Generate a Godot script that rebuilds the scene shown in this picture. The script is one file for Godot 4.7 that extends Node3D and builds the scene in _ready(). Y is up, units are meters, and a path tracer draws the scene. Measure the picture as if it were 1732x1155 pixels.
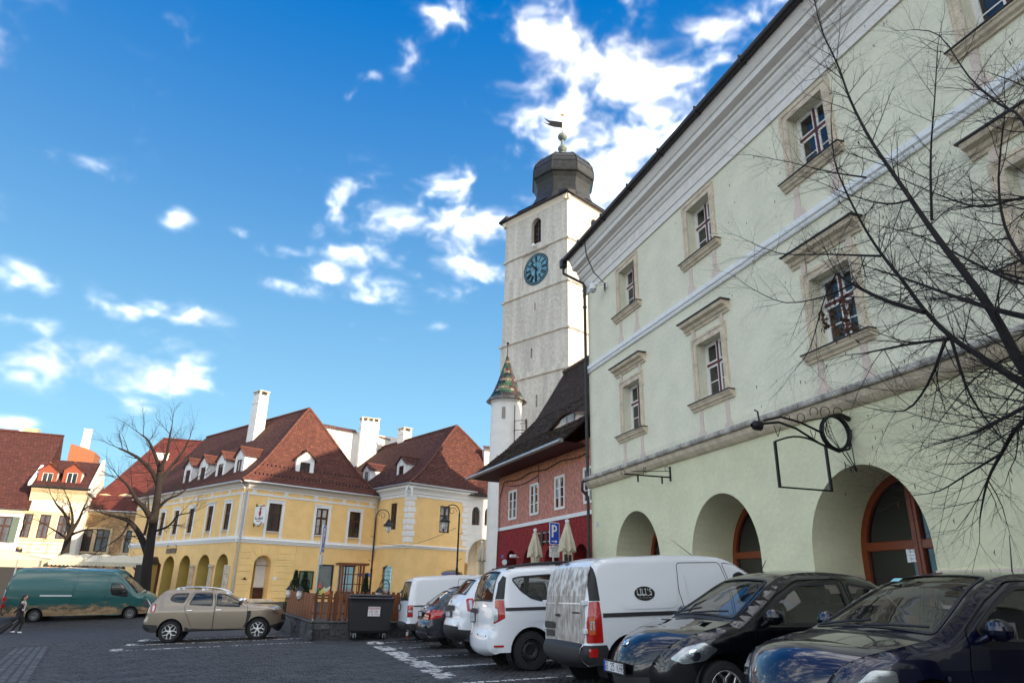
extends Node3D
# A sloping old-town square: arcaded houses, a clock tower, parked cars.
# ---------------------------------------------------------------- camera model (photo pixels -> directions)
const ID3 := Transform3D(Vector3(1, 0, 0), Vector3(0, 1, 0), Vector3(0, 0, 1), Vector3(0, 0, 0))
const EYE := Vector3(0, 1.35, 0)
const FPX := 1160.0
const CPX := Vector2(866.0, 577.5)
const PITCH := 0.34951     # up, radians
const ROLL := 0.02199
var CR: Vector3; var CU: Vector3; var CF: Vector3
func cam_axes():
	CF = Vector3(0, sin(PITCH), -cos(PITCH))
	var u0 = Vector3(0, cos(PITCH), sin(PITCH))
	CR = Vector3.RIGHT * cos(ROLL) + u0 * sin(ROLL)
	CU = u0 * cos(ROLL) - Vector3.RIGHT * sin(ROLL)
func ray(x, y) -> Vector3:
	return CF + CR * ((x - CPX.x) / FPX) - CU * ((y - CPX.y) / FPX)
func at(x, y, d) -> Vector3:          # the point a pixel looks at, d metres away on the map
	var r = ray(x, y)
	return EYE + r * (d / Vector2(r.x, r.z).length())
func azv(a) -> Vector3:               # unit vector on the map, azimuth in degrees from straight ahead
	return Vector3(sin(deg_to_rad(a)), 0, -cos(deg_to_rad(a)))
func sst(a, b, x) -> float:
	var t = clampf((x - a) / (b - a), 0, 1)
	return t * t * (3 - 2 * t)
func gh(x, z) -> float:               # height of the ground
	var b = 0.0
	if x > -10: b = -1.35 + 0.044 * minf(x, 3.0)
	elif x > -24: b = -1.79 + 0.04 * (x + 10)
	else: b = -2.35
	var k = sst(36, 49, -z)
	return b * (1 - k) - 0.95 * k + EYE.y
func on_ground(x, z) -> Vector3:
	return Vector3(x, gh(x, z), z)
# a vertical plane: o a point on it, its local x to the right as seen from outside, y up, z outwards
func face(o: Vector3, right: Vector3) -> Transform3D:
	var r = Vector3(right.x, 0, right.z).normalized()
	return Transform3D(Basis(r, Vector3.UP, r.cross(Vector3.UP)), o)
func hit(f: Transform3D, x, y) -> Vector2:   # pixel -> (x, y) in the plane of a face
	var r = ray(x, y)
	var n = f.basis.z
	var t = (f.origin - EYE).dot(n) / r.dot(n)
	var q = f.affine_inverse() * (EYE + r * t)
	return Vector2(q.x, q.y)
# ---------------------------------------------------------------- meshes
class MB:
	var v := PackedVector3Array()
	var n := PackedVector3Array()
	var c := PackedColorArray()
	var u := PackedVector2Array()
	var col := Color.WHITE
	func tri(p, q, r, np = null, nq = null, nr = null):     # anticlockwise from outside
		var f = (q - p).cross(r - p).normalized()
		v.push_back(p); v.push_back(r); v.push_back(q)
		n.push_back(np if np != null else f); n.push_back(nr if nr != null else f); n.push_back(nq if nq != null else f)
		for i in 3: c.push_back(col); u.push_back(Vector2.ZERO)
	func quad(p, q, r, s):
		tri(p, q, r); tri(p, r, s)
	func quv(p, q, r, s, r2: Rect2 = Rect2(0, 0, 1, 1)):      # quad with texture coordinates, p lower left, q lower right
		var k = u.size()
		quad(p, q, r, s)
		var a = Vector2(r2.position.x, r2.end.y); var b = r2.end; var cc = Vector2(r2.end.x, r2.position.y); var d = r2.position
		u[k] = a; u[k + 1] = cc; u[k + 2] = b; u[k + 3] = a; u[k + 4] = d; u[k + 5] = cc
	func box(lo: Vector3, hi: Vector3, t := ID3, bev := 0.0):
		if bev > 0.0:
			bevbox(lo, hi, t, bev); return
		var p = []
		for i in 8: p.push_back(t * Vector3(hi.x if i & 1 else lo.x, hi.y if i & 2 else lo.y, hi.z if i & 4 else lo.z))
		quad(p[4], p[5], p[7], p[6]); quad(p[1], p[0], p[2], p[3])
		quad(p[5], p[1], p[3], p[7]); quad(p[0], p[4], p[6], p[2])
		quad(p[6], p[7], p[3], p[2]); quad(p[0], p[1], p[5], p[4])
	func bevbox(lo, hi, t, b):
		var ctr = (lo + hi) / 2; var h = (hi - lo) / 2
		b = minf(b, minf(h.x, minf(h.y, h.z)) * 0.9)
		var fc = func(ax, sg):
			var a1 = (ax + 1) % 3; var a2 = (ax + 2) % 3
			var out = []
			for s in [[-1, -1], [1, -1], [1, 1], [-1, 1]]:
				var q = Vector3.ZERO
				q[ax] = h[ax] * sg; q[a1] = (h[a1] - b) * s[0]; q[a2] = (h[a2] - b) * s[1]
				out.push_back(q)
			if sg < 0: out.reverse()
			return out
		for ax in 3:
			for sg in [-1, 1]:
				var q = fc.call(ax, sg)
				quad(t * (ctr + q[0]), t * (ctr + q[1]), t * (ctr + q[2]), t * (ctr + q[3]))
		for ax in 3:
			var a1 = (ax + 1) % 3; var a2 = (ax + 2) % 3
			for s1 in [-1, 1]:
				for s2 in [-1, 1]:
					var e = []
					for s in [-1, 1]:
						for w in 2:
							var q = Vector3.ZERO
							q[ax] = (h[ax] - b) * s
							q[a1] = (h[a1] - (b if w == 1 else 0.0)) * s1
							q[a2] = (h[a2] - (b if w == 0 else 0.0)) * s2
							e.push_back(q)
					var o = [e[0], e[2], e[3], e[1]]
					if s1 * s2 < 0: o.reverse()
					quad(t * (ctr + o[0]), t * (ctr + o[1]), t * (ctr + o[2]), t * (ctr + o[3]))
		for i in 8:
			var s = Vector3(1 if i & 1 else -1, 1 if i & 2 else -1, 1 if i & 4 else -1)
			var q = [Vector3(h.x, h.y - b, h.z - b) * s, Vector3(h.x - b, h.y, h.z - b) * s, Vector3(h.x - b, h.y - b, h.z) * s]
			if s.x * s.y * s.z < 0: q.reverse()
			tri(t * (ctr + q[0]), t * (ctr + q[1]), t * (ctr + q[2]))
	func flat(poly: PackedVector2Array, z: float, t := ID3, facing := 1):
		var ix = Geometry2D.triangulate_polygon(poly)
		for k in range(0, ix.size(), 3):
			var p = poly[ix[k]]; var q = poly[ix[k + 1]]; var r = poly[ix[k + 2]]
			var ccw = (q - p).cross(r - p) > 0
			if ccw != (facing > 0):
				var w = q; q = r; r = w
			tri(t * Vector3(p.x, p.y, z), t * Vector3(q.x, q.y, z), t * Vector3(r.x, r.y, z))
	func prism(poly: PackedVector2Array, z0: float, z1: float, t := ID3, caps := 3, smooth := false):   # outline in xy, along z
		if Geometry2D.is_polygon_clockwise(poly):
			poly = poly.duplicate(); poly.reverse()
		if caps & 1: flat(poly, z1, t, 1)
		if caps & 2: flat(poly, z0, t, -1)
		var m = poly.size()
		for i in m:
			var p = poly[i]; var q = poly[(i + 1) % m]
			if p.distance_squared_to(q) < 1e-10: continue
			if smooth:
				var n0 = nor2(poly, i); var n1 = nor2(poly, (i + 1) % m)
				var a = t.basis * Vector3(n0.x, n0.y, 0); var b = t.basis * Vector3(n1.x, n1.y, 0)
				var P0 = t * Vector3(p.x, p.y, z0); var P1 = t * Vector3(p.x, p.y, z1); var Q0 = t * Vector3(q.x, q.y, z0); var Q1 = t * Vector3(q.x, q.y, z1)
				tri(P0, Q0, Q1, a, b, b); tri(P0, Q1, P1, a, b, a)
			else:
				quad(t * Vector3(p.x, p.y, z0), t * Vector3(q.x, q.y, z0), t * Vector3(q.x, q.y, z1), t * Vector3(p.x, p.y, z1))
	func nor2(poly, i) -> Vector2:
		var m = poly.size()
		var d = (poly[(i + 1) % m] - poly[(i - 1 + m) % m]).normalized()
		return Vector2(d.y, -d.x)
	func tube(pts: Array, rad: Array, sides := 6, cap := true):
		var rings = []
		var nrm = []
		var side = Vector3.ZERO
		for i in pts.size():
			var d = (pts[mini(i + 1, pts.size() - 1)] - pts[maxi(i - 1, 0)]).normalized()
			if side == Vector3.ZERO or absf(side.dot(d)) > 0.97:
				side = d.cross(Vector3.UP if absf(d.y) < 0.9 else Vector3.RIGHT).normalized()
			side = (side - d * side.dot(d)).normalized()
			var up = d.cross(side)
			var ring = []; var nn = []
			for k in sides:
				var a = TAU * k / sides
				var o = side * cos(a) + up * sin(a)
				ring.push_back(pts[i] + o * rad[i]); nn.push_back(o)
			rings.push_back(ring); nrm.push_back(nn)
		for i in pts.size() - 1:
			for k in sides:
				var j = (k + 1) % sides
				tri(rings[i][k], rings[i + 1][j], rings[i + 1][k], nrm[i][k], nrm[i + 1][j], nrm[i + 1][k])
				tri(rings[i][k], rings[i][j], rings[i + 1][j], nrm[i][k], nrm[i][j], nrm[i + 1][j])
		if cap:
			for k in range(1, sides - 1):
				tri(rings[0][0], rings[0][k + 1], rings[0][k])
				var e = rings[-1]; tri(e[0], e[k], e[k + 1])
	func lathe(prof: Array, segs := 16, t := ID3, smooth := true, a0 := 0.0, a1 := TAU):   # profile (r, y) upwards, about y
		for i in prof.size() - 1:
			var p = prof[i]; var q = prof[i + 1]
			var d = (q - p)
			if d.length_squared() < 1e-12: continue
			var m = Vector2(d.y, -d.x).normalized()
			for k in segs:
				var x = a0 + (a1 - a0) * k / segs; var y = a0 + (a1 - a0) * (k + 1) / segs
				var e = func(r, h, a): return t * Vector3(r * cos(a), h, -r * sin(a))
				var f = func(a): return (t.basis * Vector3(m.x * cos(a), m.y, -m.x * sin(a))).normalized()
				var mid = (x + y) / 2
				var nx = f.call(x if smooth else mid); var ny = f.call(y if smooth else mid)
				var P = e.call(p.x, p.y, x); var P2 = e.call(p.x, p.y, y); var Q = e.call(q.x, q.y, x); var Q2 = e.call(q.x, q.y, y)
				if p.x > 1e-6: tri(P, P2, Q2, nx, ny, ny)
				if q.x > 1e-6: tri(P, Q2, Q, nx, ny, nx)
	func ball(ctr: Vector3, r: Vector3, segs := 8, rings := 5):
		var prof = []
		for i in rings + 1:
			var a = -PI / 2 + PI * i / rings
			prof.push_back(Vector2(cos(a), sin(a)))
		lathe(prof, segs, Transform3D(Basis.from_scale(r), ctr))
	func join(o, t := ID3):
		var bi = t.basis.inverse().transposed()
		var fl = t.basis.determinant() < 0
		for i in range(0, o.v.size(), 3):
			for k in ([0, 2, 1] if fl else [0, 1, 2]):
				v.push_back(t * o.v[i + k]); n.push_back((bi * o.n[i + k]).normalized()); c.push_back(o.c[i + k]); u.push_back(o.u[i + k])
	func mesh() -> ArrayMesh:
		var m = ArrayMesh.new()
		if v.is_empty(): return m
		var a = []
		a.resize(Mesh.ARRAY_MAX)
		a[Mesh.ARRAY_VERTEX] = v; a[Mesh.ARRAY_NORMAL] = n; a[Mesh.ARRAY_COLOR] = c; a[Mesh.ARRAY_TEX_UV] = u
		m.add_surface_from_arrays(Mesh.PRIMITIVE_TRIANGLES, a)
		return m
# a wall face in z = 0 with openings cut out, and the reveals of the openings t deep (their own depth each)
func wall(mb: MB, outline: PackedVector2Array, holes: Array, depth, skip_bottom := true):
	var xs = []
	var lo = 1e9; var hi = -1e9; var b0 = 1e9; var b1 = -1e9
	for p in outline:
		lo = minf(lo, p.x); hi = maxf(hi, p.x); b0 = minf(b0, p.y); b1 = maxf(b1, p.y)
	xs.push_back(lo); xs.push_back(hi)
	for h in holes:
		var a = 1e9; var b = -1e9
		for p in h: a = minf(a, p.x); b = maxf(b, p.x)
		xs.push_back((a + b) / 2)
	xs.sort()
	for i in xs.size() - 1:
		if xs[i + 1] - xs[i] < 1e-4: continue
		var strip = PackedVector2Array([Vector2(xs[i], b0 - 1), Vector2(xs[i + 1], b0 - 1), Vector2(xs[i + 1], b1 + 1), Vector2(xs[i], b1 + 1)])
		var ps = Geometry2D.intersect_polygons(strip, outline)
		for h in holes:
			var nx = []
			for p in ps: nx.append_array(Geometry2D.clip_polygons(p, h))
			ps = nx
		for p in ps: mb.flat(p, 0.0)
	for hi_ in holes.size():
		var h = holes[hi_]
		var d = depth[hi_] if depth is Array else depth
		if d <= 0.0: continue
		if Geometry2D.is_polygon_clockwise(h):
			h = h.duplicate(); h.reverse()
		for i in h.size():
			var p = h[i]; var q = h[(i + 1) % h.size()]
			mb.quad(Vector3(q.x, q.y, 0), Vector3(p.x, p.y, 0), Vector3(p.x, p.y, -d), Vector3(q.x, q.y, -d))
func rc(x0, y0, x1, y1) -> PackedVector2Array:
	return PackedVector2Array([Vector2(x0, y0), Vector2(x1, y0), Vector2(x1, y1), Vector2(x0, y1)])
func arch(x0, x1, y0, spring, top, seg := 14) -> PackedVector2Array:    # rectangle with an elliptical head
	var p = PackedVector2Array([Vector2(x0, y0), Vector2(x1, y0)])
	for i in seg + 1:
		var a = PI * i / seg
		p.push_back(Vector2((x0 + x1) / 2 + cos(a) * (x1 - x0) / 2, spring + sin(a) * (top - spring)))
	return p
func circ(c: Vector2, r, seg := 24) -> PackedVector2Array:
	var p = PackedVector2Array()
	for i in seg: p.push_back(c + Vector2(cos(TAU * i / seg), sin(TAU * i / seg)) * r)
	return p
# ---------------------------------------------------------------- nodes
var taken := {}
func numbered(s: String) -> String:
	if not taken.has(s):
		taken[s] = 0
		return s
	taken[s] += 1
	return "%s_%03d" % [s, taken[s]]
func tag(o, label, category, group = "", kind = ""):
	if label: o.set_meta("label", label)
	if category: o.set_meta("category", category)
	if group: o.set_meta("group", group)
	if kind: o.set_meta("kind", kind)
	return o
func thing(called, label, category, where := Vector3.ZERO, group = ""):
	var o = Node3D.new()
	o.name = numbered(called)
	add_child(o)
	o.position = where
	return tag(o, label, category, group)
func part(parent, called, m, material, t := ID3, in_world := false):
	var o = MeshInstance3D.new()
	o.mesh = m.mesh() if m is MB else m
	o.name = numbered(called) if parent == self else called
	parent.add_child(o, true)
	o.material_override = material
	if in_world:
		o.transform = wx(parent).affine_inverse() * t
	else:
		o.transform = t
	return o
func wx(n) -> Transform3D:
	var t = ID3
	while n is Node3D and n != self:
		t = n.transform * t
		n = n.get_parent()
	return t
func struct(called, m, material, t := ID3):
	var o = part(self, called, m, material, t)
	o.set_meta("kind", "structure")
	return o
# ---------------------------------------------------------------- materials
var rng := RandomNumberGenerator.new()
var tex := {}
var mats := {}
func noise_img(size, freq, oct, sd, type = FastNoiseLite.TYPE_SIMPLEX_SMOOTH) -> Image:
	var f = FastNoiseLite.new()
	f.noise_type = type
	f.seed = sd; f.frequency = freq; f.fractal_octaves = oct
	return f.get_seamless_image(size, size)
func itex(im) -> ImageTexture:
	return ImageTexture.create_from_image(im)
# grey texture lo..1 mixing coarse stains and fine grain
func stain_tex(key, size, f1, f2, lo, mixk, sd, streak := false):
	if tex.has(key): return tex[key]
	var a = noise_img(size, f1, 4, sd)
	var b = noise_img(size, f2, 3, sd + 7)
	if streak:
		a = noise_img(size, f1, 3, sd)
		a.resize(size * 4, size, Image.INTERPOLATE_CUBIC)
		var w = Image.create(size, size, false, Image.FORMAT_L8)
		for y in size:
			for x in size: w.set_pixel(x, y, a.get_pixel((x * 4 + (y / 9)) % (size * 4), (y / 5) % size))
		a = w
	var im = Image.create(size, size, false, Image.FORMAT_RGB8)
	for y in size:
		for x in size:
			var k = a.get_pixel(x, y).r * mixk + b.get_pixel(x, y).r * (1 - mixk)
			var g = lo + (1 - lo) * clampf((k - 0.25) * 2.0, 0, 1)
			im.set_pixel(x, y, Color(g, g, g))
	tex[key] = itex(im)
	return tex[key]
func bump_tex(key, size, freq, oct, sd, strength):
	if tex.has(key): return tex[key]
	var im = noise_img(size, freq, oct, sd)
	im.convert(Image.FORMAT_RGBA8)
	im.bump_map_to_normal_map(strength)
	tex[key] = itex(im)
	return tex[key]
func mat(key, col: Color, rough := 0.8, opt := {}) -> StandardMaterial3D:    # col is linear
	if mats.has(key): return mats[key]
	var m = StandardMaterial3D.new()
	m.resource_name = key
	m.albedo_color = col.linear_to_srgb()
	m.roughness = rough
	m.metallic = opt.get("metal", 0.0)
	if opt.has("tex"):
		m.albedo_texture = opt.tex
		if not opt.get("uv", false):
			m.uv1_triplanar = true
			m.uv1_world_triplanar = opt.get("world", false)
			var s = opt.get("scale", 0.2)
			m.uv1_scale = s if s is Vector3 else Vector3(s, s, s)
	if opt.has("bump"):
		m.normal_enabled = true
		m.normal_texture = opt.bump
		m.normal_scale = opt.get("bscale", 0.5)
		if not opt.has("tex"):
			m.uv1_triplanar = true
			var s = opt.get("scale", 0.5)
			m.uv1_scale = s if s is Vector3 else Vector3(s, s, s)
	if opt.get("vc", false): m.vertex_color_use_as_albedo = true
	if opt.has("alpha"):
		m.albedo_color.a = opt.alpha
		m.transparency = BaseMaterial3D.TRANSPARENCY_ALPHA
	if opt.has("coat"):
		m.clearcoat_enabled = true; m.clearcoat = opt.coat; m.clearcoat_roughness = opt.get("coat_rough", 0.03)
	if opt.has("spec"): m.metallic_specular = opt.spec
	if opt.has("emit"):
		m.emission_enabled = true; m.emission = opt.emit; m.emission_energy_multiplier = opt.get("energy", 1.0)
	mats[key] = m
	return m
func L(r, g, b) -> Color:     # sRGB 0..255 -> linear
	return Color(r / 255.0, g / 255.0, b / 255.0).srgb_to_linear()
# ================================================================ the scene, in order
func _ready():
	rng.seed = 7
	cam_axes()
	var cam = Camera3D.new()
	cam.name = "camera"
	cam.transform = Transform3D(Basis(CR, CU, -CF), EYE)
	cam.fov = rad_to_deg(2 * atan(577.5 / FPX))
	cam.near = 0.05; cam.far = 1500.0
	add_child(cam)
	cam.current = true
	var env = Environment.new()
	env.background_mode = Environment.BG_SKY
	env.sky = Sky.new()
	var pan = PanoramaSkyMaterial.new()
	pan.panorama = make_sky()
	env.sky.sky_material = pan
	env.tonemap_mode = Environment.TONE_MAPPER_LINEAR
	env.tonemap_exposure = 3.0
	env.background_energy_multiplier = 1.0
	env.sdfgi_enabled = true; env.ssao_enabled = true; env.ssil_enabled = true
	var we = WorldEnvironment.new()
	we.name = "world_environment"
	we.environment = env
	add_child(we)
	var sun = DirectionalLight3D.new()
	sun.name = "sun"
	sun.light_energy = 1.0
	sun.light_color = Color(1.0, 0.9, 0.76)
	sun.light_angular_distance = 0.6
	sun.shadow_enabled = true
	var to_sun = azv(SUN_AZ) * cos(deg_to_rad(SUN_EL)) + Vector3.UP * sin(deg_to_rad(SUN_EL))
	sun.look_at_from_position(Vector3.ZERO, -to_sun, Vector3.UP)
	add_child(sun)
	base_materials()
	build_ground()
	build_green_house()
	build_pink_house()
	build_tower()
	build_yellow_house()
	build_yellow_wing()
	build_passage_house()
	build_left_houses()
	build_cars()
	build_street()
	build_terrace()
	build_people()
	build_trees()
const SUN_AZ := 125.0
const SUN_EL := 19.0
func make_sky() -> ImageTexture:
	# clouds seen in the photograph: pixel of the centre, half sizes in pixels, amount
	var px = [
		[1080, 130, 115, 100, 1.0], [1200, 60, 110, 60, 0.95], [1030, 235, 85, 80, 0.95], [965, 170, 50, 60, 0.6], [1290, 20, 60, 34, 0.9], [1120, 210, 60, 70, 0.75], [1010, 310, 60, 50, 0.85],
		[905, 55, 30, 50, 0.55], [870, 250, 30, 40, 0.5], [800, 28, 60, 50, 0.5], [745, 30, 30, 40, 0.45], [700, 95, 30, 26, 0.45], [885, 275, 40, 30, 0.45],
		[750, 310, 50, 24, 0.6], [650, 355, 70, 40, 0.7], [805, 395, 80, 40, 0.92], [740, 440, 80, 28, 0.65], [620, 432, 40, 14, 0.65], [800, 452, 55, 22, 0.65],
		[475, 415, 34, 20, 0.75], [540, 460, 36, 14, 0.66], [650, 490, 45, 30, 0.62], [630, 508, 50, 10, 0.6], [490, 480, 34, 10, 0.5], [770, 485, 45, 14, 0.6], [415, 392, 30, 9, 0.5], [515, 385, 24, 11, 0.55],
		[600, 555, 30, 8, 0.45], [640, 565, 26, 9, 0.5], [740, 553, 22, 6, 0.4], [570, 150, 20, 15, 0.6], [620, 125, 22, 14, 0.42], [545, 288, 20, 12, 0.35], [300, 372, 16, 12, 0.35],
		[185, 612, 135, 34, 1.0], [290, 590, 70, 28, 0.85], [60, 555, 85, 22, 0.8], [290, 532, 48, 13, 0.75], [195, 525, 42, 13, 0.75], [40, 478, 60, 22, 0.75], [330, 642, 70, 12, 0.6], [225, 685, 30, 14, 0.65],
		[10, 250, 26, 11, 0.5], [125, 270, 55, 15, 0.5], [20, 715, 36, 12, 0.65], [165, 288, 20, 9, 0.45], [60, 130, 80, 60, 0.22], [200, 170, 70, 50, 0.18], [300, 45, 60, 18, 0.2]]
	var blobs = []
	for b in px:
		var d = ray(b[0], b[1]).normalized()
		var r = ray(b[0] + 1, b[1]).normalized()
		var deg = acos(clampf(d.dot(r), -1, 1))
		blobs.push_back([atan2(d.x, -d.z), asin(d.y), b[2] * deg * 1.15, b[3] * deg * 1.2, b[4] * 0.98])
	var W = 2560; var H = 1280
	var im = Image.create(W, H, false, Image.FORMAT_RGBF)
	var f1 = FastNoiseLite.new()
	f1.noise_type = FastNoiseLite.TYPE_SIMPLEX_SMOOTH; f1.seed = 11; f1.frequency = 7.0; f1.fractal_octaves = 6; f1.fractal_gain = 0.6
	var f2 = FastNoiseLite.new()
	f2.noise_type = FastNoiseLite.TYPE_SIMPLEX_SMOOTH; f2.seed = 23; f2.frequency = 1.3; f2.fractal_octaves = 3
	var f3 = FastNoiseLite.new()
	f3.noise_type = FastNoiseLite.TYPE_SIMPLEX_SMOOTH; f3.seed = 5; f3.frequency = 3.0; f3.fractal_octaves = 4
	im.fill(Color(0.22, 0.23, 0.24))
	# blob lists for each block of 16 x 16 texels
	var BW = W / 16
	for by in H / 32:
		var el0 = PI / 2 - (by * 16 + 8.0) / H * PI
		for bx in BW:
			var az0 = wrapf((bx * 16 + 8.0) / W * TAU, -PI, PI)
			var near = []
			for b in blobs:
				if absf(az0 - b[0]) * cos(el0) < b[2] * 2.2 + 0.03 and absf(el0 - b[1]) < b[3] * 2.2 + 0.03: near.push_back(b)
			for y in range(by * 16, by * 16 + 16):
				var el = PI / 2 - (y + 0.5) / H * PI
				var se = sin(el); var ce = cos(el)
				var g = pow(1 - se, 2.2)
				var base = Color(0.0, 0.046, 0.195).lerp(Color(0.21, 0.37, 0.44), g)
				base.r = maxf(0.0, base.r - 0.012)
				for x in range(bx * 16, bx * 16 + 16):
					var az = wrapf((x + 0.5) / W * TAU, -PI, PI)
					var d = Vector3(sin(az) * ce, se * 1.6, -cos(az) * ce)
					var cov = 0.0
					for b in near:
						var dx = (az - b[0]) * ce / b[2]; var dy = (el - b[1]) / b[3]
						var q = dx * dx + dy * dy
						if q < 4.8: cov = maxf(cov, b[4] * exp(-q * 0.6))
					# out of view, denser cloud lightens the shaded walls; a clear gap mirrors in panes
					var outside = maxf(sst(0.66, 0.85, absf(az)), sst(0.86, 1.05, el))
					if outside > 0: cov = maxf(cov, outside * clampf(0.84 + 0.12 * sin(az) + f2.get_noise_3dv(d) * 0.8 - 0.7 * exp(-(pow((az + 1.12) / 0.36, 2) + pow((el - 0.45) / 0.32, 2))), 0, 1))
					var c = base
					if cov > 0.03:
						var dw = d + Vector3(f3.get_noise_3dv(d * 2.0), 0.4 * f3.get_noise_3dv(d * 2.0 + Vector3(5, 0, 0)), 0) * 0.05
						var nz = f1.get_noise_3dv(dw)
						var k = cov * 1.1 + nz * 1.45 - 0.5
						var a = pow(sst(-0.35, 1.05, k), 1.7) * sst(0.02, 0.4, cov)
						var thick = clampf(0.35 + f3.get_noise_3dv(d) * 0.9 - nz * 0.5, 0, 1)
						var w = 1.15 - 0.75 * thick
						c = base.lerp(Color(w, w * 0.97, w * 0.92), a)
					im.set_pixel(x, y, c)
	return itex(im)
# ---------------------------------------------------------------- shared materials
var M := {}
func base_materials():
	var pl = stain_tex("plaster", 512, 0.006, 0.06, 0.95, 0.6, 3)
	var pf = stain_tex("plaster_fine", 256, 0.03, 0.2, 0.95, 0.5, 31)
	var rough_pl = stain_tex("plaster_rough", 512, 0.02, 0.16, 0.68, 0.45, 77)
	var dirt = stain_tex("dirt", 512, 0.008, 0.05, 0.66, 0.6, 9)
	var streak = stain_tex("streak", 256, 0.02, 0.08, 0.87, 0.6, 15, true)
	var bp = bump_tex("bump_plaster", 512, 0.05, 4, 4, 3.0)
	var bc = bump_tex("bump_coarse", 512, 0.03, 5, 8, 6.0)
	var o = {"tex": pl, "bump": bp, "scale": 0.23, "bscale": 0.35}
	M.green = mat("pale green plaster", L(232, 227, 202), 0.9, o)
	M.green_low = mat("green plaster of the ground floor", L(226, 222, 186), 0.9, o)
	M.mould = mat("cream white mouldings", L(236, 230, 222), 0.85, {"tex": pf, "scale": 0.5})
	M.stone = mat("sandstone surrounds", L(226, 208, 182), 0.9, {"tex": stain_tex("sand", 256, 0.02, 0.12, 0.84, 0.6, 41), "bump": bc, "scale": 0.5, "bscale": 0.3})
	M.stone_flat = mat("rose beige painted bands", L(222, 203, 188), 0.9, {"tex": pl, "scale": 0.4})
	M.yellow = mat("yellow plaster", L(252, 211, 142), 0.9, o)
	M.yellow_low = mat("yellow plaster of the ground floor", L(252, 214, 144), 0.9, o)
	M.yellow_dark = mat("ochre plaster", L(214, 170, 96), 0.9, {"tex": dirt, "bump": bp, "scale": 0.3})
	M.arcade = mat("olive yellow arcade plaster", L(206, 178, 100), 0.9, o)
	M.white_trim = mat("white painted trim", L(240, 240, 238), 0.8, {"tex": pf, "scale": 0.5})
	M.white_wall = mat("white limewash", L(240, 237, 230), 0.9, {"tex": pl, "bump": bc, "scale": 0.3, "bscale": 0.3})
	M.tower = mat("weathered grey white render", L(216, 209, 195), 0.95, {"tex": streak, "bump": bc, "scale": Vector3(0.16, 0.1, 0.16), "bscale": 0.5})
	M.pink = mat("rough pink render", L(222, 152, 134), 0.95, {"tex": rough_pl, "bump": bc, "scale": 0.45, "bscale": 1.0})
	M.orange = mat("rough orange render", L(222, 148, 110), 0.95, {"tex": rough_pl, "bump": bc, "scale": 0.45, "bscale": 1.0})
	M.red = mat("rough crimson render", L(160, 44, 46), 0.95, {"tex": rough_pl, "bump": bc, "scale": 0.45, "bscale": 1.0})
	M.cream = mat("cream plaster", L(238, 228, 208), 0.9, o)
	M.beige = mat("beige plaster", L(214, 196, 160), 0.9, o)
	M.ochre_worn = mat("worn ochre plaster", L(212, 176, 130), 0.95, {"tex": dirt, "bump": bc, "scale": 0.22})
	M.lilac = mat("pale lilac plaster", L(220, 222, 232), 0.9, o)
	M.brick = mat("orange brick", L(188, 122, 88), 0.95, {"tex": rough_pl, "scale": 0.6})
	M.glass = mat("window glass", Color(0.01, 0.012, 0.015), 0.015, {"alpha": 0.5, "spec": 1.0})
	M.room = mat("plain room wall", Color(0.32, 0.29, 0.25), 0.95)
	M.curtain = mat("net curtain", Color(0.5, 0.48, 0.44), 0.95)
	M.brown_wood = mat("dark brown painted wood", L(72, 38, 28), 0.5, {"tex": pf, "scale": 1.0})
	M.red_wood = mat("reddish brown varnished wood", L(128, 58, 28), 0.35, {"tex": pf, "scale": 1.0})
	M.white_wood = mat("white painted wood", L(236, 232, 226), 0.5, {"tex": pf, "scale": 1.0})
	M.maroon_wood = mat("maroon painted wood", L(96, 30, 28), 0.5)
	M.tile = mat("clay roof tiles", Color(1, 1, 1), 0.85, {"vc": true})
	M.roof_base = mat("roof battens under the tiles", L(78, 40, 32), 0.95)
	M.zinc = mat("zinc gutter", Color(0.42, 0.43, 0.44), 0.4, {"metal": 0.8})
	M.dark_metal = mat("dark brown metal", Color(0.03, 0.026, 0.026), 0.45, {"metal": 0.3})
	M.black_iron = mat("black wrought iron", Color(0.012, 0.012, 0.014), 0.4, {"metal": 0.5})
	M.lead = mat("dark sheet copper", Color(0.034, 0.038, 0.038), 0.45, {"metal": 0.35, "tex": dirt, "scale": 0.4})
	M.black = mat("black plastic", Color(0.012, 0.012, 0.013), 0.5)
	M.canvas = mat("beige canvas", L(206, 196, 172), 0.95, {"tex": pl, "scale": 0.7})
	M.canvas_white = mat("cream canvas", L(204, 196, 172), 0.9, {"tex": pl, "scale": 0.5})
	M.timber = mat("orange brown timber", L(150, 84, 38), 0.6, {"tex": stain_tex("grain", 256, 0.02, 0.15, 0.6, 0.6, 51, true), "scale": Vector3(3, 0.8, 3)})
	M.slat = mat("orange stained slat", L(164, 96, 46), 0.65, {"tex": tex["grain"], "scale": Vector3(3, 0.8, 3)})
	M.slat2 = mat("brown stained slat", L(134, 76, 40), 0.7, {"tex": tex["grain"], "scale": Vector3(3, 0.7, 3)})
	M.sign_white = mat("white sign", L(235, 235, 235), 0.5)
	M.sign_blue = mat("blue road sign", L(20, 70, 190), 0.35)
	M.paper = mat("white paper", L(230, 230, 226), 0.8)
	M.bark = mat("dark bark", L(46, 39, 36), 0.95, {"tex": rough_pl, "bump": bc, "scale": 1.2, "bscale": 1.0})
	M.bark_near = mat("blackish bark", L(34, 28, 27), 0.9, {"tex": rough_pl, "bump": bc, "scale": 2.0, "bscale": 1.0})
	M.lamp_glass = mat("milky lamp glass", Color(0.75, 0.75, 0.72), 0.15, {"alpha": 0.75})
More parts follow.
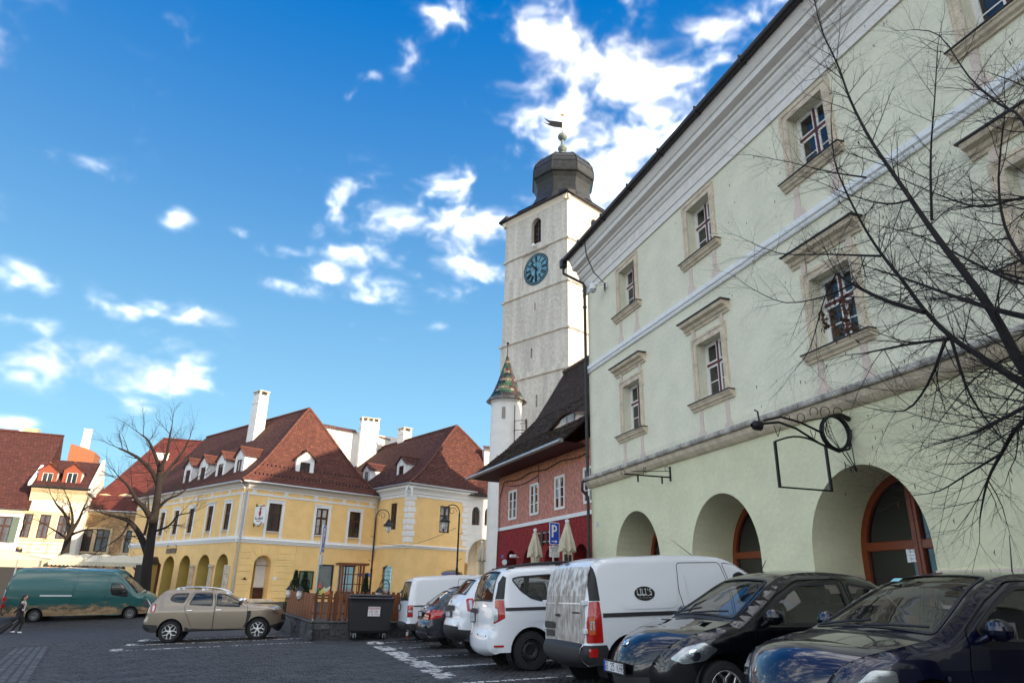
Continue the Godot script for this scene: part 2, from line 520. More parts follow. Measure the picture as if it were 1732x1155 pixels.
	M.conifer = mat("conifer scales", Color(1, 1, 1), 0.9, {"vc": true})
# ---------------------------------------------------------------- ground
const STALL_U := Vector3(0.3024, 0, 0.9532)     # along the parking row, towards the camera
const STALL_H := Vector3(0.9532, 0, -0.3024)    # from the lane towards the green house
func stall(a, b) -> Vector3:
	var p = STALL_U * a + STALL_H * b
	return on_ground(p.x, p.z)
var paint_lines := []      # [a0, b0, a1, b1, half width] in the parking row's own axes
func build_ground():
	# cobble pattern for the distance
	var S = 512
	var im = Image.create(S, S, false, Image.FORMAT_RGB8)
	var hm = Image.create(S, S, false, Image.FORMAT_RGB8)
	var r2 = RandomNumberGenerator.new(); r2.seed = 4
	im.fill(Color(0.30, 0.29, 0.28)); hm.fill(Color(0.3, 0.3, 0.3))
	for row in 32:
		var off = 0 if row % 2 == 0 else 8
		for k in 32:
			var g = r2.randf_range(0.5, 1.0)
			var w = 15 if r2.randf() < 0.8 else 14
			var x0 = k * 16 + off
			for dx in w:
				for dy in range(1, 15):
					var e = 1.0 if dx > 1 and dx < w - 2 and dy > 2 and dy < 13 else 0.8
					im.set_pixel((x0 + dx) % S, row * 16 + dy, Color(g * e, g * e, g * e * 1.02))
					hm.set_pixel((x0 + dx) % S, row * 16 + dy, Color(e, e, e))
	im.generate_mipmaps()
	var nm: Image = hm.duplicate()
	nm.convert(Image.FORMAT_RGBA8)
	nm.bump_map_to_normal_map(3.0)
	M.cobble = mat("stone setts", Color(0.058, 0.06, 0.068), 0.7, {"tex": itex(im), "bump": itex(nm), "scale": 0.28, "bscale": 0.6, "world": true})
	var mb = MB.new()
	var xs = []; var zs = []
	var x = -150.0
	while x < 90: xs.push_back(x); x += (1.5 if x > -45 and x < 12 else 8.0)
	var z = -190.0
	while z < 45: zs.push_back(z); z += (1.5 if z > -66 and z < 4 else 8.0)
	for i in xs.size() - 1:
		for j in zs.size() - 1:
			var p = on_ground(xs[i], zs[j]); var q = on_ground(xs[i + 1], zs[j]); var r = on_ground(xs[i + 1], zs[j + 1]); var s = on_ground(xs[i], zs[j + 1])
			mb.quad(s, r, q, p)
	var ground = struct("ground", mb, M.cobble)
	# painted bays: long lines between the cars, broken thick dashes at their ends
	for a in [-22.3, -19.7, -16.8, -14.3, -11.6, -8.8, -6.1]: paint_lines.push_back([a, 3.0, a, 8.3, 0.055])
	for a in [-21.7, -17.4, -14.6]: paint_lines.push_back([a, 3.0, a - 1.0, 3.0, 0.17])
	for a in [-19.2, -16.1, -12.6]: paint_lines.push_back([a, 2.95, a - 1.3, 2.95, 0.17])
	for a in [-23.9, -26.3, -28.7, -31.1]:
		paint_lines.push_back([a, -4.15, a - 0.15, 1.2, 0.055])
		paint_lines.push_back([a, -4.15, a - 0.8, -4.2, 0.12])
	# stone setts as real stones near the camera
	var sett = MB.new()
	var b = 0.010
	var hx = 0.5; var hz = 0.5
	for i in 4:
		var c0 = [Vector3(-hx, 0, hz), Vector3(hx, 0, hz), Vector3(hx, 0, -hz), Vector3(-hx, 0, -hz)]
		var t0 = []
		for p in c0: t0.push_back(Vector3(p.x * 0.82, 1.0, p.z * 0.82))
		sett.quad(c0[i], c0[(i + 1) % 4], t0[(i + 1) % 4], t0[i])
		if i == 0: sett.quad(t0[0], t0[1], t0[2], t0[3])
	var sm = sett.mesh()
	var dark = []; var dcol = []; var white = []; var wcol = []
	var rr = RandomNumberGenerator.new(); rr.seed = 12
	var blot = FastNoiseLite.new(); blot.seed = 3; blot.frequency = 0.28; blot.fractal_octaves = 3
	var pitch = 0.125
	var basis0 = Basis(STALL_H, Vector3.UP, STALL_U)
	for ia in range(-270, -60):
		var a = ia * pitch
		for ib in range(-130, 70):
			var bb = ib * pitch + (pitch / 2 if ia % 2 else 0.0)
			var p = STALL_U * a + STALL_H * bb
			var d = Vector2(p.x, p.z).length()
			if p.z > -7 or d > 31 or d < 9.5: continue
			var azm = rad_to_deg(atan2(p.x, -p.z))
			if azm < -40 or azm > 14: continue
			if in_strip(a, bb): continue
			var wob = rr.randf_range(-0.012, 0.012)
			var y = gh(p.x, p.z) - 0.012 + rr.randf_range(-0.004, 0.005)
			var t = Transform3D(basis0.rotated(Vector3.UP, rr.randf_range(-0.09, 0.09)) * Basis.from_scale(Vector3(pitch * rr.randf_range(0.86, 0.97), 0.022, pitch * rr.randf_range(0.84, 0.95))), Vector3(p.x + wob, y, p.z + rr.randf_range(-0.01, 0.01)))
			var painted = false
			for l in paint_lines:
				var pa = Vector2(a, bb); var l0 = Vector2(l[0], l[1]); var l1 = Vector2(l[2], l[3])
				if Geometry2D.get_closest_point_to_segment(pa, l0, l1).distance_to(pa) < l[4] + 0.02:
					painted = rr.randf() < 0.86
			if painted:
				var g = rr.randf_range(0.3, 0.62)
				white.push_back(t); wcol.push_back(Color(g, g, g * 0.98))
			else:
				var g = (0.034 + 0.028 * blot.get_noise_2d(a * 4, bb * 4)) * rr.randf_range(0.7, 1.4)
				dark.push_back(t); dcol.push_back(Color(g, g * 1.02, g * 1.1))
	var sett_mat = mat("split granite setts", Color(1, 1, 1), 0.62, {"vc": true, "bump": bump_tex("bump_coarse", 512, 0.03, 5, 8, 6.0), "scale": 4.0, "bscale": 0.8})
	multi("stone_setts", sm, dark, dcol, sett_mat, ground)
	var lines = multi("parking_lines", sm, white, wcol, sett_mat, ground)
	# a strip of larger paving blocks crossing the lane
	var vs = []
	var v0 = MB.new(); v0.box(Vector3(-0.1, -0.06, -0.07), Vector3(0.1, 0.014, 0.07), ID3, 0.016)
	var blk = v0.mesh()
	for i in 5:
		var g = [0.03, 0.042, 0.055, 0.075, 0.046][i]
		vs.push_back(mat("paving block tone %d" % i, Color(g, g * 1.03, g * 1.12), 0.6, {"bump": tex["bump_coarse"], "scale": 3.0, "bscale": 0.6}))
	var n = 0
	for i in range(0, 56):
		for k in 5:
			var c = strip_point(i * 0.245 + (0.12 if k % 2 else 0.0), (k - 2) * 0.185)
			var dir = STRIP_D
			var o = part(ground, "paving_stone", blk, vs[rr.randi() % 5], Transform3D(Basis(dir, Vector3.UP, dir.cross(Vector3.UP)).rotated(Vector3.UP, rr.randf_range(-0.03, 0.03)), on_ground(c.x, c.z) + Vector3(0, rr.randf_range(-0.004, 0.006), 0)))
	# low worn mounds of earth and moss between setts are left to the material
const STRIP_O := Vector3(-8.3, 0, -12.4)
const STRIP_D := Vector3(-0.506, 0, -0.8625)
func strip_point(s, w) -> Vector3:
	return STRIP_O + STRIP_D * s + STRIP_D.cross(Vector3.UP) * w
func in_strip(a, b) -> bool:
	var p = STALL_U * a + STALL_H * b - STRIP_O
	var s = p.dot(STRIP_D); var w = absf(p.dot(STRIP_D.cross(Vector3.UP)))
	return w < 0.5 and s > -0.2 and s < 13.8
func multi(called, m, xf, cols, material, parent):
	var mm = MultiMesh.new()
	mm.transform_format = MultiMesh.TRANSFORM_3D
	mm.use_colors = true
	mm.mesh = m
	mm.instance_count = xf.size()
	for i in xf.size():
		mm.set_instance_transform(i, xf[i]); mm.set_instance_color(i, cols[i])
	var o = MultiMeshInstance3D.new()
	o.name = called
	o.multimesh = mm
	o.material_override = material
	parent.add_child(o, true)
	o.set_meta("kind", "stuff")
	return o
# ---------------------------------------------------------------- building helpers
const ALONG := Transform3D(Vector3(0, 0, 1), Vector3(0, 1, 0), Vector3(-1, 0, 0), Vector3.ZERO)
func pv(a: Array) -> PackedVector2Array:
	var p = PackedVector2Array()
	for i in range(0, a.size(), 2): p.push_back(Vector2(a[i], a[i + 1]))
	return p
func mould(mb: MB, prof: PackedVector2Array, x0, x1):     # profile (out, up) run along x
	mb.prism(prof, -x1, -x0, ALONG)
func fr(mb: MB, x0, y0, x1, y1, w, z0, z1, bev := 0.0):    # four bars of a rectangular frame
	mb.box(Vector3(x0, y0, z0), Vector3(x0 + w, y1, z1), ID3, bev); mb.box(Vector3(x1 - w, y0, z0), Vector3(x1, y1, z1), ID3, bev)
	mb.box(Vector3(x0 + w, y0, z0), Vector3(x1 - w, y0 + w, z1), ID3, bev); mb.box(Vector3(x0 + w, y1 - w, z0), Vector3(x1 - w, y1, z1), ID3, bev)
var shared := {}
func pane_mesh(w, h) -> ArrayMesh:
	var k = "pane %.2f %.2f" % [w, h]
	if not shared.has(k):
		var b = MB.new()
		b.box(Vector3(-w / 2, -h / 2, -0.003), Vector3(w / 2, h / 2, 0.003))
		shared[k] = b.mesh()
	return shared[k]
# casement window in local axes, origin at the centre of the bottom edge, face of the glass at z = 0
# style: cols, rows (heights from the bottom as shares), bar width, materials
func casement(parent, t: Transform3D, w, h, st: Dictionary):
	var key = "cas %.2f %.2f %s" % [w, h, st.key]
	var bars = []; var ys = st.rows; var n = st.get("cols", 2)
	if not shared.has(key):
		var a = MB.new()
		fr(a, -w / 2, 0, w / 2, h, st.out, -0.05, 0.035)
		var iw = w - 2 * st.out; var ih = h - 2 * st.out
		var b = MB.new()
		for i in range(1, n):
			var x = -w / 2 + st.out + iw * i / n
			b.box(Vector3(x - st.mull / 2, st.out, -0.03), Vector3(x + st.mull / 2, h - st.out, 0.045))
		if st.get("transom", 0.0) > 0:
			var y = st.out + ih * st.transom
			for i in n:
				var x0 = -w / 2 + st.out + iw * i / n + (st.mull / 2 if i > 0 else 0.0); var x1 = -w / 2 + st.out + iw * (i + 1) / n - (st.mull / 2 if i < n - 1 else 0.0)
				b.box(Vector3(x0, y - st.mull * 0.55, -0.03), Vector3(x1, y + st.mull * 0.55, 0.043))
		var s = MB.new()      # sashes and glazing bars
		var prev = 0.0
		var panes = []
		for i in n:
			var x0 = -w / 2 + st.out + iw * i / n + (st.mull / 2 if i > 0 else 0.0); var x1 = -w / 2 + st.out + iw * (i + 1) / n - (st.mull / 2 if i < n - 1 else 0.0)
			for seg in st.sashes:       # [from, to, number of panes up]
				var y0 = st.out + ih * seg[0] + (st.mull * 0.55 if seg[0] > 0 else 0.0); var y1 = st.out + ih * seg[1] - (st.mull * 0.55 if seg[1] < 1 else 0.0)
				var sw = st.sash
				if sw > 0: fr(s, x0, y0, x1, y1, sw, -0.02, 0.025)
				var c = seg[2]
				var ph = (y1 - y0 - 2 * sw) / c
				for k in c:
					var py = y0 + sw + ph * k
					if k > 0: s.box(Vector3(x0 + sw, py - 0.013, -0.015), Vector3(x1 - sw, py + 0.013, 0.018))
					panes.push_back([(x0 + x1) / 2, py + ph / 2, x1 - x0 - 2 * sw, ph])
		shared[key] = [a.mesh(), b.mesh(), s.mesh(), panes]
	var q = shared[key]
	var o = part(parent, "window", q[0], st.frame, t)
	if n > 1 or st.get("transom", 0.0) > 0: part(o, "mullion", q[1], st.bars)
	if st.sash > 0: part(o, "sash", q[2], st.sashm)
	for p in q[3]: part(o, "pane", pane_mesh(p[2], p[3]), M.glass, Transform3D(Basis.IDENTITY, Vector3(p[0], p[1], 0)))
	var rk = "room %.2f %.2f" % [w, h]
	if not shared.has(rk):
		var r = MB.new()
		var d = 2.4
		r.quad(Vector3(-w / 2, 0, -d), Vector3(w / 2, 0, -d), Vector3(w / 2, h, -d), Vector3(-w / 2, h, -d))
		r.quad(Vector3(-w / 2, 0, -0.05), Vector3(-w / 2, 0, -d), Vector3(-w / 2, h, -d), Vector3(-w / 2, h, -0.05))
		r.quad(Vector3(w / 2, 0, -d), Vector3(w / 2, 0, -0.05), Vector3(w / 2, h, -0.05), Vector3(w / 2, h, -d))
		r.quad(Vector3(-w / 2, 0, -0.05), Vector3(w / 2, 0, -0.05), Vector3(w / 2, 0, -d), Vector3(-w / 2, 0, -d))
		r.quad(Vector3(-w / 2, h, -d), Vector3(w / 2, h, -d), Vector3(w / 2, h, -0.05), Vector3(-w / 2, h, -0.05))
		shared[rk] = r.mesh()
	part(o, "room", shared[rk], M.room)
	if st.get("curtain", 0.0) > 0:
		var ck = "cur %.2f %.2f" % [w, h]
		if not shared.has(ck):
			var c = MB.new()
			for sd in [-1, 1]:
				var k = 14
				for i in k:
					var x0 = sd * (w / 2 - w * st.curtain * i / k); var x1 = sd * (w / 2 - w * st.curtain * (i + 1) / k)
					var z0 = -0.13 + 0.025 * sin(i * 2.4); var z1 = -0.13 + 0.025 * sin((i + 1) * 2.4)
					c.quad(Vector3(x0, 0, z0), Vector3(x1, 0, z1), Vector3(x1, h, z1), Vector3(x0, h, z0))
			shared[ck] = c.mesh()
		part(o, "curtain", shared[ck], M.curtain)
	return o
# ---------------------------------------------------------------- the pale green arcaded house on the right
func build_green_house():
	var f = face(Vector3(2.719, 0, -22.847), STALL_U)
	var h = thing("green_house", "long pale green three-storey house with deep round arches and white mouldings", "house", f.origin)
	var LEN = 46.0
	var cx = []
	for i in 10: cx.push_back(2.98 + 4.14 * i)
	var lowholes = []; var uph = []
	for x in cx: lowholes.push_back(arch(x - 1.32, x + 1.30, -1.0, 2.14, 3.58, 22))
	for x in cx:
		uph.push_back(rc(x + 0.08 - 0.53, 5.87, x + 0.08 + 0.53, 7.40))
		uph.push_back(rc(x + 0.08 - 0.53, 9.78, x + 0.08 + 0.53, 11.30))
	var mb = MB.new()
	wall(mb, rc(0, -1.0, LEN, 4.72), lowholes, 1.25)
	part(h, "ground_floor_wall", mb, M.green_low, f, true)
	mb = MB.new()
	wall(mb, rc(0, 4.72, LEN, 13.0), uph, 0.28)
	part(h, "upper_wall", mb, M.green, f, true)
	mb = MB.new()       # the end wall, the back and the inside of the arches
	mb.quad(Vector3(0, -1, -12), Vector3(0, -1, 0), Vector3(0, 13, 0), Vector3(0, 13, -12))
	mb.quad(Vector3(LEN, -1, 0), Vector3(LEN, -1, -12), Vector3(LEN, 13, -12), Vector3(LEN, 13, 0))
	mb.quad(Vector3(LEN, -1, -12), Vector3(0, -1, -12), Vector3(0, 13, -12), Vector3(LEN, 13, -12))
	part(h, "side_wall", mb, M.green, f, true)
	# plinth, one block for each pier
	var prev = 0.0
	for x in cx:
		mb = MB.new()
		mb.prism(pv([prev, 0.05, x - 1.33, 0.05, x - 1.33, 0.0, x - 1.312, -0.001, x - 1.312, -1.2, prev + 0.0, -1.2]), -1.78, 1.0, Transform3D(Vector3(1, 0, 0), Vector3(0, 0, 1), Vector3(0, -1, 0), Vector3.ZERO))
		part(h, "plinth", mb, M.stone_flat, f, true)
		prev = x + 1.31
	# cornice under the eaves
	mb = MB.new()
	mould(mb, pv([0, 11.56, 0.05, 11.56, 0.05, 11.72, 0.035, 11.72, 0.035, 11.79, 0.07, 11.81, 0.07, 11.86, 0.045, 11.87, 0.045, 12.14, 0.09, 12.17, 0.11, 12.24, 0.17, 12.27, 0.22, 12.38, 0.22, 12.45, 0.28, 12.47, 0.28, 12.56, 0.46, 12.60, 0.46, 12.76, 0.50, 12.78, 0.56, 12.92, 0.60, 12.98, 0.60, 13.04, 0, 13.04]), -0.35, LEN)
	part(h, "cornice", mb, M.mould, f, true)
	mb = MB.new()
	var x = 0.3
	while x < 24:            # fluted frieze
		for k in 9: mb.box(Vector3(x + k * 0.05, 11.92, 0.045), Vector3(x + k * 0.05 + 0.022, 12.11, 0.053))
		x += 0.62
	var fz = part(h, "frieze_fluting", mb, M.mould, f, true)
	fz.set_meta("kind", "stuff")
	mb = MB.new()
	mould(mb, pv([0, 8.54, 0.05, 8.54, 0.07, 8.58, 0.04, 8.60, 0.04, 8.64, 0.09, 8.66, 0.09, 8.78, 0.03, 8.82, 0, 8.82]), -0.06, LEN)
	part(h, "string_course", mb, M.white_trim, f, true)
	# the stone band above the arches: slab and coved stones
	mb = MB.new()
	mould(mb, pv([0, 4.80, 0.27, 4.80, 0.29, 4.83, 0.29, 4.89, 0.26, 4.92, 0, 4.95]), -0.1, LEN)
	part(h, "band_slab", mb, mat("pale weathered stone", L(206, 198, 186), 0.9, {"tex": tex["dirt"], "scale": 0.6}), f, true)
	x = -0.06
	var k = 0
	rng.seed = 21
	while x < 22:
		var w = rng.randf_range(0.62, 0.95)
		mb = MB.new()
		mould(mb, pv([0, 4.58, 0.05, 4.58, 0.10, 4.61, 0.17, 4.68, 0.20, 4.76, 0.20, 4.797, 0, 4.797]), x + 0.004, x + w - 0.004)
		part(h, "stone", mb, M.stone, f, true)
		x += w
	mb = MB.new()
	mould(mb, pv([0, 4.58, 0.05, 4.58, 0.10, 4.61, 0.17, 4.68, 0.20, 4.76, 0.20, 4.797, 0, 4.797]), x, LEN)
	part(h, "band_stones", mb, M.stone, f, true).set_meta("kind", "stuff")
	# pigeon spikes along the slab
	mb = MB.new()
	x = 0.1
	rng.seed = 5
	while x < 20:
		mb.tube([Vector3(x, 4.93, 0.2), Vector3(x + rng.randf_range(-0.02, 0.02), 5.05, 0.23)], [0.0018, 0.0014], 3, false)
		x += 0.035
	part(h, "pigeon_spikes", mb, M.zinc, f, true).set_meta("kind", "stuff")
	# windows
	var style = {"key": "g", "out": 0.05, "mull": 0.055, "transom": 0.62, "rows": [], "sashes": [[0.0, 0.62, 2], [0.62, 1.0, 1]], "sash": 0.055, "frame": M.white_wood, "bars": M.maroon_wood, "sashm": M.white_wood}
	var sur = MB.new()
	wall_frame(sur, -0.70, -0.0, 0.70, 1.70, 0.17, 0.045)
	var surm = sur.mesh()
	var sil = MB.new()
	mould(sil, pv([0, -0.17, 0.05, -0.17, 0.06, -0.13, 0.11, -0.10, 0.13, -0.05, 0.16, -0.03, 0.16, 0.0, 0, 0.02]), -0.86, 0.86)
	var silm = sil.mesh()
	var lead = MB.new(); lead.box(Vector3(-0.88, 0.0, -0.1), Vector3(0.88, 0.022, 0.185))
	var leadm = lead.mesh()
	var hood = MB.new()
	mould(hood, pv([0, 0, 0.04, 0, 0.05, 0.05, 0.10, 0.08, 0.12, 0.14, 0.22, 0.17, 0.24, 0.23, 0.24, 0.26, 0, 0.26]), -0.95, 0.95)
	var hoodm = hood.mesh()
	var hlead = MB.new(); hlead.box(Vector3(-1.0, 0.26, 0), Vector3(1.0, 0.29, 0.28))
	var hleadm = hlead.mesh()
	var apm = []; var jamm = []
	for s in [-1, 1]:
		var ap = MB.new()
		apm.push_back(ap)
		ap.prism(pv([s * 0.47, 0.0, s * 0.62, 0.0, s * 0.62, -0.48, s * 0.70, -0.56, s * 0.72, -0.68, s * 0.72, -0.74, s * 0.36, -0.74, s * 0.36, -0.68, s * 0.40, -0.58, s * 0.47, -0.52]), 0.0, 0.02)
		var jam = MB.new()
		jamm.push_back(jam)
		jam.box(Vector3(minf(s * 0.55, s * 0.68), 0, 0), Vector3(maxf(s * 0.55, s * 0.68), 0.22, 0.04))
	apm = apm.map(func(q): return q.mesh()); jamm = jamm.map(func(q): return q.mesh())
	for i in 6:
		for fl in 2:
			var y = 5.83 if fl == 0 else 9.74
			var t = f * Transform3D(Basis.IDENTITY, Vector3(cx[i] + 0.08, y + 0.06, -0.27))
			var o = casement(h, wx(h).affine_inverse() * t, 1.06, 1.50, style)
			var u = Transform3D(Basis.IDENTITY, Vector3(0, -0.06, 0.27))
			part(o, "surround", surm, M.stone, u)
			part(o, "sill", silm, M.stone, u)
			part(o, "sill_flashing", leadm, M.dark_metal, u)
			for am in apm: part(o, "apron", am, M.stone_flat, Transform3D(Basis.IDENTITY, Vector3(0, -0.23, 0.27)))
			if fl == 0:
				for jm in jamm: part(o, "lintel_block", jm, M.stone_flat, u.translated_local(Vector3(0, 1.73, 0)))
				part(o, "hood", hoodm, M.stone, u.translated_local(Vector3(0, 1.93, 0)))
				part(o, "hood_flashing", hleadm, M.dark_metal, u.translated_local(Vector3(0, 1.93, 0)))
	# arched glazed doors deep in the arches
	for i in 4:
		arched_door(h, f * Transform3D(Basis.IDENTITY, Vector3(cx[i] - 0.01, 0, -1.2)), 2.62, 2.14, 3.58)
	# roof, eaves gutter, downpipe
	mb = MB.new()
	mb.quad(Vector3(-0.5, 13.05, 0.62), Vector3(LEN, 13.05, 0.62), Vector3(LEN, 18.2, -6), Vector3(-0.5, 18.2, -6))
	mb.quad(Vector3(LEN, 13.05, -12.6), Vector3(-0.5, 13.05, -12.6), Vector3(-0.5, 18.2, -6), Vector3(LEN, 18.2, -6))
	mb.tri(Vector3(-0.5, 13.05, -12.6), Vector3(-0.5, 13.05, 0.62), Vector3(-0.5, 18.2, -6))
	part(h, "roof", mb, M.dark_metal, f, true)
	mb = MB.new()
	mb.tube([Vector3(-0.55, 13.08, 0.69), Vector3(LEN, 13.08, 0.69)], [0.10, 0.10], 12)
	mb.box(Vector3(-0.72, 12.78, 0.58), Vector3(-0.50, 13.14, 0.82), ID3, 0.03)
	x = 0.9
	while x < 22:
		mb.box(Vector3(x, 12.96, 0.575), Vector3(x + 0.05, 13.20, 0.805), ID3, 0.02)
		x += 1.9
	part(h, "gutter", mb, M.dark_metal, f, true)
	mb = MB.new()
	mb.tube([Vector3(-0.6, 12.8, 0.7), Vector3(-0.6, 12.55, 0.7), Vector3(-0.05, 12.0, 0.16), Vector3(0.02, 11.85, 0.13), Vector3(0.02, 4.9, 0.13)], [0.052, 0.052, 0.052, 0.052, 0.052], 10)
	mb.tube([Vector3(0.02, 4.95, 0.13), Vector3(0.04, 4.75, 0.34), Vector3(0.04, 4.5, 0.34), Vector3(0.02, 4.3, 0.13), Vector3(0.02, 2.4, 0.13)], [0.05, 0.05, 0.05, 0.05, 0.05], 10)
	mb.tube([Vector3(0.02, 2.6, 0.13), Vector3(0.02, 0.0, 0.13)], [0.075, 0.075], 10)
	for y in [11.0, 9.0, 7.0, 5.6, 3.6]: mb.tube([Vector3(0.02, y, 0.13), Vector3(0.02, y + 0.06, 0.13)], [0.075, 0.075], 10)
	part(h, "downpipe", mb, M.dark_metal, f, true)
	mb = MB.new()            # lightning wire on pins along the eaves
	x = 0.0
	while x < 20:
		mb.tube([Vector3(x, 13.1, 0.55), Vector3(x, 13.34, 0.5)], [0.012, 0.012], 5)
		x += 1.15
	mb.tube([Vector3(-0.3, 13.3, 0.5), Vector3(22, 13.3, 0.5)], [0.006, 0.006], 4)
	part(h, "lightning_wire", mb, M.dark_metal, f, true)
	mb = MB.new()
	mb.box(Vector3(0.36, 3.33, 0.0), Vector3(0.50, 3.47, 0.012))
	part(h, "house_number_plate", mb, mat("small white plate", Color(0.55, 0.58, 0.62), 0.4, {"tex": text_tex("11", Color(0.85, 0.86, 0.88), Color(0.1, 0.15, 0.4), 24, 24, 0), "uv": true}), f, true)
	# papers stuck inside the door panes
	var sheet = MB.new(); sheet.quv(Vector3(0, 0, 0), Vector3(0.2, 0, 0), Vector3(0.2, 0.34, 0), Vector3(0, 0.34, 0))
	for q in [[10.97, 1.98, 0.2, 0.34], [11.72, 2.02, 0.26, 0.22], [7.35, 1.95, 0.2, 0.24]]:
		var p = MB.new(); p.box(Vector3(q[0], q[1], -1.145), Vector3(q[0] + q[2], q[1] + q[3], -1.141))
		for r in 6: p.col = Color(0.2, 0.2, 0.22)
		part(h, "paper_notice", p, mat("printed notice", Color(1, 1, 1), 0.8, {"tex": text_tex("ORAR\n9-17\n-----\n9-13", Color(0.9, 0.9, 0.9), Color(0.25, 0.25, 0.3), 48, 64, 0), "scale": 4.0}), f, true)
	# surveillance camera with its cables
	var sc = thing("surveillance_camera", "white dome surveillance camera under the eaves of the green house", "camera", f * Vector3(1.55, 11.1, 0))
	mb = MB.new(); mb.box(Vector3(0.0, 0.02, 0), Vector3(0.12, 0.26, 0.09), ID3, 0.02); mb.tube([Vector3(0.04, 0.16, 0.08), Vector3(-0.1, 0.19, 0.4)], [0.03, 0.03], 8)
	part(sc, "bracket", mb, M.sign_white, Transform3D(f.basis, Vector3.ZERO))
	mb = MB.new(); mb.lathe([Vector2(0.02, 0.1), Vector2(0.11, 0.08), Vector2(0.12, -0.06), Vector2(0.1, -0.1)].map(func(q): return q), 12, Transform3D(Basis.from_scale(Vector3(1, -1, 1)), Vector3(-0.1, 0.05, 0.45)))
	mb.lathe([Vector2(0.12, -0.08), Vector2(0.12, 0.1), Vector2(0.07, 0.15), Vector2(0, 0.15)], 12, Transform3D(Basis.IDENTITY, Vector3(-0.1, 0.05, 0.45)))
	part(sc, "housing", mb, M.sign_white, Transform3D(f.basis, Vector3.ZERO))
	mb = MB.new(); mb.ball(Vector3(-0.1, -0.04, 0.45), Vector3(0.1, 0.12, 0.1), 12, 6)
	part(sc, "dome", mb, mat("dome plastic", Color(0.45, 0.45, 0.46), 0.1), Transform3D(f.basis, Vector3.ZERO))
	mb = MB.new()
	for j in 2: mb.tube([Vector3(0.05, 0.2, 0.1), Vector3(-0.05 + 0.03 * j, 0.6, 0.45), Vector3(-0.25 + 0.05 * j, 1.3, 0.62), Vector3(-0.3 + 0.06 * j, 1.85, 0.66)], [0.012, 0.012, 0.012, 0.012], 5)
	mb.tube([Vector3(0.1, 0.2, 0.09), Vector3(0.16, 0.0, 0.12), Vector3(0.1, -0.14, 0.1), Vector3(0.05, 0.0, 0.11), Vector3(0.08, 0.2, 0.1)], [0.014, 0.014, 0.014, 0.014, 0.014], 5)
	part(sc, "cable", mb, M.black, Transform3D(f.basis, Vector3.ZERO))
	# two wrought iron sign brackets
	sign_bracket_small(f)
	sign_bracket_large(f)
func wall_frame(mb, x0, y0, x1, y1, w, d):    # flat stone architrave with a raised outer edge
	var o = rc(x0, y0, x1, y1)
	var bars = [[x0, y0, x0 + w, y1], [x1 - w, y0, x1, y1], [x0 + w, y1 - w, x1 - w, y1]]
	for b in bars: mb.box(Vector3(b[0], b[1], 0), Vector3(b[2], b[3], d * 0.6))
	mb.box(Vector3(x0 - 0.03, y0, 0), Vector3(x0 + 0.035, y1 + 0.03, d)); mb.box(Vector3(x1 - 0.035, y0, 0), Vector3(x1 + 0.03, y1 + 0.03, d))
	mb.box(Vector3(x0 + 0.035, y1 - 0.035, 0), Vector3(x1 - 0.035, y1 + 0.03, d))
	for s in [[x0 - 0.06, x0 - 0.03], [x1 + 0.03, x1 + 0.06]]: mb.box(Vector3(s[0], y1 - 0.45, 0), Vector3(s[1], y1 + 0.03, d * 0.8))
	mb.box(Vector3(x0, y0 - 0.03, 0), Vector3(x1, y0, d * 0.5))
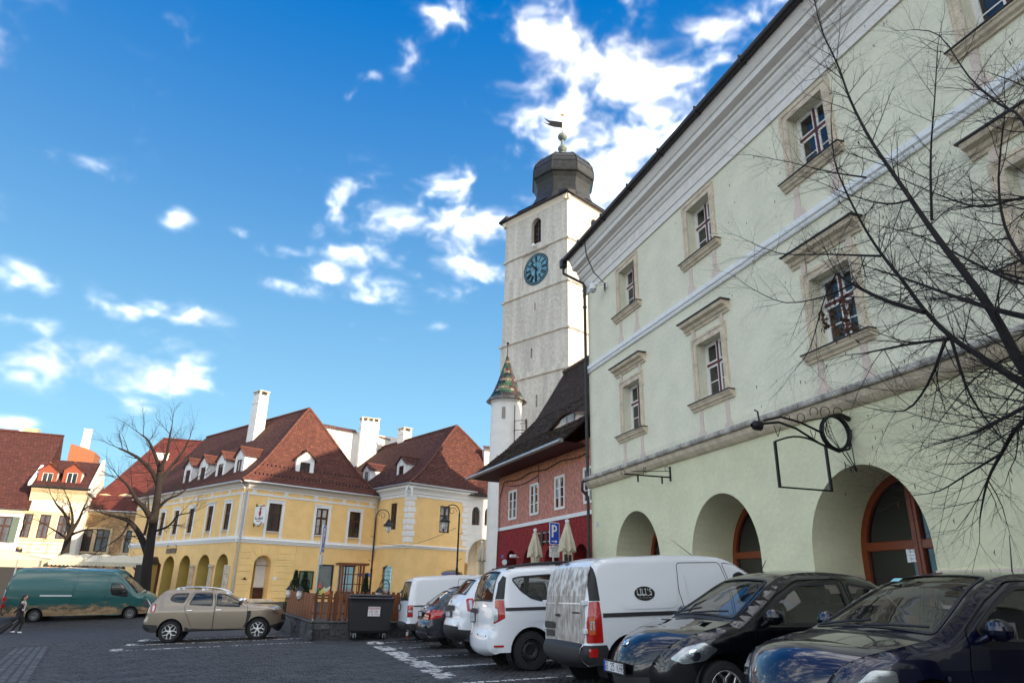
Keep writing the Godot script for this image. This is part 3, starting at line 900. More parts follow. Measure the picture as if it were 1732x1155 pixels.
func arched_door(h, t: Transform3D, w, spring, top):
	# an oak frame following the arch, mullion, transom and panes
	var outer = arch(-w / 2, w / 2, -0.9, spring, top, 22)
	var inner = arch(-w / 2 + 0.14, w / 2 - 0.14, -0.75, spring, top - 0.14, 22)
	var mb = MB.new()
	var n = outer.size()
	for i in n:
		var j = (i + 1) % n
		var a = outer[i]; var b = outer[j]; var c = inner[j]; var d = inner[i]
		mb.quad(Vector3(a.x, a.y, 0.06), Vector3(b.x, b.y, 0.06), Vector3(c.x, c.y, 0.06), Vector3(d.x, d.y, 0.06))
		mb.quad(Vector3(d.x, d.y, 0.06), Vector3(c.x, c.y, 0.06), Vector3(c.x, c.y, -0.06), Vector3(d.x, d.y, -0.06))
	var o = part(h, "arched_door", mb, M.red_wood, wx(h).affine_inverse() * t)
	mb = MB.new()
	mb.box(Vector3(-0.09, -0.75, -0.04), Vector3(0.09, top - 0.15, 0.075), ID3, 0.01)
	mb.box(Vector3(-0.02, -0.75, 0.07), Vector3(0.02, top - 0.16, 0.09), ID3, 0.006)
	part(o, "mullion", mb, M.red_wood)
	for s in [-1, 1]:
		for yy in [[2.2, 2.36, 0.07], [0.3, 1.1, 0.05]]:
			mb = MB.new()
			mb.box(Vector3(minf(s * (w / 2 - 0.15), s * 0.09), yy[0], -0.04), Vector3(maxf(s * (w / 2 - 0.15), s * 0.09), yy[1], yy[2]), ID3, 0.01)
			part(o, "transom" if yy[0] > 2 else "door_panel", mb, M.red_wood)
	for s in [-1, 1]:
		var half = Geometry2D.intersect_polygons(inner, rc(0.09 if s > 0 else -2, -2, 2 if s > 0 else -0.09, 9))[0]
		for yy in [[1.1, 2.2], [2.36, 9.0]]:
			for q in Geometry2D.intersect_polygons(half, rc(-3, yy[0], 3, yy[1])):
				var g = MB.new(); g.prism(q, -0.004, 0.004)
				part(o, "pane", g, M.glass)
	mb = MB.new()
	mb.quad(Vector3(-w / 2, -0.8, -2.5), Vector3(w / 2, -0.8, -2.5), Vector3(w / 2, top, -2.5), Vector3(-w / 2, top, -2.5))
	for s in [-1, 1]: mb.quad(Vector3(s * w / 2, -0.8, -2.5), Vector3(s * w / 2, -0.8, 0), Vector3(s * w / 2, top, 0), Vector3(s * w / 2, top, -2.5))
	mb.quad(Vector3(-w / 2, top, -2.5), Vector3(w / 2, top, -2.5), Vector3(w / 2, top, 0), Vector3(-w / 2, top, 0))
	mb.quad(Vector3(-w / 2, -0.8, -2.5), Vector3(w / 2, -0.8, -2.5), Vector3(w / 2, -0.8, 0), Vector3(-w / 2, -0.8, 0))
	part(o, "room", mb, M.room)
	return o
func curl(c: Vector3, right: Vector3, up: Vector3, r0, r1, a0, a1, n := 10) -> Array:
	var p = []
	for i in n + 1:
		var k = float(i) / n
		var a = lerpf(a0, a1, k); var r = lerpf(r0, r1, k)
		p.push_back(c + right * cos(a) * r + up * sin(a) * r)
	return p
func even(n, r) -> Array:
	var a = []
	for i in n: a.push_back(r)
	return a
func iron(mb, pts, r, sides := 6): mb.tube(pts, even(pts.size(), r * 0.85), sides)
func sign_bracket_small(f):
	var o = thing("sign_bracket", "small straight black iron sign bracket without a board on the green house", "sign bracket", f * Vector3(5.03, 4.3, 0))
	var t = Transform3D(f.basis, Vector3.ZERO)
	var mb = MB.new(); mb.box(Vector3(-0.03, -0.16, 0), Vector3(0.03, 0.22, 0.03), ID3, 0.005)
	part(o, "wall_plate", mb, M.black_iron, t)
	mb = MB.new(); mb.box(Vector3(-0.02, -0.08, 0.03), Vector3(0.02, -0.045, 1.35), ID3, 0.004); iron(mb, [Vector3(0, 0.1, 0.02), Vector3(0, 0.06, 0.6), Vector3(0, 0.03, 1.1)], 0.012)
	for z in [0.25, 0.95]: mb.box(Vector3(-0.02, -0.24, z), Vector3(0.02, -0.08, z + 0.03))
	part(o, "arm", mb, M.black_iron, t)
	mb = MB.new()
	for q in [[0.1, 0.17, 0.07], [0.75, 0.0, 0.06], [0.75, 0.11, 0.05], [1.38, -0.01, 0.07]]: iron(mb, curl(Vector3(0, q[1], q[0]), Vector3(0, 0, 1), Vector3.UP, q[2], q[2] * 0.5, -1.2, 3.6), 0.009, 5)
	part(o, "scrolls", mb, M.black_iron, t)
func sign_bracket_large(f):
	var o = thing("sign_bracket", "large curved black wrought iron sign bracket with an empty hanging frame", "sign bracket", f * Vector3(11.3, 4.1, 0))
	var t = Transform3D(f.basis, Vector3.ZERO)
	var Z = Vector3(0, 0, 1); var Y = Vector3.UP
	var mb = MB.new()
	# ring of the horn, facing along the street
	for dx in [-0.03, 0.03]: iron(mb, curl(Vector3(dx, 0.02, 0.36), Z, Y, 0.30, 0.30, 0.0, TAU, 24), 0.026, 6)
	iron(mb, [Vector3(0, 0.1, 0.02), Vector3(0, -0.25, 0.1), Vector3(0, -0.32, 0.35), Vector3(0, -0.2, 0.75), Vector3(0, 0.02, 1.2), Vector3(0, 0.1, 1.55), Vector3(0, 0.05, 1.85), Vector3(0, -0.02, 2.0)], 0.026)
	iron(mb, [Vector3(0, -0.02, 0.62), Vector3(0, 0.14, 1.1), Vector3(0, 0.2, 1.5), Vector3(0, 0.1, 1.85)], 0.024)
	iron(mb, [Vector3(0, 0.3, 0.4), Vector3(0, 0.2, 0.9), Vector3(0, 0.12, 1.15)], 0.014)
	mb.tube([Vector3(0, 0.33, 0.42), Vector3(0, 0.36, 0.2), Vector3(0, 0.30, 0.02)], [0.02, 0.04, 0.05], 6)
	part(o, "arm", mb, M.black_iron, t)
	mb = MB.new()
	mb.lathe([Vector2(0.02, 0), Vector2(0.09, 0.02), Vector2(0.085, 0.14), Vector2(0.03, 0.2)], 8, Transform3D(Basis(Vector3.RIGHT, PI / 2), Vector3(0, 0.0, 1.92)))
	iron(mb, [Vector3(0, 0.05, 1.95), Vector3(0, 0.25, 1.97), Vector3(0, 0.27, 2.03)], 0.018)
	part(o, "finial", mb, M.black_iron, t)
	mb = MB.new()
	for q in [[1.05, 0.22, 0.11], [0.75, 0.36, 0.12], [0.5, 0.38, 0.14], [0.22, 0.4, 0.13], [1.35, 0.2, 0.07], [0.05, -0.62, 0.09], [0.18, -0.6, 0.08]]: iron(mb, curl(Vector3(0, q[1], q[0]), Z, Y, q[2], q[2] * 0.35, -0.6, 4.4, 14), 0.009, 5)
	for i in 4: iron(mb, curl(Vector3(0, 0.1 + i * 0.04, 0.42), Z, Y, 0.2 - i * 0.02, 0.08, -1.4, 1.6, 10), 0.007, 5)
	for i in 3: iron(mb, [Vector3(0, 0.26 - i * 0.05, 0.5 + 0.05 * i), Vector3(0.0, -0.05, 0.42 + i * 0.07), Vector3(0, -0.28, 0.3)], 0.007, 5)
	part(o, "scrolls", mb, M.black_iron, t)
	mb = MB.new()
	iron(mb, [Vector3(0, -0.3, 0.28), Vector3(0, -0.62, 0.04)], 0.011, 5); iron(mb, [Vector3(0, -0.3, 0.18), Vector3(0, -0.6, 0.02)], 0.011, 5); iron(mb, [Vector3(0, 0.0, 0.05), Vector3(0, -0.65, 0.03)], 0.011, 5)
	part(o, "stay", mb, M.black_iron, t)
	var fm = MB.new()
	var top = []
	for i in 9:
		var k = i / 8.0
		top.push_back(Vector3(0, -0.25 + 0.13 * sin(PI * k), 0.62 + 1.06 * k))
	iron(fm, top, 0.02)
	fm.box(Vector3(-0.02, -1.03, 0.6), Vector3(0.02, -0.25, 0.64)); fm.box(Vector3(-0.02, -1.03, 1.66), Vector3(0.02, -0.25, 1.7)); fm.box(Vector3(-0.014, -1.03, 0.64), Vector3(0.014, -1.005, 1.66))
	for z in [0.85, 1.6]:
		iron(fm, [Vector3(0, -0.16, z), Vector3(0, 0.02, z - 0.07)], 0.008, 5); iron(fm, [Vector3(0, -0.16, z), Vector3(0, 0.02, z + 0.06)], 0.008, 5)
	part(o, "hanging_frame", fm, M.black_iron, t)
# ---------------------------------------------------------------- lettering as a small computed picture
var font5 := {}
func text_tex(s: String, bg: Color, fg: Color, w: int, h: int, frame := 1) -> ImageTexture:
	if font5.is_empty():
		var rows = {
			"A": "01110100011000111111100011000110001", "B": "11110100011000111110100011000111110", "C": "01110100011000010000100001000101110", "D": "11110100011000110001100011000111110",
			"E": "11111100001000011110100001000011111", "F": "11111100001000011110100001000010000", "G": "01110100011000010111100011000101110", "H": "10001100011000111111100011000110001",
			"I": "01110001000010000100001000010001110", "J": "00111000100001000010000101001001100", "K": "10001100101010011000101001001010001", "L": "10000100001000010000100001000011111",
			"M": "10001110111010110101100011000110001", "N": "10001110011010110011100011000110001", "O": "01110100011000110001100011000101110", "P": "11110100011000111110100001000010000",
			"Q": "01110100011000110001101011001001101", "R": "11110100011000111110101001001010001", "S": "01111100001000001110000010000111110", "T": "11111001000010000100001000010000100",
			"U": "10001100011000110001100011000101110", "V": "10001100011000110001100010101000100", "W": "10001100011000110101101011101110001", "X": "10001100010101000100010101000110001",
			"Y": "10001100010101000100001000010000100", "Z": "11111000010001000100010001000011111", "0": "01110100011001110101110011000101110", "1": "00100011000010000100001000010001110",
			"2": "01110100010000100010001000100011111", "3": "11111000100010000010000011000101110", "4": "00010001100101010010111110001000010", "5": "11111100001111000001000011000101110",
			"6": "00110010001000011110100011000101110", "7": "11111000010001000100010000100001000", "8": "01110100011000101110100011000101110", "9": "01110100011000101111000010001001100",
			"-": "00000000000000011111000000000000000", "'": "00100001000000000000000000000000000", ".": "00000000000000000000000000110001100", "/": "00001000010001000100010001000010000"}
		font5 = rows
	var im = Image.create(w, h, false, Image.FORMAT_RGB8)
	im.fill(bg.linear_to_srgb())
	var c = fg.linear_to_srgb()
	var ls = s.split("\n")
	var most = 1
	for l in ls: most = maxi(most, l.length())
	var sx = float(w - 4) / (most * 6.0); var sy = float(h - 4) / (ls.size() * 9.0)
	for li in ls.size():
		var l = ls[li]
		var x0 = (w - l.length() * 6 * sx) / 2.0
		for ci in l.length():
			if not font5.has(l[ci]): continue
			var g: String = font5[l[ci]]
			for y in 7:
				for x in 5:
					if g[y * 5 + x] == "1":
						im.fill_rect(Rect2i(int(x0 + (ci * 6 + x + 0.5) * sx), int(2 + (li * 9 + y + 1) * sy), maxi(1, int(ceil(sx))), maxi(1, int(ceil(sy)))), c)
	if frame > 0:
		im.fill_rect(Rect2i(0, 0, w, frame), c); im.fill_rect(Rect2i(0, h - frame, w, frame), c); im.fill_rect(Rect2i(0, 0, frame, h), c); im.fill_rect(Rect2i(w - frame, 0, frame, h), c)
	return itex(im)
# ---------------------------------------------------------------- roofs
# tiled slope between an eave (eL to eR as seen from outside) and a top edge; sag bends it like an old bell-cast roof
func slope_pt(eL, eR, tL, tR, u, v, sag) -> Vector3:
	return eL.lerp(tL, v).lerp(eR.lerp(tR, v), u) + Vector3.DOWN * sag * 6.75 * v * (1 - v) * (1 - v)
func tiles(mb: MB, eL: Vector3, eR: Vector3, tL: Vector3, tR: Vector3, tw, th, sag, c0: Color, c1: Color, rag := 0.006, moss := 0.0):
	var rise = ((eL + eR) / 2).distance_to((tL + tR) / 2)
	var rows = int(rise / th)
	var n0 = (eR - eL).cross(tL - eL)
	if n0.length() < 1e-6 or eR.distance_to(eL) < 0.01: n0 = (tR - tL).cross(tL - eL)
	n0 = n0.normalized()
	for i in rows:
		var v0 = float(i) / rows; var v1 = float(i + 1) / rows
		var wd = slope_pt(eL, eR, tL, tR, 0, v0, sag).distance_to(slope_pt(eL, eR, tL, tR, 1, v0, sag))
		var cnt = int(ceil(wd / tw)) + 1
		var off = 0.0 if i % 2 == 0 else 0.5
		var tone = rng.randf_range(0.92, 1.06)
		for k in cnt:
			var u0 = clampf((k - off) * tw / wd, 0, 1); var u1 = clampf((k + 1 - off) * tw / wd - 0.012 / wd, 0, 1)
			if u1 - u0 < 1e-5: continue
			var lift = 0.032 + rng.randf_range(-rag, rag)
			var a = slope_pt(eL, eR, tL, tR, u0, v0, sag); var b = slope_pt(eL, eR, tL, tR, u1, v0, sag)
			var c = slope_pt(eL, eR, tL, tR, u1, v1, sag); var d = slope_pt(eL, eR, tL, tR, u0, v1, sag)
			var w = rng.randf() * rng.randf()
			var col = c0.lerp(c1, w) * (tone * rng.randf_range(0.88, 1.12))
			if moss > 0 and rng.randf() < moss: col = col.lerp(Color(0.06, 0.065, 0.03), rng.randf_range(0.2, 0.6))
			mb.col = Color(col.r, col.g, col.b)
			mb.quad(a + n0 * lift, b + n0 * lift, c + n0 * 0.004, d + n0 * 0.004)
			mb.col = Color(col.r * 0.9, col.g * 0.9, col.b * 0.9)  # front edge darkened in the colour, painting the shade line under each row
			mb.quad(a, b, b + n0 * lift, a + n0 * lift)
	mb.col = Color.WHITE
func deck(mb: MB, eL, eR, tL, tR, sag):     # the boards under the tiles
	var n = 6
	for i in n:
		var v0 = float(i) / n; var v1 = float(i + 1) / n
		var dn = Vector3.DOWN * 0.04
		mb.quad(slope_pt(eL, eR, tL, tR, 0, v0, sag) + dn, slope_pt(eL, eR, tL, tR, 1, v0, sag) + dn, slope_pt(eL, eR, tL, tR, 1, v1, sag) + dn, slope_pt(eL, eR, tL, tR, 0, v1, sag) + dn)
func caps(mb: MB, pts: Array, r, col: Color):      # a row of overlapping ridge tiles along a line
	for i in pts.size() - 1:
		var a: Vector3 = pts[i]; var b: Vector3 = pts[i + 1]
		var n = maxi(1, int(a.distance_to(b) / 0.36))
		for k in n:
			var c = col * rng.randf_range(0.8, 1.15)
			mb.col = Color(c.r, c.g, c.b)
			var p = a.lerp(b, float(k) / n); var q = a.lerp(b, float(k + 1.12) / n)
			mb.tube([p, q], [r, r * 0.82], 7)
	mb.col = Color.WHITE
func hip_line(e: Vector3, t: Vector3, sag, n := 10) -> Array:
	var p = []
	for i in n + 1:
		var v = float(i) / n
		p.push_back(e.lerp(t, v) + Vector3.DOWN * sag * 6.75 * v * (1 - v) * (1 - v) + Vector3.UP * 0.03)
	return p
func roof(h, faces: Array, hips: Array, tw, th, sag, c0, c1, called := "roof", moss := 0.0):
	var o = wx(h).affine_inverse()
	var d = MB.new()
	for q in faces: deck(d, q[0], q[1], q[2], q[3], sag)
	var r = part(h, called, d, M.roof_base, o)
	var t = MB.new()
	for q in faces: tiles(t, q[0], q[1], q[2], q[3], tw, th, sag, c0, c1, 0.007, moss)
	part(r, "roof_tiles", t, M.tile).set_meta("kind", "stuff")
	if hips:
		var c = MB.new()
		for l in hips: caps(c, l, 0.11, c0.lerp(c1, 0.4))
		part(r, "ridge_tiles", c, M.tile).set_meta("kind", "stuff")
	return r
# gabled dormer: t at the middle of the foot of its front wall, z outwards
func dormer(h, t: Transform3D, w, ht, depth, c0, c1, frame_mat = null, win_h = 0.0, wall_mat = null):
	var fm = frame_mat if frame_mat else M.white_trim
	var wm = wall_mat if wall_mat else M.white_trim
	var gh_ = w * 0.42
	if win_h == 0.0: win_h = ht * 0.74
	var ww = w * 0.56
	var mb = MB.new()
	wall(mb, pv([-w / 2, 0, w / 2, 0, w / 2, ht, 0, ht + gh_, -w / 2, ht]), [rc(-ww / 2, 0.12, ww / 2, 0.12 + win_h)], 0.08)
	var o = part(h, "dormer", mb, fm, wx(h).affine_inverse() * t)
	for s in [-1, 1]:
		mb = MB.new()
		var p = [Vector3(s * w / 2, 0, 0), Vector3(s * w / 2, 0, -depth * 0.12), Vector3(s * w / 2, ht, -depth), Vector3(s * w / 2, ht, 0)]
		mb.quad(p[0], p[1], p[2], p[3])
		part(o, "dormer_cheek", mb, wm)
	var ov = 0.16
	var t2 = MB.new()
	for s in [-1, 1]:
		var e0 = Vector3(s * (w / 2 + ov), ht - ov * 0.75, ov); var e1 = Vector3(s * (w / 2 + ov), ht - ov * 0.75, -depth); var r0 = Vector3(0, ht + gh_ + 0.02, ov); var r1 = Vector3(0, ht + gh_ + 0.02, -depth - 0.6)
		if s > 0: tiles(t2, e0, e1, r0, r1, 0.19, 0.17, 0.0, c0, c1)
		else: tiles(t2, e1, e0, r1, r0, 0.19, 0.17, 0.0, c0, c1)
		var e2 = e0 + Vector3.DOWN * 0.06; var r2 = r0 + Vector3.DOWN * 0.06
		t2.col = c0 * 0.8
		if s > 0: t2.quad(e2, e0, r0, r2)
		else: t2.quad(r2, r0, e0, e2)
		t2.col = Color.WHITE
	caps(t2, [Vector3(0, ht + gh_ + 0.05, ov), Vector3(0, ht + gh_ + 0.05, -depth - 0.5)], 0.09, c0.lerp(c1, 0.5))
	part(o, "dormer_roof", t2, M.tile).set_meta("kind", "stuff")
	casement_sub(o, Transform3D(Basis.IDENTITY, Vector3(0, 0.12, -0.07)), ww, win_h, M.brown_wood if not frame_mat else M.white_wood)
	return o
func casement_sub(o, t, w, h, m):     # window of a part: frame with two panes, one level below
	var mb = MB.new()
	fr(mb, -w / 2, 0, w / 2, h, 0.05, -0.03, 0.03)
	mb.box(Vector3(-0.025, 0.05, -0.02), Vector3(0.025, h - 0.05, 0.03))
	part(o, "dormer_window", mb, m, t)
	mb = MB.new(); mb.box(Vector3(-w / 2 + 0.05, 0.05, -0.005), Vector3(-0.025, h - 0.05, 0.0)); part(o, "pane", mb, M.glass, t)
	mb = MB.new(); mb.box(Vector3(0.025, 0.05, -0.005), Vector3(w / 2 - 0.05, h - 0.05, 0.0)); part(o, "pane", mb, M.glass, t)
	mb = MB.new(); mb.quad(Vector3(-w / 2, 0, -1.4), Vector3(w / 2, 0, -1.4), Vector3(w / 2, h, -1.4), Vector3(-w / 2, h, -1.4)); part(o, "room", mb, M.room, t)
func chimney(h, p: Vector3, dir: Vector3, w, d, ht, m, holes := 0, taper := 0.0):
	var t = wx(h).affine_inverse() * face(p, dir)
	var mb = MB.new()
	var c = []
	for y in [0.0, ht]:
		var k = 1.0 - taper * y / ht
		c.push_back([Vector3(-w / 2 * k, y, d / 2 * k), Vector3(w / 2 * k, y, d / 2 * k), Vector3(w / 2 * k, y, -d / 2 * k), Vector3(-w / 2 * k, y, -d / 2 * k)])
	for i in 4: mb.quad(c[0][i], c[0][(i + 1) % 4], c[1][(i + 1) % 4], c[1][i])
	var k2 = 1.0 - taper
	w *= k2; d *= k2
	if holes == 0: mb.quad(c[1][0], c[1][1], c[1][2], c[1][3])
	var o = part(h, "chimney", mb, m, t)
	mb = MB.new()
	mb.box(Vector3(-w / 2 - 0.05, ht * 0.86, -d / 2 - 0.05), Vector3(w / 2 + 0.05, ht * 0.86 + 0.08, d / 2 + 0.05), ID3, 0.02)
	if holes > 0:
		for i in holes + 1:
			for s in [-1, 1]:
				var x = -w / 2 + (w - 0.14) * i / holes
				mb.box(Vector3(x, ht, s * d / 2 - (0.14 if s > 0 else 0.0)), Vector3(x + 0.14, ht + 0.28, s * d / 2 + (0.14 if s < 0 else 0.0)))
	part(o, "collar", mb, m)
	mb = MB.new()
	var top = ht + (0.28 if holes > 0 else 0.0)
	mb.box(Vector3(-w / 2 - 0.08, top, -d / 2 - 0.08), Vector3(w / 2 + 0.08, top + 0.09, d / 2 + 0.08), ID3, 0.02)
	part(o, "cap", mb, M.stone if holes > 0 else m)
	return o
const RED0 := Color(0.092, 0.030, 0.023)
const RED1 := Color(0.155, 0.058, 0.040)
const MAR0 := Color(0.060, 0.018, 0.016)
const MAR1 := Color(0.095, 0.030, 0.024)
const OLD0 := Color(0.040, 0.026, 0.020)
const OLD1 := Color(0.11, 0.062, 0.044)
# ---------------------------------------------------------------- pink and crimson house beside the green one
func build_pink_house():
	var f = face(Vector3(-0.439, 0, -30.663), Vector3(0.3746, 0, 0.9272))
	var h = thing("pink_house", "pink over crimson rough-rendered house with a steep dark mossy roof", "house", Vector3(-0.439, 0, -30.663))
	var o = wx(h).affine_inverse()
	var W = 8.5
	var wins = [[1.25, 2.12], [3.46, 4.29], [5.69, 6.51], [7.92, 8.70]]
	var hol = []
	for q in wins: hol.push_back(rc(q[0], 4.13, minf(q[1], 8.49), 5.33))
	var mb = MB.new()
	wall(mb, rc(0, 3.84, W, 5.62), hol, 0.06)
	part(h, "upper_wall", mb, M.pink, f, true)
	mb = MB.new()
	wall(mb, rc(0, 5.62, W, 6.3), [], 0)
	part(h, "top_wall_band", mb, M.orange, f, true)
	mb = MB.new()
	var ar = []
	for q in [[0.93, 2.2, 2.92], [2.79, 3.95, 2.92], [4.75, 6.02, 2.9], [7.1, 8.2, 2.88]]: ar.push_back(arch(q[0], q[1], -1, 2.2, q[2]))
	wall(mb, pv([-0.28, -1, W, -1, W, 3.84, 0, 3.84]), ar, 0.5)
	part(h, "ground_floor_wall", mb, M.red, f, true)
	for a in ar:
		mb = MB.new(); mb.flat(a, -0.5)
		part(h, "arch_door", mb, mat("dark arch door", Color(0.03, 0.018, 0.014), 0.6), f, true)
	mb = MB.new(); mould(mb, pv([0, 3.77, 0.03, 3.77, 0.035, 3.9, 0, 3.9]), 0, W)
	part(h, "white_band", mb, M.white_trim, f, true)
	mb = MB.new()
	mb.quad(Vector3(-0.28, -1, -6), Vector3(-0.28, -1, 0), Vector3(0, 3.84, 0), Vector3(0, 3.84, -6)); mb.quad(Vector3(0, 3.84, -6), Vector3(0, 3.84, 0), Vector3(0, 6.3, 0), Vector3(0, 6.3, -6))
	mb.quad(Vector3(W, -1, -6), Vector3(0, -1, -6), Vector3(0, 6.3, -6), Vector3(W, 6.3, -6))
	part(h, "side_wall", mb, M.pink, f, true)
	var st = {"key": "p", "out": 0.055, "mull": 0.06, "transom": 0.0, "rows": [], "sashes": [[0.0, 1.0, 3]], "sash": 0.035, "frame": M.white_wood, "bars": M.white_wood, "sashm": M.white_wood, "curtain": 0.32}
	for q in wins:
		casement(h, o * f * Transform3D(Basis.IDENTITY, Vector3((q[0] + q[1]) / 2, 4.13, 0.0)), q[1] - q[0], 1.2, st)
	# roof, boarded soffit, gutter
	var rows = [[-1.2, 6.16, 0.95], [-0.25, 7.35, -0.35], [0.56, 8.70, -1.5], [0.75, 9.85, -2.15], [0.85, 11.1, -2.85]]
	rng.seed = 77
	var t = MB.new(); var d = MB.new()
	for i in 4:
		var a = f * Vector3(rows[i][0], rows[i][1], rows[i][2]); var b = f * Vector3(rows[i + 1][0], rows[i + 1][1], rows[i + 1][2])
		var a2 = f * Vector3(8.36, rows[i][1], rows[i][2]); var b2 = f * Vector3(8.36, rows[i + 1][1], rows[i + 1][2])
		tiles(t, a, a2, b, b2, 0.16, 0.13, 0.0, OLD0, OLD1, 0.012, 0.16)
		deck(d, a, a2, b, b2, 0.0)
		var zb = -5.7 - rows[i][2]; var zc = -5.7 - rows[i + 1][2]
		var a3 = f * Vector3(rows[i][0], rows[i][1], zb); var b3 = f * Vector3(rows[i + 1][0], rows[i + 1][1], zc)
		tiles(t, a3, a, b3, b, 0.2, 0.17, 0.0, OLD0, OLD1, 0.012, 0.16)
		deck(d, a3, a, b3, b, 0.0)
		deck(d, f * Vector3(8.36, rows[i][1], zb), a3, f * Vector3(8.36, rows[i + 1][1], zc), b3, 0.0)
	var r = part(h, "roof", d, M.roof_base, o)
	part(r, "roof_tiles", t, M.tile).set_meta("kind", "stuff")
	var cp = MB.new()
	caps(cp, [f * Vector3(0.8, 11.15, -2.85), f * Vector3(8.36, 11.15, -2.85)], 0.11, OLD1)
	part(r, "ridge_tiles", cp, M.tile).set_meta("kind", "stuff")
	mb = MB.new()
	mb.quad(Vector3(-1.15, 6.05, 0), Vector3(8.36, 6.05, 0), Vector3(8.36, 6.1, 0.93), Vector3(-1.15, 6.1, 0.93))
	mb.quad(Vector3(-1.15, 6.05, -6), Vector3(0, 6.05, -6), Vector3(0, 6.05, 0), Vector3(-1.15, 6.05, 0))
	part(h, "soffit", mb, mat("maroon boarded soffit", L(84, 34, 34), 0.7, {"tex": tex["plaster_fine"], "scale": 1.0}), f, true)
	mb = MB.new()
	mb.tube([Vector3(-1.45, 6.13, 1.02), Vector3(8.3, 6.13, 1.02)], [0.075, 0.075], 10)
	for i in 9: mb.tube([Vector3(-1.0 + i * 1.15, 6.13, 1.02), Vector3(-0.95 + i * 1.15, 6.13, 1.02)], [0.085, 0.085], 10)
	part(h, "gutter", mb, M.zinc, f, true)
	# eyebrow dormer
	mb = MB.new()
	var g = MB.new()
	var eb = []
	for i in 15:
		var k = i / 14.0 * 2 - 1
		eb.push_back([6.45 + k * 1.55, 7.22 + 0.34 * pow(cos(k * PI / 2), 1.5)])
	for i in 14:
		var a = eb[i]; var b = eb[i + 1]
		mb.quad(f * Vector3(a[0], 7.14, -0.15), f * Vector3(b[0], 7.14, -0.15), f * Vector3(b[0], b[1], -0.22), f * Vector3(a[0], a[1], -0.22))
		g.col = OLD1 * rng.randf_range(0.7, 1.2)
		g.quad(f * Vector3(a[0], a[1], -0.05), f * Vector3(b[0], b[1], -0.05), f * Vector3(b[0], b[1] + 0.14, -0.8), f * Vector3(a[0], a[1] + 0.14, -0.8))
	var ey = part(h, "eyebrow_dormer", mb, M.stone_flat, o)
	part(ey, "eyebrow_roof", g, M.tile)
	for x in [6.15, 6.75]:
		mb = MB.new(); mb.box(Vector3(x - 0.26, 7.2, -0.17), Vector3(x + 0.26, 7.46, -0.12))
		part(ey, "pane", mb, M.glass, f)
	# cables along the wall
	mb = MB.new()
	var cab = []
	for i in 22: cab.push_back(Vector3(0.3 + i * 0.38, 5.72 + 0.05 * sin(i * 0.9) - (0.5 if i == 0 else 0.0) + 0.004 * i, 0.04))
	iron(mb, cab, 0.022, 5)
	cab = []
	for i in 12: cab.push_back(Vector3(1.0 + i * 0.3, 5.6 - 0.15 * sin(i / 11.0 * PI), 0.04))
	iron(mb, cab, 0.015, 5)
	iron(mb, [Vector3(0.3, 5.3, 0.04), Vector3(0.28, 3.9, 0.05), Vector3(0.1, 2.4, 0.05)], 0.015, 5)
	iron(mb, [Vector3(4.3, 5.3, 0.04), Vector3(4.3, 6.0, 0.04)], 0.015, 5)
	part(h, "wall_cable", mb, M.black, f, true)
	# lettering of upright black bars on two rails
	mb = MB.new()
	for q in [[3.85, 3.05, 0.16], [4.22, 3.0, 0.2], [6.25, 3.08, 0.14], [6.5, 3.08, 0.14], [6.75, 3.08, 0.14]]: pass
	var sg = thing("house_lettering", "black bar letters on thin rails across the crimson wall", "sign", f * Vector3(5.0, 3.2, 0.03))
	var tb = Transform3D(f.basis, Vector3.ZERO)
	mb = MB.new()
	for y in [-0.12, 0.2]: mb.box(Vector3(-1.2, y, 0.0), Vector3(1.0, y + 0.02, 0.02))
	part(sg, "rail", mb, M.paper, tb)
	for q in [[-0.95, 0.13], [-0.78, 0.08], [-0.42, 0.2], [0.45, 0.09], [0.60, 0.09], [0.74, 0.09], [0.05, 0.12]]:
		mb = MB.new(); mb.box(Vector3(q[0], -0.22, 0.015), Vector3(q[0] + q[1], 0.28, 0.05), ID3, 0.01)
		part(sg, "letter", mb, M.black, tb)
	mb = MB.new()
	mb.tube([Vector3(1.45, 2.45, 0.1), Vector3(1.75, 2.45, 0.35)], [0.11, 0.11], 10)
	part(h, "vent_pipe", mb, M.zinc, f, true)
	mb = MB.new(); mb.box(Vector3(0.55, 2.65, 0), Vector3(0.78, 2.78, 0.012))
	part(h, "street_name_plate", mb, mat("blue enamel plate", Color(0.08, 0.11, 0.4), 0.3), f, true)
	mb = MB.new(); mb.tube([Vector3(2.45, 2.62, 0.02), Vector3(2.45, 2.66, 0.18)], [0.02, 0.02], 6); mb.box(Vector3(2.38, 2.6, 0.14), Vector3(2.52, 2.72, 0.4), ID3, 0.02)
	part(h, "wall_camera", mb, M.sign_white, f, true)
	# the front stands 0.9 m behind the green house's, so that the eaves end at its corner
	for q in [h, sg]:
		q.position = Vector3(q.position.x * 1.081, q.position.y * 1.081 - 0.109, q.position.z * 1.081)
		q.scale = Vector3.ONE * 1.081
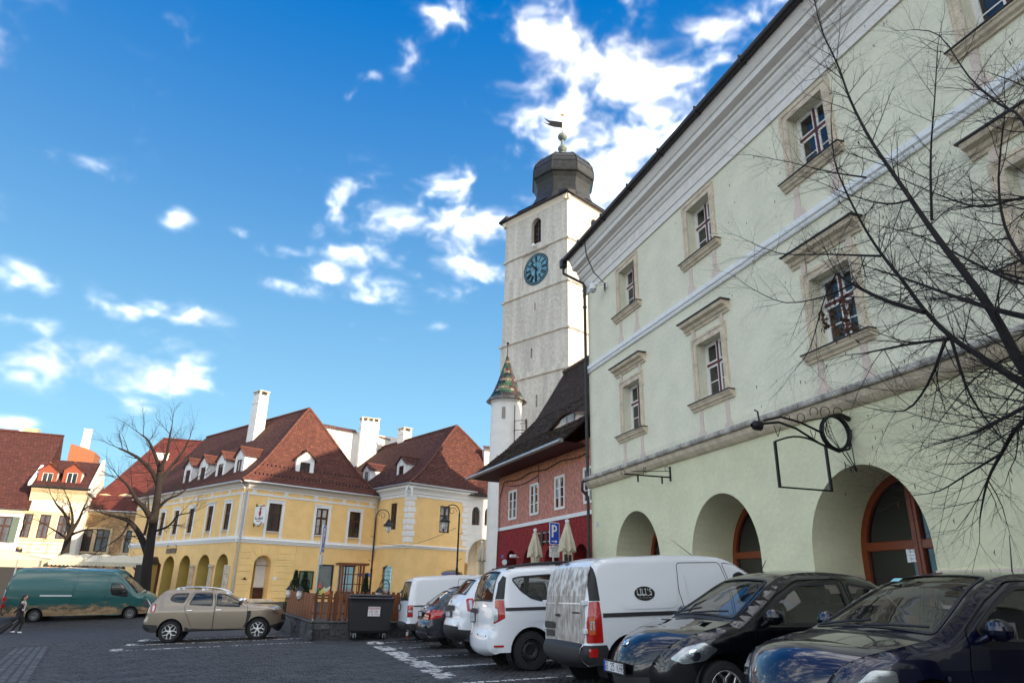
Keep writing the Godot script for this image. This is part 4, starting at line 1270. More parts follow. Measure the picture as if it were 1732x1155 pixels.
# ---------------------------------------------------------------- clock tower and stair turret
func build_tower():
	var c0 = Vector3(4.96, 0, -55.78)       # the corner towards us
	var rl = azv(135.6); var rr_ = azv(43.9)
	var h = thing("clock_tower", "tall whitewashed square clock tower with a dark bulbous cap and weather vane", "tower", Vector3(4.934, 0, -61.664))
	var S = 8.2
	var o = wx(h).affine_inverse()
	var lv = [[-1.0, 12.9, 0.42], [12.9, 19.4, 0.28], [19.4, 23.2, 0.14], [23.2, 27.75, 0.06], [27.75, 32.1, 0.0], [32.1, 36.5, 0.0]]
	var ctr = c0 - rl * (S / 2) + rr_ * (S / 2)
	var fl = face(ctr + face(Vector3.ZERO, rl).basis.z * (S / 2), rl)
	for side in 4:
		var f = face(Vector3.ZERO, rl.rotated(Vector3.UP, side * PI / 2))
		f.origin = Vector3(ctr.x, 0, ctr.z) + f.basis.z * S / 2
		for i in lv.size():
			var e = lv[i][2]
			var hs = []; var dep = []
			if side == 0:
				if i == 5: hs.push_back(arch(-0.48, 0.78, 32.8, 34.9, 35.6)); dep.push_back(0.45)
				if i == 4: hs.push_back(rc(-1.65, 28.35, 1.75, 31.95)); dep.push_back(0.10)
				if i == 3: hs.push_back(rc(0.05, 25.85, 0.2, 26.6)); dep.push_back(0.5)
				if i == 2: hs.push_back(rc(-0.27, 21.2, -0.07, 22.15)); dep.push_back(0.5)
				if i == 1: hs.push_back(rc(0.55, 16.5, 0.75, 17.6)); dep.push_back(0.5)
			if side == 1 and i == 5: hs.push_back(arch(-0.6, 0.65, 33.0, 34.9, 35.6)); dep.push_back(0.45)
			var mb = MB.new()
			wall(mb, rc(-S / 2 - e, lv[i][0], S / 2 + e, lv[i][1]), hs, dep)
			part(h, "wall", mb, M.tower, o * f.translated_local(Vector3(0, 0, e)))
			for k in hs.size():
				if i == 5:
					var w = MB.new()
					var cx = (hs[k][0].x + hs[k][1].x) / 2
					w.flat(hs[k], -0.45)
					var win = part(h, "arched_window", w, M.glass, o * f)
					w = MB.new()
					w.box(Vector3(cx - 0.04, 32.8, -0.44), Vector3(cx + 0.04, 35.58, -0.36))
					w.box(Vector3(hs[k][0].x, 32.8, -0.44), Vector3(hs[k][0].x + 0.1, 35.1, -0.36)); w.box(Vector3(hs[k][1].x - 0.1, 32.8, -0.44), Vector3(hs[k][1].x, 35.1, -0.36))
					for y in [33.3, 33.9, 34.5, 35.1]: w.box(Vector3(hs[k][0].x, y, -0.44), Vector3(hs[k][1].x, y + 0.06, -0.37))
					part(win, "glazing_bars", w, M.brown_wood)
					w = MB.new(); w.flat(hs[k], -2.4); part(win, "room", w, M.room)
				elif i == 4:
					var w = MB.new(); w.flat(hs[k], -0.10); part(h, "clock_recess", w, M.tower, o * f)
				else:
					var w = MB.new(); w.flat(hs[k], -1.2); part(h, "slit", w, M.room, o * f.translated_local(Vector3(0, 0, e)))
		# ledges between the storeys
		for i in range(1, 6):
			var e = lv[i - 1][2]
			var mb = MB.new()
			var hh = S / 2 + e + 0.16
			if i > 1: mould(mb, pv([-0.3, -0.14, 0.0, -0.14, 0.10, -0.08, 0.16, -0.05, 0.16, 0.02, -0.3, 0.14]), -hh + 0.001 * side, hh - 0.001 * side)
			else: mould(mb, pv([-0.3, -0.1, 0.0, -0.1, 0.22, -0.02, 0.22, 0.03, -0.3, 0.4]), -hh, hh)
			part(h, "ledge", mb, M.tower if i > 1 else M.roof_base, o * f.translated_local(Vector3(0, lv[i][0], e)))
		# eaves
		var mb = MB.new()
		mould(mb, pv([-0.2, 36.1, 0.02, 36.1, 0.06, 36.25, 0.22, 36.5, 0.30, 36.58, -0.2, 36.58]), -S / 2 - 0.3, S / 2 + 0.3)
		part(h, "cove", mb, M.cream, o * f)
		mb = MB.new()
		mould(mb, pv([-0.6, 36.58, 0.50, 36.58, 0.55, 36.62, 0.55, 36.74, -0.6, 37.1]), -S / 2 - 0.55, S / 2 + 0.55)
		part(h, "eaves_board", mb, M.dark_metal, o * f)
		mb = MB.new()
		for k in 9: mb.box(Vector3(-S / 2 + k * 1.0, 36.74, 0.4), Vector3(-S / 2 + k * 1.0 + 0.07, 36.9, 0.47))
		part(h, "snow_guard", mb, M.dark_metal, o * f).set_meta("kind", "stuff")
	# onion cap, eight sided
	var mb = MB.new()
	var oct = Transform3D(Basis(Vector3.UP, deg_to_rad(-135.6 + 90 + 22.5)), Vector3(ctr.x, 0, ctr.z))
	mb.lathe([Vector2(5.0, 36.9), Vector2(4.0, 37.4), Vector2(3.35, 38.2), Vector2(2.95, 39.1), Vector2(2.85, 40.0), Vector2(3.0, 40.6), Vector2(3.22, 41.05), Vector2(3.36, 41.15)], 8, oct, false)
	part(h, "cap_neck", mb, M.lead, o)
	mb = MB.new()
	mb.lathe([Vector2(3.36, 41.15), Vector2(3.42, 41.3), Vector2(3.36, 41.35), Vector2(3.34, 42.0), Vector2(3.2, 42.7), Vector2(2.85, 43.35), Vector2(2.3, 43.9), Vector2(1.6, 44.3), Vector2(0.9, 44.52), Vector2(0.3, 44.6)], 8, oct, false)
	part(h, "cap_dome", mb, M.lead, o)
	mb = MB.new()          # standing seams of the sheet metal
	for k in 8:
		var a = TAU * k / 8
		var e = oct.basis * Vector3(cos(a), 0, -sin(a))
		var pts = []
		for q in [[3.37, 41.32], [3.36, 42.0], [3.22, 42.7], [2.87, 43.36], [2.32, 43.92], [1.62, 44.32], [0.9, 44.54]]: pts.push_back(oct.origin + e * q[0] + Vector3.UP * q[1])
		mb.tube(pts, even(7, 0.04), 5)
	for q in [[3.30, 42.35], [3.05, 43.02], [2.6, 43.64], [1.97, 44.1]]: mb.lathe([Vector2(q[0] + 0.0, q[1] - 0.02), Vector2(q[0] + 0.03, q[1]), Vector2(q[0], q[1] + 0.02)], 8, oct, false)
	part(h, "seam", mb, M.lead, o).set_meta("kind", "stuff")
	var verd = mat("grey green copper", Color(0.24, 0.29, 0.27), 0.55, {"tex": tex["dirt"], "scale": 0.8})
	var T = Transform3D(Basis.IDENTITY, Vector3(ctr.x, 0, ctr.z))
	mb = MB.new()
	mb.lathe([Vector2(0.36, 44.5), Vector2(0.28, 44.7), Vector2(0.26, 45.35), Vector2(0.38, 45.5), Vector2(0.50, 45.75), Vector2(0.46, 45.98), Vector2(0.3, 46.1), Vector2(0.16, 46.4), Vector2(0.13, 46.9), Vector2(0.3, 46.98), Vector2(0.48, 47.2), Vector2(0.5, 47.42), Vector2(0.36, 47.68), Vector2(0.1, 47.8), Vector2(0.06, 48.2)], 14, T)
	part(h, "finial", mb, verd, o)
	mb = MB.new()
	mb.tube([T.origin + Vector3(0, 47.8, 0), T.origin + Vector3(0, 50.9, 0)], [0.06, 0.045], 6)
	var vd = azv(-95.0)
	for k in 8: mb.tube([T.origin + Vector3(0, 50.2, 0), T.origin + Vector3(0, 50.2, 0) + (Vector3.UP * cos(k * PI / 4) + vd * sin(k * PI / 4)) * 0.42], [0.07, 0.015], 4)
	part(h, "star_rod", mb, mat("gilded iron", Color(0.35, 0.26, 0.12), 0.4, {"metal": 0.6}), o)
	mb = MB.new()
	var vf = Transform3D(Basis(vd, Vector3.UP, vd.cross(Vector3.UP)), T.origin + Vector3(0, 48.6, 0))
	mb.prism(pv([0.05, -0.1, 0.9, -0.05, 1.5, 0.12, 2.05, 0.5, 1.6, 0.32, 1.35, 0.38, 1.62, 0.58, 2.0, 1.02, 1.45, 0.72, 0.9, 0.72, 0.05, 0.68]), -0.02, 0.02, vf)
	part(h, "weather_vane", mb, M.black_iron, o)
	# clock: dial, rings, numerals, hands
	var f = face(Vector3.ZERO, rl)
	f.origin = Vector3(ctr.x, 0, ctr.z) + f.basis.z * S / 2
	var k0 = o * f.translated_local(Vector3(0.15, 30.12, -0.10))
	mb = MB.new(); mb.prism(circ(Vector2.ZERO, 1.62, 48), 0, 0.05)
	var dial = part(h, "clock_dial", mb, mat("pale blue enamel", L(116, 178, 200), 0.45, {"tex": tex["dirt"], "scale": 0.6}), k0)
	mb = MB.new()
	for q in [[1.62, 1.56], [1.36, 1.31], [0.78, 0.74]]:
		for i in 48:
			var a = TAU * i / 48; var b = TAU * (i + 1) / 48
			mb.quad(Vector3(cos(a) * q[1], sin(a) * q[1], 0.07), Vector3(cos(a) * q[0], sin(a) * q[0], 0.07), Vector3(cos(b) * q[0], sin(b) * q[0], 0.07), Vector3(cos(b) * q[1], sin(b) * q[1], 0.07))
	for i in 60:
		var t = Transform3D(Basis(Vector3(0, 0, 1), TAU * i / 60), Vector3.ZERO)
		mb.box(Vector3(1.36, -0.028, 0.052), Vector3(1.57, 0.028, 0.068), t)
	part(dial, "minute_ring", mb, M.black_iron)
	for i in 12:
		mb = MB.new()
		var t = Transform3D(Basis(Vector3(0, 0, 1), PI / 2 - TAU * i / 12), Vector3.ZERO)
		var n = [3, 1, 2, 3, 4, 2, 3, 4, 5, 3, 2, 3][i]
		for j in n: mb.box(Vector3(0.78, (j - (n - 1) / 2.0) * 0.085 - 0.027, 0.055), Vector3(1.33, (j - (n - 1) / 2.0) * 0.085 + 0.027, 0.075), t)
		part(dial, "numeral", mb, M.black_iron)
	for q in [[-178.0, 1.35, 0.075], [-43.0, 0.95, 0.10]]:
		mb = MB.new()
		var t = Transform3D(Basis(Vector3(0, 0, 1), -deg_to_rad(q[0])), Vector3.ZERO)
		mb.prism(pv([-q[2], -0.25, q[2], -0.25, q[2] * 0.8, q[1] * 0.75, q[2] * 1.7, q[1] * 0.78, 0, q[1], -q[2] * 1.7, q[1] * 0.78, -q[2] * 0.8, q[1] * 0.75]), 0.09, 0.12, t)
		part(dial, "clock_hand", mb, M.black_iron)
	mb = MB.new()
	mb.box(Vector3(-0.74, -0.014, 0.055), Vector3(0.74, 0.014, 0.065), Transform3D(Basis(Vector3(0, 0, 1), 0.05), Vector3.ZERO)); mb.box(Vector3(-0.014, -0.74, 0.055), Vector3(0.014, 0.74, 0.064))
	part(dial, "dial_seam", mb, M.black_iron)
	mb = MB.new(); mb.tube([Vector3(0.1, 32.62, 0.02), Vector3(0.1, 32.6, 0.3)], [0.04, 0.04], 6); mb.ball(Vector3(0.1, 32.5, 0.32), Vector3(0.2, 0.22, 0.2), 8, 6)
	part(h, "tower_camera", mb, M.sign_white, o * f)
	# round stair turret with a tiled spire
	var tc = at(854, 790, 50.0); tc.y = 0
	var tu = thing("stair_turret", "round white stair turret with a glazed striped tile spire beside the tower", "turret", tc)
	mb = MB.new()
	mb.lathe([Vector2(1.22, -1), Vector2(1.2, 8), Vector2(1.12, 14.5), Vector2(1.18, 14.6), Vector2(1.22, 14.75)], 16, ID3, true)
	part(tu, "wall", mb, M.white_wall)
	mb = MB.new()
	var cols = [Color(0.40, 0.34, 0.24), Color(0.05, 0.17, 0.08), Color(0.012, 0.014, 0.03), Color(0.40, 0.34, 0.24), Color(0.13, 0.045, 0.03), Color(0.05, 0.17, 0.08), Color(0.10, 0.2, 0.11)]
	rng.seed = 8
	var rows = 17
	for i in rows:
		var v0 = float(i) / rows; var v1 = float(i + 1) / rows
		var pr = func(v): return 1.18 * pow(1 - v, 1.08) + 0.05 + 0.28 * pow(1 - v, 7)
		var n = 22
		for k in n:
			var a = TAU * (k + 0.5 * (i % 2)) / n; var b = TAU * (k + 1 + 0.5 * (i % 2)) / n - 0.02
			var seg = int((k + i / 3) / 3) % 2
			var c = cols[(i + (3 if seg else 0)) % 7]
			if k % 6 == 0: c = cols[4]
			mb.col = c * rng.randf_range(0.25, 0.55)
			var y0 = 14.7 + 3.7 * v0; var y1 = 14.7 + 3.7 * v1
			var r0 = pr.call(v0) + 0.025; var r1 = pr.call(v1)
			mb.quad(Vector3(cos(a) * r0, y0, -sin(a) * r0), Vector3(cos(b) * r0, y0, -sin(b) * r0), Vector3(cos(b) * r1, y1, -sin(b) * r1), Vector3(cos(a) * r1, y1, -sin(a) * r1))
			mb.quad(Vector3(cos(a) * (r0 - 0.04), y0, -sin(a) * (r0 - 0.04)), Vector3(cos(b) * (r0 - 0.04), y0, -sin(b) * (r0 - 0.04)), Vector3(cos(b) * r0, y0, -sin(b) * r0), Vector3(cos(a) * r0, y0, -sin(a) * r0))
	mb.col = Color.WHITE
	part(tu, "spire_tiles", mb, mat("glazed tiles", Color(1, 1, 1), 0.28, {"vc": true})).set_meta("kind", "stuff")
	mb = MB.new(); mb.tube([Vector3(0, 18.2, 0), Vector3(0, 19.45, 0)], [0.05, 0.035], 6); mb.ball(Vector3(0, 19.4, 0), Vector3(0.11, 0.11, 0.11), 8, 6)
	part(tu, "finial", mb, M.black_iron)
	var view = -Vector3(tc.x, 0, tc.z).normalized()
	for q in [[-0.02, 13.2, 0.85], [0.05, 9.75, 0.65], [-0.3, 9.8, 0.7]]:
		mb = MB.new()
		var dirn = view.rotated(Vector3.UP, q[0] - 0.15)
		var tf = face(dirn * 1.13, Vector3.UP.cross(dirn))
		mb.box(Vector3(-0.13, q[1], -0.1), Vector3(0.13, q[1] + q[2], 0.03)); part(tu, "slit_window", mb, M.room, tf)
	mb = MB.new()
	var lx_ = view.rotated(Vector3.UP, 0.5)
	iron(mb, [lx_ * 1.3 + Vector3(0, 8.6, 0), lx_ * 1.3 + Vector3(0, 14.2, 0)], 0.05)
	for y in [13.0, 12.3]:
		iron(mb, curl(lx_ * 1.3 + Vector3(0, y, 0) + lx_.cross(Vector3.UP) * -0.5, lx_.cross(Vector3.UP), lx_, 0.5, 0.5, 0, TAU, 12), 0.03, 5)
	for i in 3: iron(mb, [lx_ * (1.5 + 0.1 * i) + lx_.cross(Vector3.UP) * -0.85 + Vector3(0, 11.9, 0), lx_ * (1.5 + 0.1 * i) + lx_.cross(Vector3.UP) * -0.8 + Vector3(0, 13.2, 0)], 0.03, 5)
	part(tu, "iron_ladder", mb, mat("rusty iron", Color(0.07, 0.045, 0.035), 0.8))
	# small lean-to gables at the turret's foot
	var ft = thing("turret_annex", "small white stepped annex with red tile copings below the turret", "building", tc)
	var an = face(at(824, 800, 57.5) * Vector3(1, 0, 1), azv(75))
	mb = MB.new(); mb.box(Vector3(-0.55, -1, -3), Vector3(0.6, 10.7, 0)); part(ft, "wall", mb, M.white_wall, an, true)
	mb = MB.new(); mb.box(Vector3(-0.25, 10.7, -3), Vector3(0.6, 12.7, -0.2)); part(ft, "upper_wall", mb, M.white_wall, an, true)
	var cpm = MB.new()
	for q in [[-0.7, 0.7, 10.6, 0.15], [-0.4, 0.7, 12.6, 0.0]]: tiles(cpm, an * Vector3(q[0], q[2], q[3] + 0.2), an * Vector3(q[1], q[2], q[3] + 0.2), an * Vector3(q[0], q[2] + 0.35, q[3] - 0.5), an * Vector3(q[1], q[2] + 0.35, q[3] - 0.5), 0.18, 0.16, 0, RED0, RED1)
	part(ft, "coping_tiles", cpm, M.tile, ID3, true).set_meta("kind", "stuff")
# ---------------------------------------------------------------- yellow corner house
const YC := Vector3(-17.741, 0, -46.747)
func yellow_style() -> Dictionary:
	return {"key": "y", "out": 0.06, "mull": 0.07, "transom": 0.64, "rows": [], "sashes": [[0.0, 0.64, 2], [0.64, 1.0, 1]], "sash": 0.035, "frame": M.brown_wood, "bars": M.brown_wood, "sashm": M.brown_wood, "curtain": 0.25}
func white_surround(w, h, below, d := 0.05, bw := 0.2) -> ArrayMesh:    # around an opening w x h, origin at the middle of its sill
	var mb = MB.new()
	for s in [-1, 1]: mb.box(Vector3(minf(s * w / 2, s * (w / 2 + bw)), -below, 0), Vector3(maxf(s * w / 2, s * (w / 2 + bw)), h + bw, d), ID3, 0.01)
	mb.box(Vector3(-w / 2, h, 0), Vector3(w / 2, h + bw, d - 0.003), ID3, 0.01)
	mb.box(Vector3(-w / 2 - bw - 0.03, h + bw, 0), Vector3(w / 2 + bw + 0.03, h + bw + 0.06, d + 0.04))
	mb.box(Vector3(-w / 2, -0.05, 0), Vector3(w / 2, 0.0, d + 0.06))
	return mb.mesh()
func build_yellow_house():
	var df = azv(46.25); var dl = azv(-47.3)
	var h = thing("yellow_house", "yellow two-storey corner house with white window surrounds and red tiled hip roof", "house", YC)
	var o = wx(h).affine_inverse()
	var ff = face(YC, df); var fl = face(YC + dl * 18.3, -dl)
	var st = yellow_style()
	var LW = 18.3
	# front
	var wx_ = [2.36, 5.97, 8.70]
	var hol = []; var dep = []
	for x in wx_: hol.push_back(rc(x - 0.48, 4.85, x + 0.48, 6.70)); dep.push_back(0.14)
	hol.push_back(arch(1.40, 2.60, 0.55, 2.68, 3.28)); dep.push_back(0.75)
	hol.push_back(rc(6.1, 0.75, 7.40, 2.88)); dep.push_back(0.2)
	hol.push_back(rc(7.75, 0.1, 9.2, 2.88)); dep.push_back(0.3)
	var mb = MB.new()
	wall(mb, rc(0, -0.6, 10.66, 7.9), hol, dep)
	part(h, "front_wall", mb, M.yellow, ff, true)
	for x in wx_:
		var w = casement(h, o * ff * Transform3D(Basis.IDENTITY, Vector3(x, 4.85, -0.1)), 0.96, 1.85, st)
		part(w, "surround", white_surround(0.96, 1.85, 0.5), M.white_trim, Transform3D(Basis.IDENTITY, Vector3(0, 0, 0.1)))
	mb = MB.new(); mb.flat(hol[3], -0.75)
	part(h, "niche_panel", mb, M.sign_white, ff, true)
	mb = MB.new(); mb.box(Vector3(1.42, 0.55, -0.74), Vector3(2.58, 1.25, -0.66), ID3, 0.02); mb.box(Vector3(1.5, 0.62, -0.66), Vector3(2.5, 0.95, -0.6), ID3, 0.02)
	part(h, "wooden_hatch", mb, M.brown_wood, ff, true)
	mb = MB.new(); mb.box(Vector3(1.36, 2.62, -0.3), Vector3(2.64, 2.66, -0.26)); part(h, "niche_bar", mb, M.black_iron, ff, true)
	for i in 3:
		mb = MB.new(); mb.box(Vector3(1.1 - 0.25 * i, 0.4 - 0.15 * i, 0), Vector3(2.9 + 0.35 * i, 0.55 - 0.15 * i, 0.35 + 0.3 * i), ID3, 0.02)
		part(h, "step", mb, M.stone, ff, true)
	# rusticated courses round the niche
	for i in 8:
		var y = 0.62 + i * 0.40
		var segs = [[0.30, 1.24], [2.76, 4.28]]
		if y + 0.36 > 3.3: segs = [[0.30, 1.05], [2.95, 4.28]]
		for s in segs:
			mb = MB.new(); mb.box(Vector3(s[0], y, 0), Vector3(s[1], y + 0.37, 0.025), ID3, 0.012)
			part(h, "rusticated_course", mb, M.yellow_low, ff, true)
	for k in 5:
		var a = deg_to_rad(30 + k * 30);
		var t = Transform3D(Basis(Vector3(0, 0, 1), a - PI / 2), Vector3(2.0, 2.7, 0))
		mb = MB.new(); mb.prism(pv([-0.16, 0.68, 0.16, 0.68, 0.26, 1.12, -0.26, 1.12]), 0.0, 0.025, t)
		part(h, "voussoir", mb, M.yellow_low, ff, true)
	mb = MB.new(); mb.box(Vector3(4.28, -0.6, 0), Vector3(4.36, 4.05, 0.04)); part(h, "pilaster_edge", mb, M.yellow_low, ff, true)
	# shop window and glazed door
	mb = MB.new(); fr(mb, 6.1, 0.75, 7.40, 2.88, 0.09, -0.16, -0.08)
	var sw = part(h, "shop_window", mb, M.dark_metal, ff, true)
	mb = MB.new(); mb.box(Vector3(6.19, 0.84, -0.14), Vector3(7.31, 2.79, -0.13)); part(sw, "pane", mb, M.glass)
	mb = MB.new(); mb.box(Vector3(6.19, 0.84, -0.22), Vector3(7.31, 2.79, -0.2)); part(sw, "grey_blind", mb, mat("dark grey blind", Color(0.05, 0.055, 0.065), 0.9))
	var tri_cols = [[Color(0.75, 0.12, 0.08), [6.3, 1.32, 6.62, 1.32, 6.46, 1.75]], [Color(0.08, 0.22, 0.03), [6.19, 1.1, 6.4, 1.36, 6.52, 1.1]], [Color(0.72, 0.62, 0.2), [6.4, 1.0, 6.85, 1.42, 7.1, 1.0]], [Color(0.75, 0.74, 0.68), [6.75, 1.2, 7.3, 1.45, 7.3, 0.98]], [Color(0.72, 0.2, 0.1), [6.95, 0.86, 7.3, 1.3, 7.3, 0.86]], [Color(0.70, 0.6, 0.2), [6.3, 0.86, 6.9, 1.1, 7.0, 0.86]], [Color(0.72, 0.15, 0.1), [6.19, 0.86, 6.19, 1.06, 6.4, 0.86]]]
	for i in tri_cols.size():
		mb = MB.new(); mb.prism(pv(tri_cols[i][1]), -0.124 + 0.001 * i, -0.121 + 0.001 * i)
		part(sw, "window_sticker", mb, mat("sticker %d" % i, tri_cols[i][0], 0.6))
	mb = MB.new(); fr(mb, 7.75, 0.1, 9.2, 2.88, 0.08, -0.26, -0.18); mb.box(Vector3(8.44, 0.2, -0.26), Vector3(8.52, 2.8, -0.18))
	var sd = part(h, "glazed_door", mb, M.dark_metal, ff, true)
	mb = MB.new(); mb.box(Vector3(7.83, 0.18, -0.24), Vector3(9.12, 2.8, -0.23)); part(sd, "pane", mb, M.glass)
	mb = MB.new(); mb.quad(Vector3(7.75, 0.1, -2.5), Vector3(9.2, 0.1, -2.5), Vector3(9.2, 2.88, -2.5), Vector3(7.75, 2.88, -2.5)); part(sd, "room", mb, M.room)
	mb = MB.new(); mb.box(Vector3(4.75, 1.25, 0), Vector3(5.75, 2.35, 0.05)); fr(mb, 4.7, 1.2, 5.8, 2.4, 0.06, 0, 0.07)
	var me = part(h, "menu_case", mb, M.dark_metal, ff, true)
	mb = MB.new(); mb.box(Vector3(4.78, 1.28, 0.05), Vector3(5.72, 2.32, 0.055)); part(me, "poster", mb, mat("green grey poster", Color(0.16, 0.22, 0.12), 0.4, {"tex": tex["dirt"], "scale": 2.0}))
	mb = MB.new(); mb.box(Vector3(2.85, 1.75, 0.026), Vector3(3.1, 1.93, 0.04)); part(h, "door_plate", mb, M.sign_white, ff, true)
	mb = MB.new(); mb.box(Vector3(0.7, 1.72, 0.02), Vector3(1.05, 1.75, 0.06)); mb.ball(Vector3(0.88, 1.8, 0.06), Vector3(0.07, 0.06, 0.05), 8, 5); part(h, "iron_ring", mb, M.black_iron, ff, true)
	# left flank
	var lwx = []
	for x in [383.8, 354.7, 323.5, 298.6, 275.7, 256.0]: lwx.push_back(hit(fl, x, 872).x)
	hol = []; dep = []
	for x in lwx: hol.push_back(rc(x - 0.42, 4.85, x + 0.42, 6.60)); dep.push_back(0.14)
	var an = []
	for q in [[364, 384], [333, 352.6], [301.7, 320], [274.7, 293], [252, 268]]: an.push_back([hit(fl, q[0], 960).x, hit(fl, q[1], 960).x])
	for q in an: hol.push_back(arch(q[0], q[1], -0.6, 2.5, 3.3)); dep.push_back(1.6)
	mb = MB.new()
	wall(mb, rc(0, -0.6, LW, 7.9), hol, dep)
	part(h, "flank_wall", mb, M.yellow, fl, true)
	for x in lwx:
		var w = casement(h, o * fl * Transform3D(Basis.IDENTITY, Vector3(x, 4.85, -0.1)), 0.84, 1.75, st)
		part(w, "surround", white_surround(0.84, 1.75, 0.5), M.white_trim, Transform3D(Basis.IDENTITY, Vector3(0, 0, 0.1)))
	mb = MB.new()
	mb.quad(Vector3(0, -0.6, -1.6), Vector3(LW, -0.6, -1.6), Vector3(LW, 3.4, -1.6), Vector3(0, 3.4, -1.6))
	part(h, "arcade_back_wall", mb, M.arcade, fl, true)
	for q in an:
		mb = MB.new()
		var ai = arch(q[0] + 0.02, q[1] - 0.02, -0.6, 2.5, 3.28)
		for i in range(1, ai.size()):
			var p = ai[i]; var r = ai[(i + 1) % ai.size()]
			mb.quad(Vector3(r.x, r.y, -0.02), Vector3(p.x, p.y, -0.02), Vector3(p.x, p.y, -1.58), Vector3(r.x, r.y, -1.58))
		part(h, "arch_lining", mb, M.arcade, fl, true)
	# half columns and stone pier between the arches
	for q in [hit(fl, 330.0, 970).x - 0.45, hit(fl, 359.0, 970).x - 0.2]:
		mb = MB.new(); mb.box(Vector3(q - 0.2, -0.6, 0), Vector3(q + 0.2, 2.45, 0.14), ID3, 0.03); mb.box(Vector3(q - 0.27, 2.45, 0), Vector3(q + 0.27, 2.65, 0.2), ID3, 0.03)
		part(h, "half_pier", mb, M.stone, fl, true)
	for y in 5:
		mb = MB.new(); mb.box(Vector3(LW - 1.05, -0.4 + y * 0.6, 0), Vector3(LW - 0.3, 0.19 + y * 0.6, 0.08), ID3, 0.03)
		part(h, "corner_stone", mb, M.stone, fl, true)
	# trims on both walls
	for k in 2:
		var f = ff if k == 0 else fl
		var W = 10.66 if k == 0 else LW
		mb = MB.new(); mould(mb, pv([0, 4.03, 0.05, 4.03, 0.05, 4.12, 0.09, 4.13, 0.09, 4.20, 0.13, 4.22, 0.13, 4.27, 0.06, 4.30, 0.06, 4.42, 0, 4.42]), -0.0, W)
		part(h, "floor_band", mb, M.white_trim, f, true)
		mb = MB.new(); mould(mb, pv([0, 7.12, 0.04, 7.12, 0.05, 7.24, 0, 7.26]), 0, W)
		part(h, "frieze_band", mb, M.white_trim, f, true)
		mb = MB.new(); mould(mb, pv([0, 7.5, 0.05, 7.5, 0.06, 7.6, 0.14, 7.68, 0.2, 7.8, 0.34, 7.84, 0.34, 7.9, 0, 7.9]), 0, W)
		part(h, "cornice", mb, M.mould, f, true)
		var n = 9 if k == 0 else 14
		for i in n:
			mb = MB.new()
			var x = 0.7 + i * (W - 1.4) / (n - 1)
			var t = Transform3D(Basis.IDENTITY, Vector3(x, 7.38, 0))
			if i % 2:
				for j in 16:
					var a = TAU * j / 16; var b = TAU * (j + 1) / 16
					mb.quad(t * Vector3(cos(a) * 0.09, sin(a) * 0.09, 0.03), t * Vector3(cos(a) * 0.15, sin(a) * 0.15, 0.03), t * Vector3(cos(b) * 0.15, sin(b) * 0.15, 0.03), t * Vector3(cos(b) * 0.09, sin(b) * 0.09, 0.03))
			else: mb.prism(pv([-0.22, 0.12, -0.1, 0, -0.22, -0.12, 0.22, -0.12, 0.1, 0, 0.22, 0.12]), 0, 0.03, t)
			part(h, "frieze_ornament", mb, M.white_trim, f, true)
		mb = MB.new()
		var px0 = 0.05 if k == 0 else W - 0.35
		mb.box(Vector3(px0, 4.42, 0), Vector3(px0 + 0.3, 7.12, 0.03))
		part(h, "corner_strip", mb, M.white_trim, f, true)
		mb = MB.new(); mb.tube([Vector3(-0.3 if k == 0 else -0.2, 7.93, 0.42), Vector3(W + (0.0 if k == 0 else 0.3), 7.93, 0.42)], [0.09, 0.09], 8)
		part(h, "gutter", mb, M.zinc, f, true)
	mb = MB.new()
	mb.tube([Vector3(0.0, 7.9, 0.5), Vector3(0.15, 7.55, 0.12), Vector3(0.15, 2.2, 0.12)], [0.06, 0.06, 0.06], 8); mb.tube([Vector3(0.15, 2.25, 0.12), Vector3(0.15, -0.3, 0.12)], [0.07, 0.07], 8)
	part(h, "downpipe", mb, M.zinc, ff, true)
	mb = MB.new(); mb.tube([Vector3(10.5, 7.9, 0.4), Vector3(10.45, 7.4, 0.12), Vector3(10.45, 3.4, 0.12)], [0.06, 0.06, 0.06], 8)
	part(h, "downpipe", mb, M.zinc, ff, true)
	# roof
	var up = Vector3(0, 7.95, 0)
	var n1 = ff.basis.z * 0.4; var n2 = fl.basis.z * 0.4
	var A = YC + up + n1 + n2 - df * 0.05; var B = YC + df * 10.66 + up + n1
	var P = YC + df * 5.3 + dl * 2.35; P.y = 14.35
	var Q = P + dl * 17.5; Q.y = 14.35
	var AF = YC + dl * 18.6 + up + n2; var BF = YC + df * 10.66 + dl * 18.6 + up
	rng.seed = 31
	var rf = roof(h, [[A, B, P, P], [AF, A, Q, P], [B, BF, P, Q]], [hip_line(A, P, 0.42), hip_line(B, P, 0.42), [P + Vector3.UP * 0.04, Q + Vector3.UP * 0.04]], 0.19, 0.165, 0.42, RED0, RED1)
	mb = MB.new()
	for r in [0.13, 0.26]:
		var nn = 34 if r < 0.2 else 26
		for i in nn:
			var u = (i + 0.5 * (1 if r > 0.2 else 0)) / nn
			var p = slope_pt(A, B, P, P, u, r, 0.42)
			mb.box(p + Vector3(-0.035, 0.0, -0.035), p + Vector3(0.035, 0.14, 0.035))
	part(rf, "snow_guards", mb, M.black_iron).set_meta("kind", "stuff")
	# dormers
	for q in [[401, 806], [369, 812.5], [339, 817], [313.5, 821]]:
		var v = fl.translated_local(Vector3(0, 0, -0.75))
		var p = hit(v, q[0], q[1])
		dormer(h, v.translated_local(Vector3(p.x, p.y - 0.1, 0)), 1.4, 1.6, 2.2, RED0, RED1)
	var v = ff.translated_local(Vector3(0, 0, -0.25))
	var pd = hit(v, 513.5, 807)
	dormer(h, v.translated_local(Vector3(pd.x, pd.y - 0.1, 0)), 1.4, 1.4, 1.3, RED0, RED1)
	# tall chimney on the flank slope
	var cv = fl.translated_local(Vector3(0, 0, -3.9))
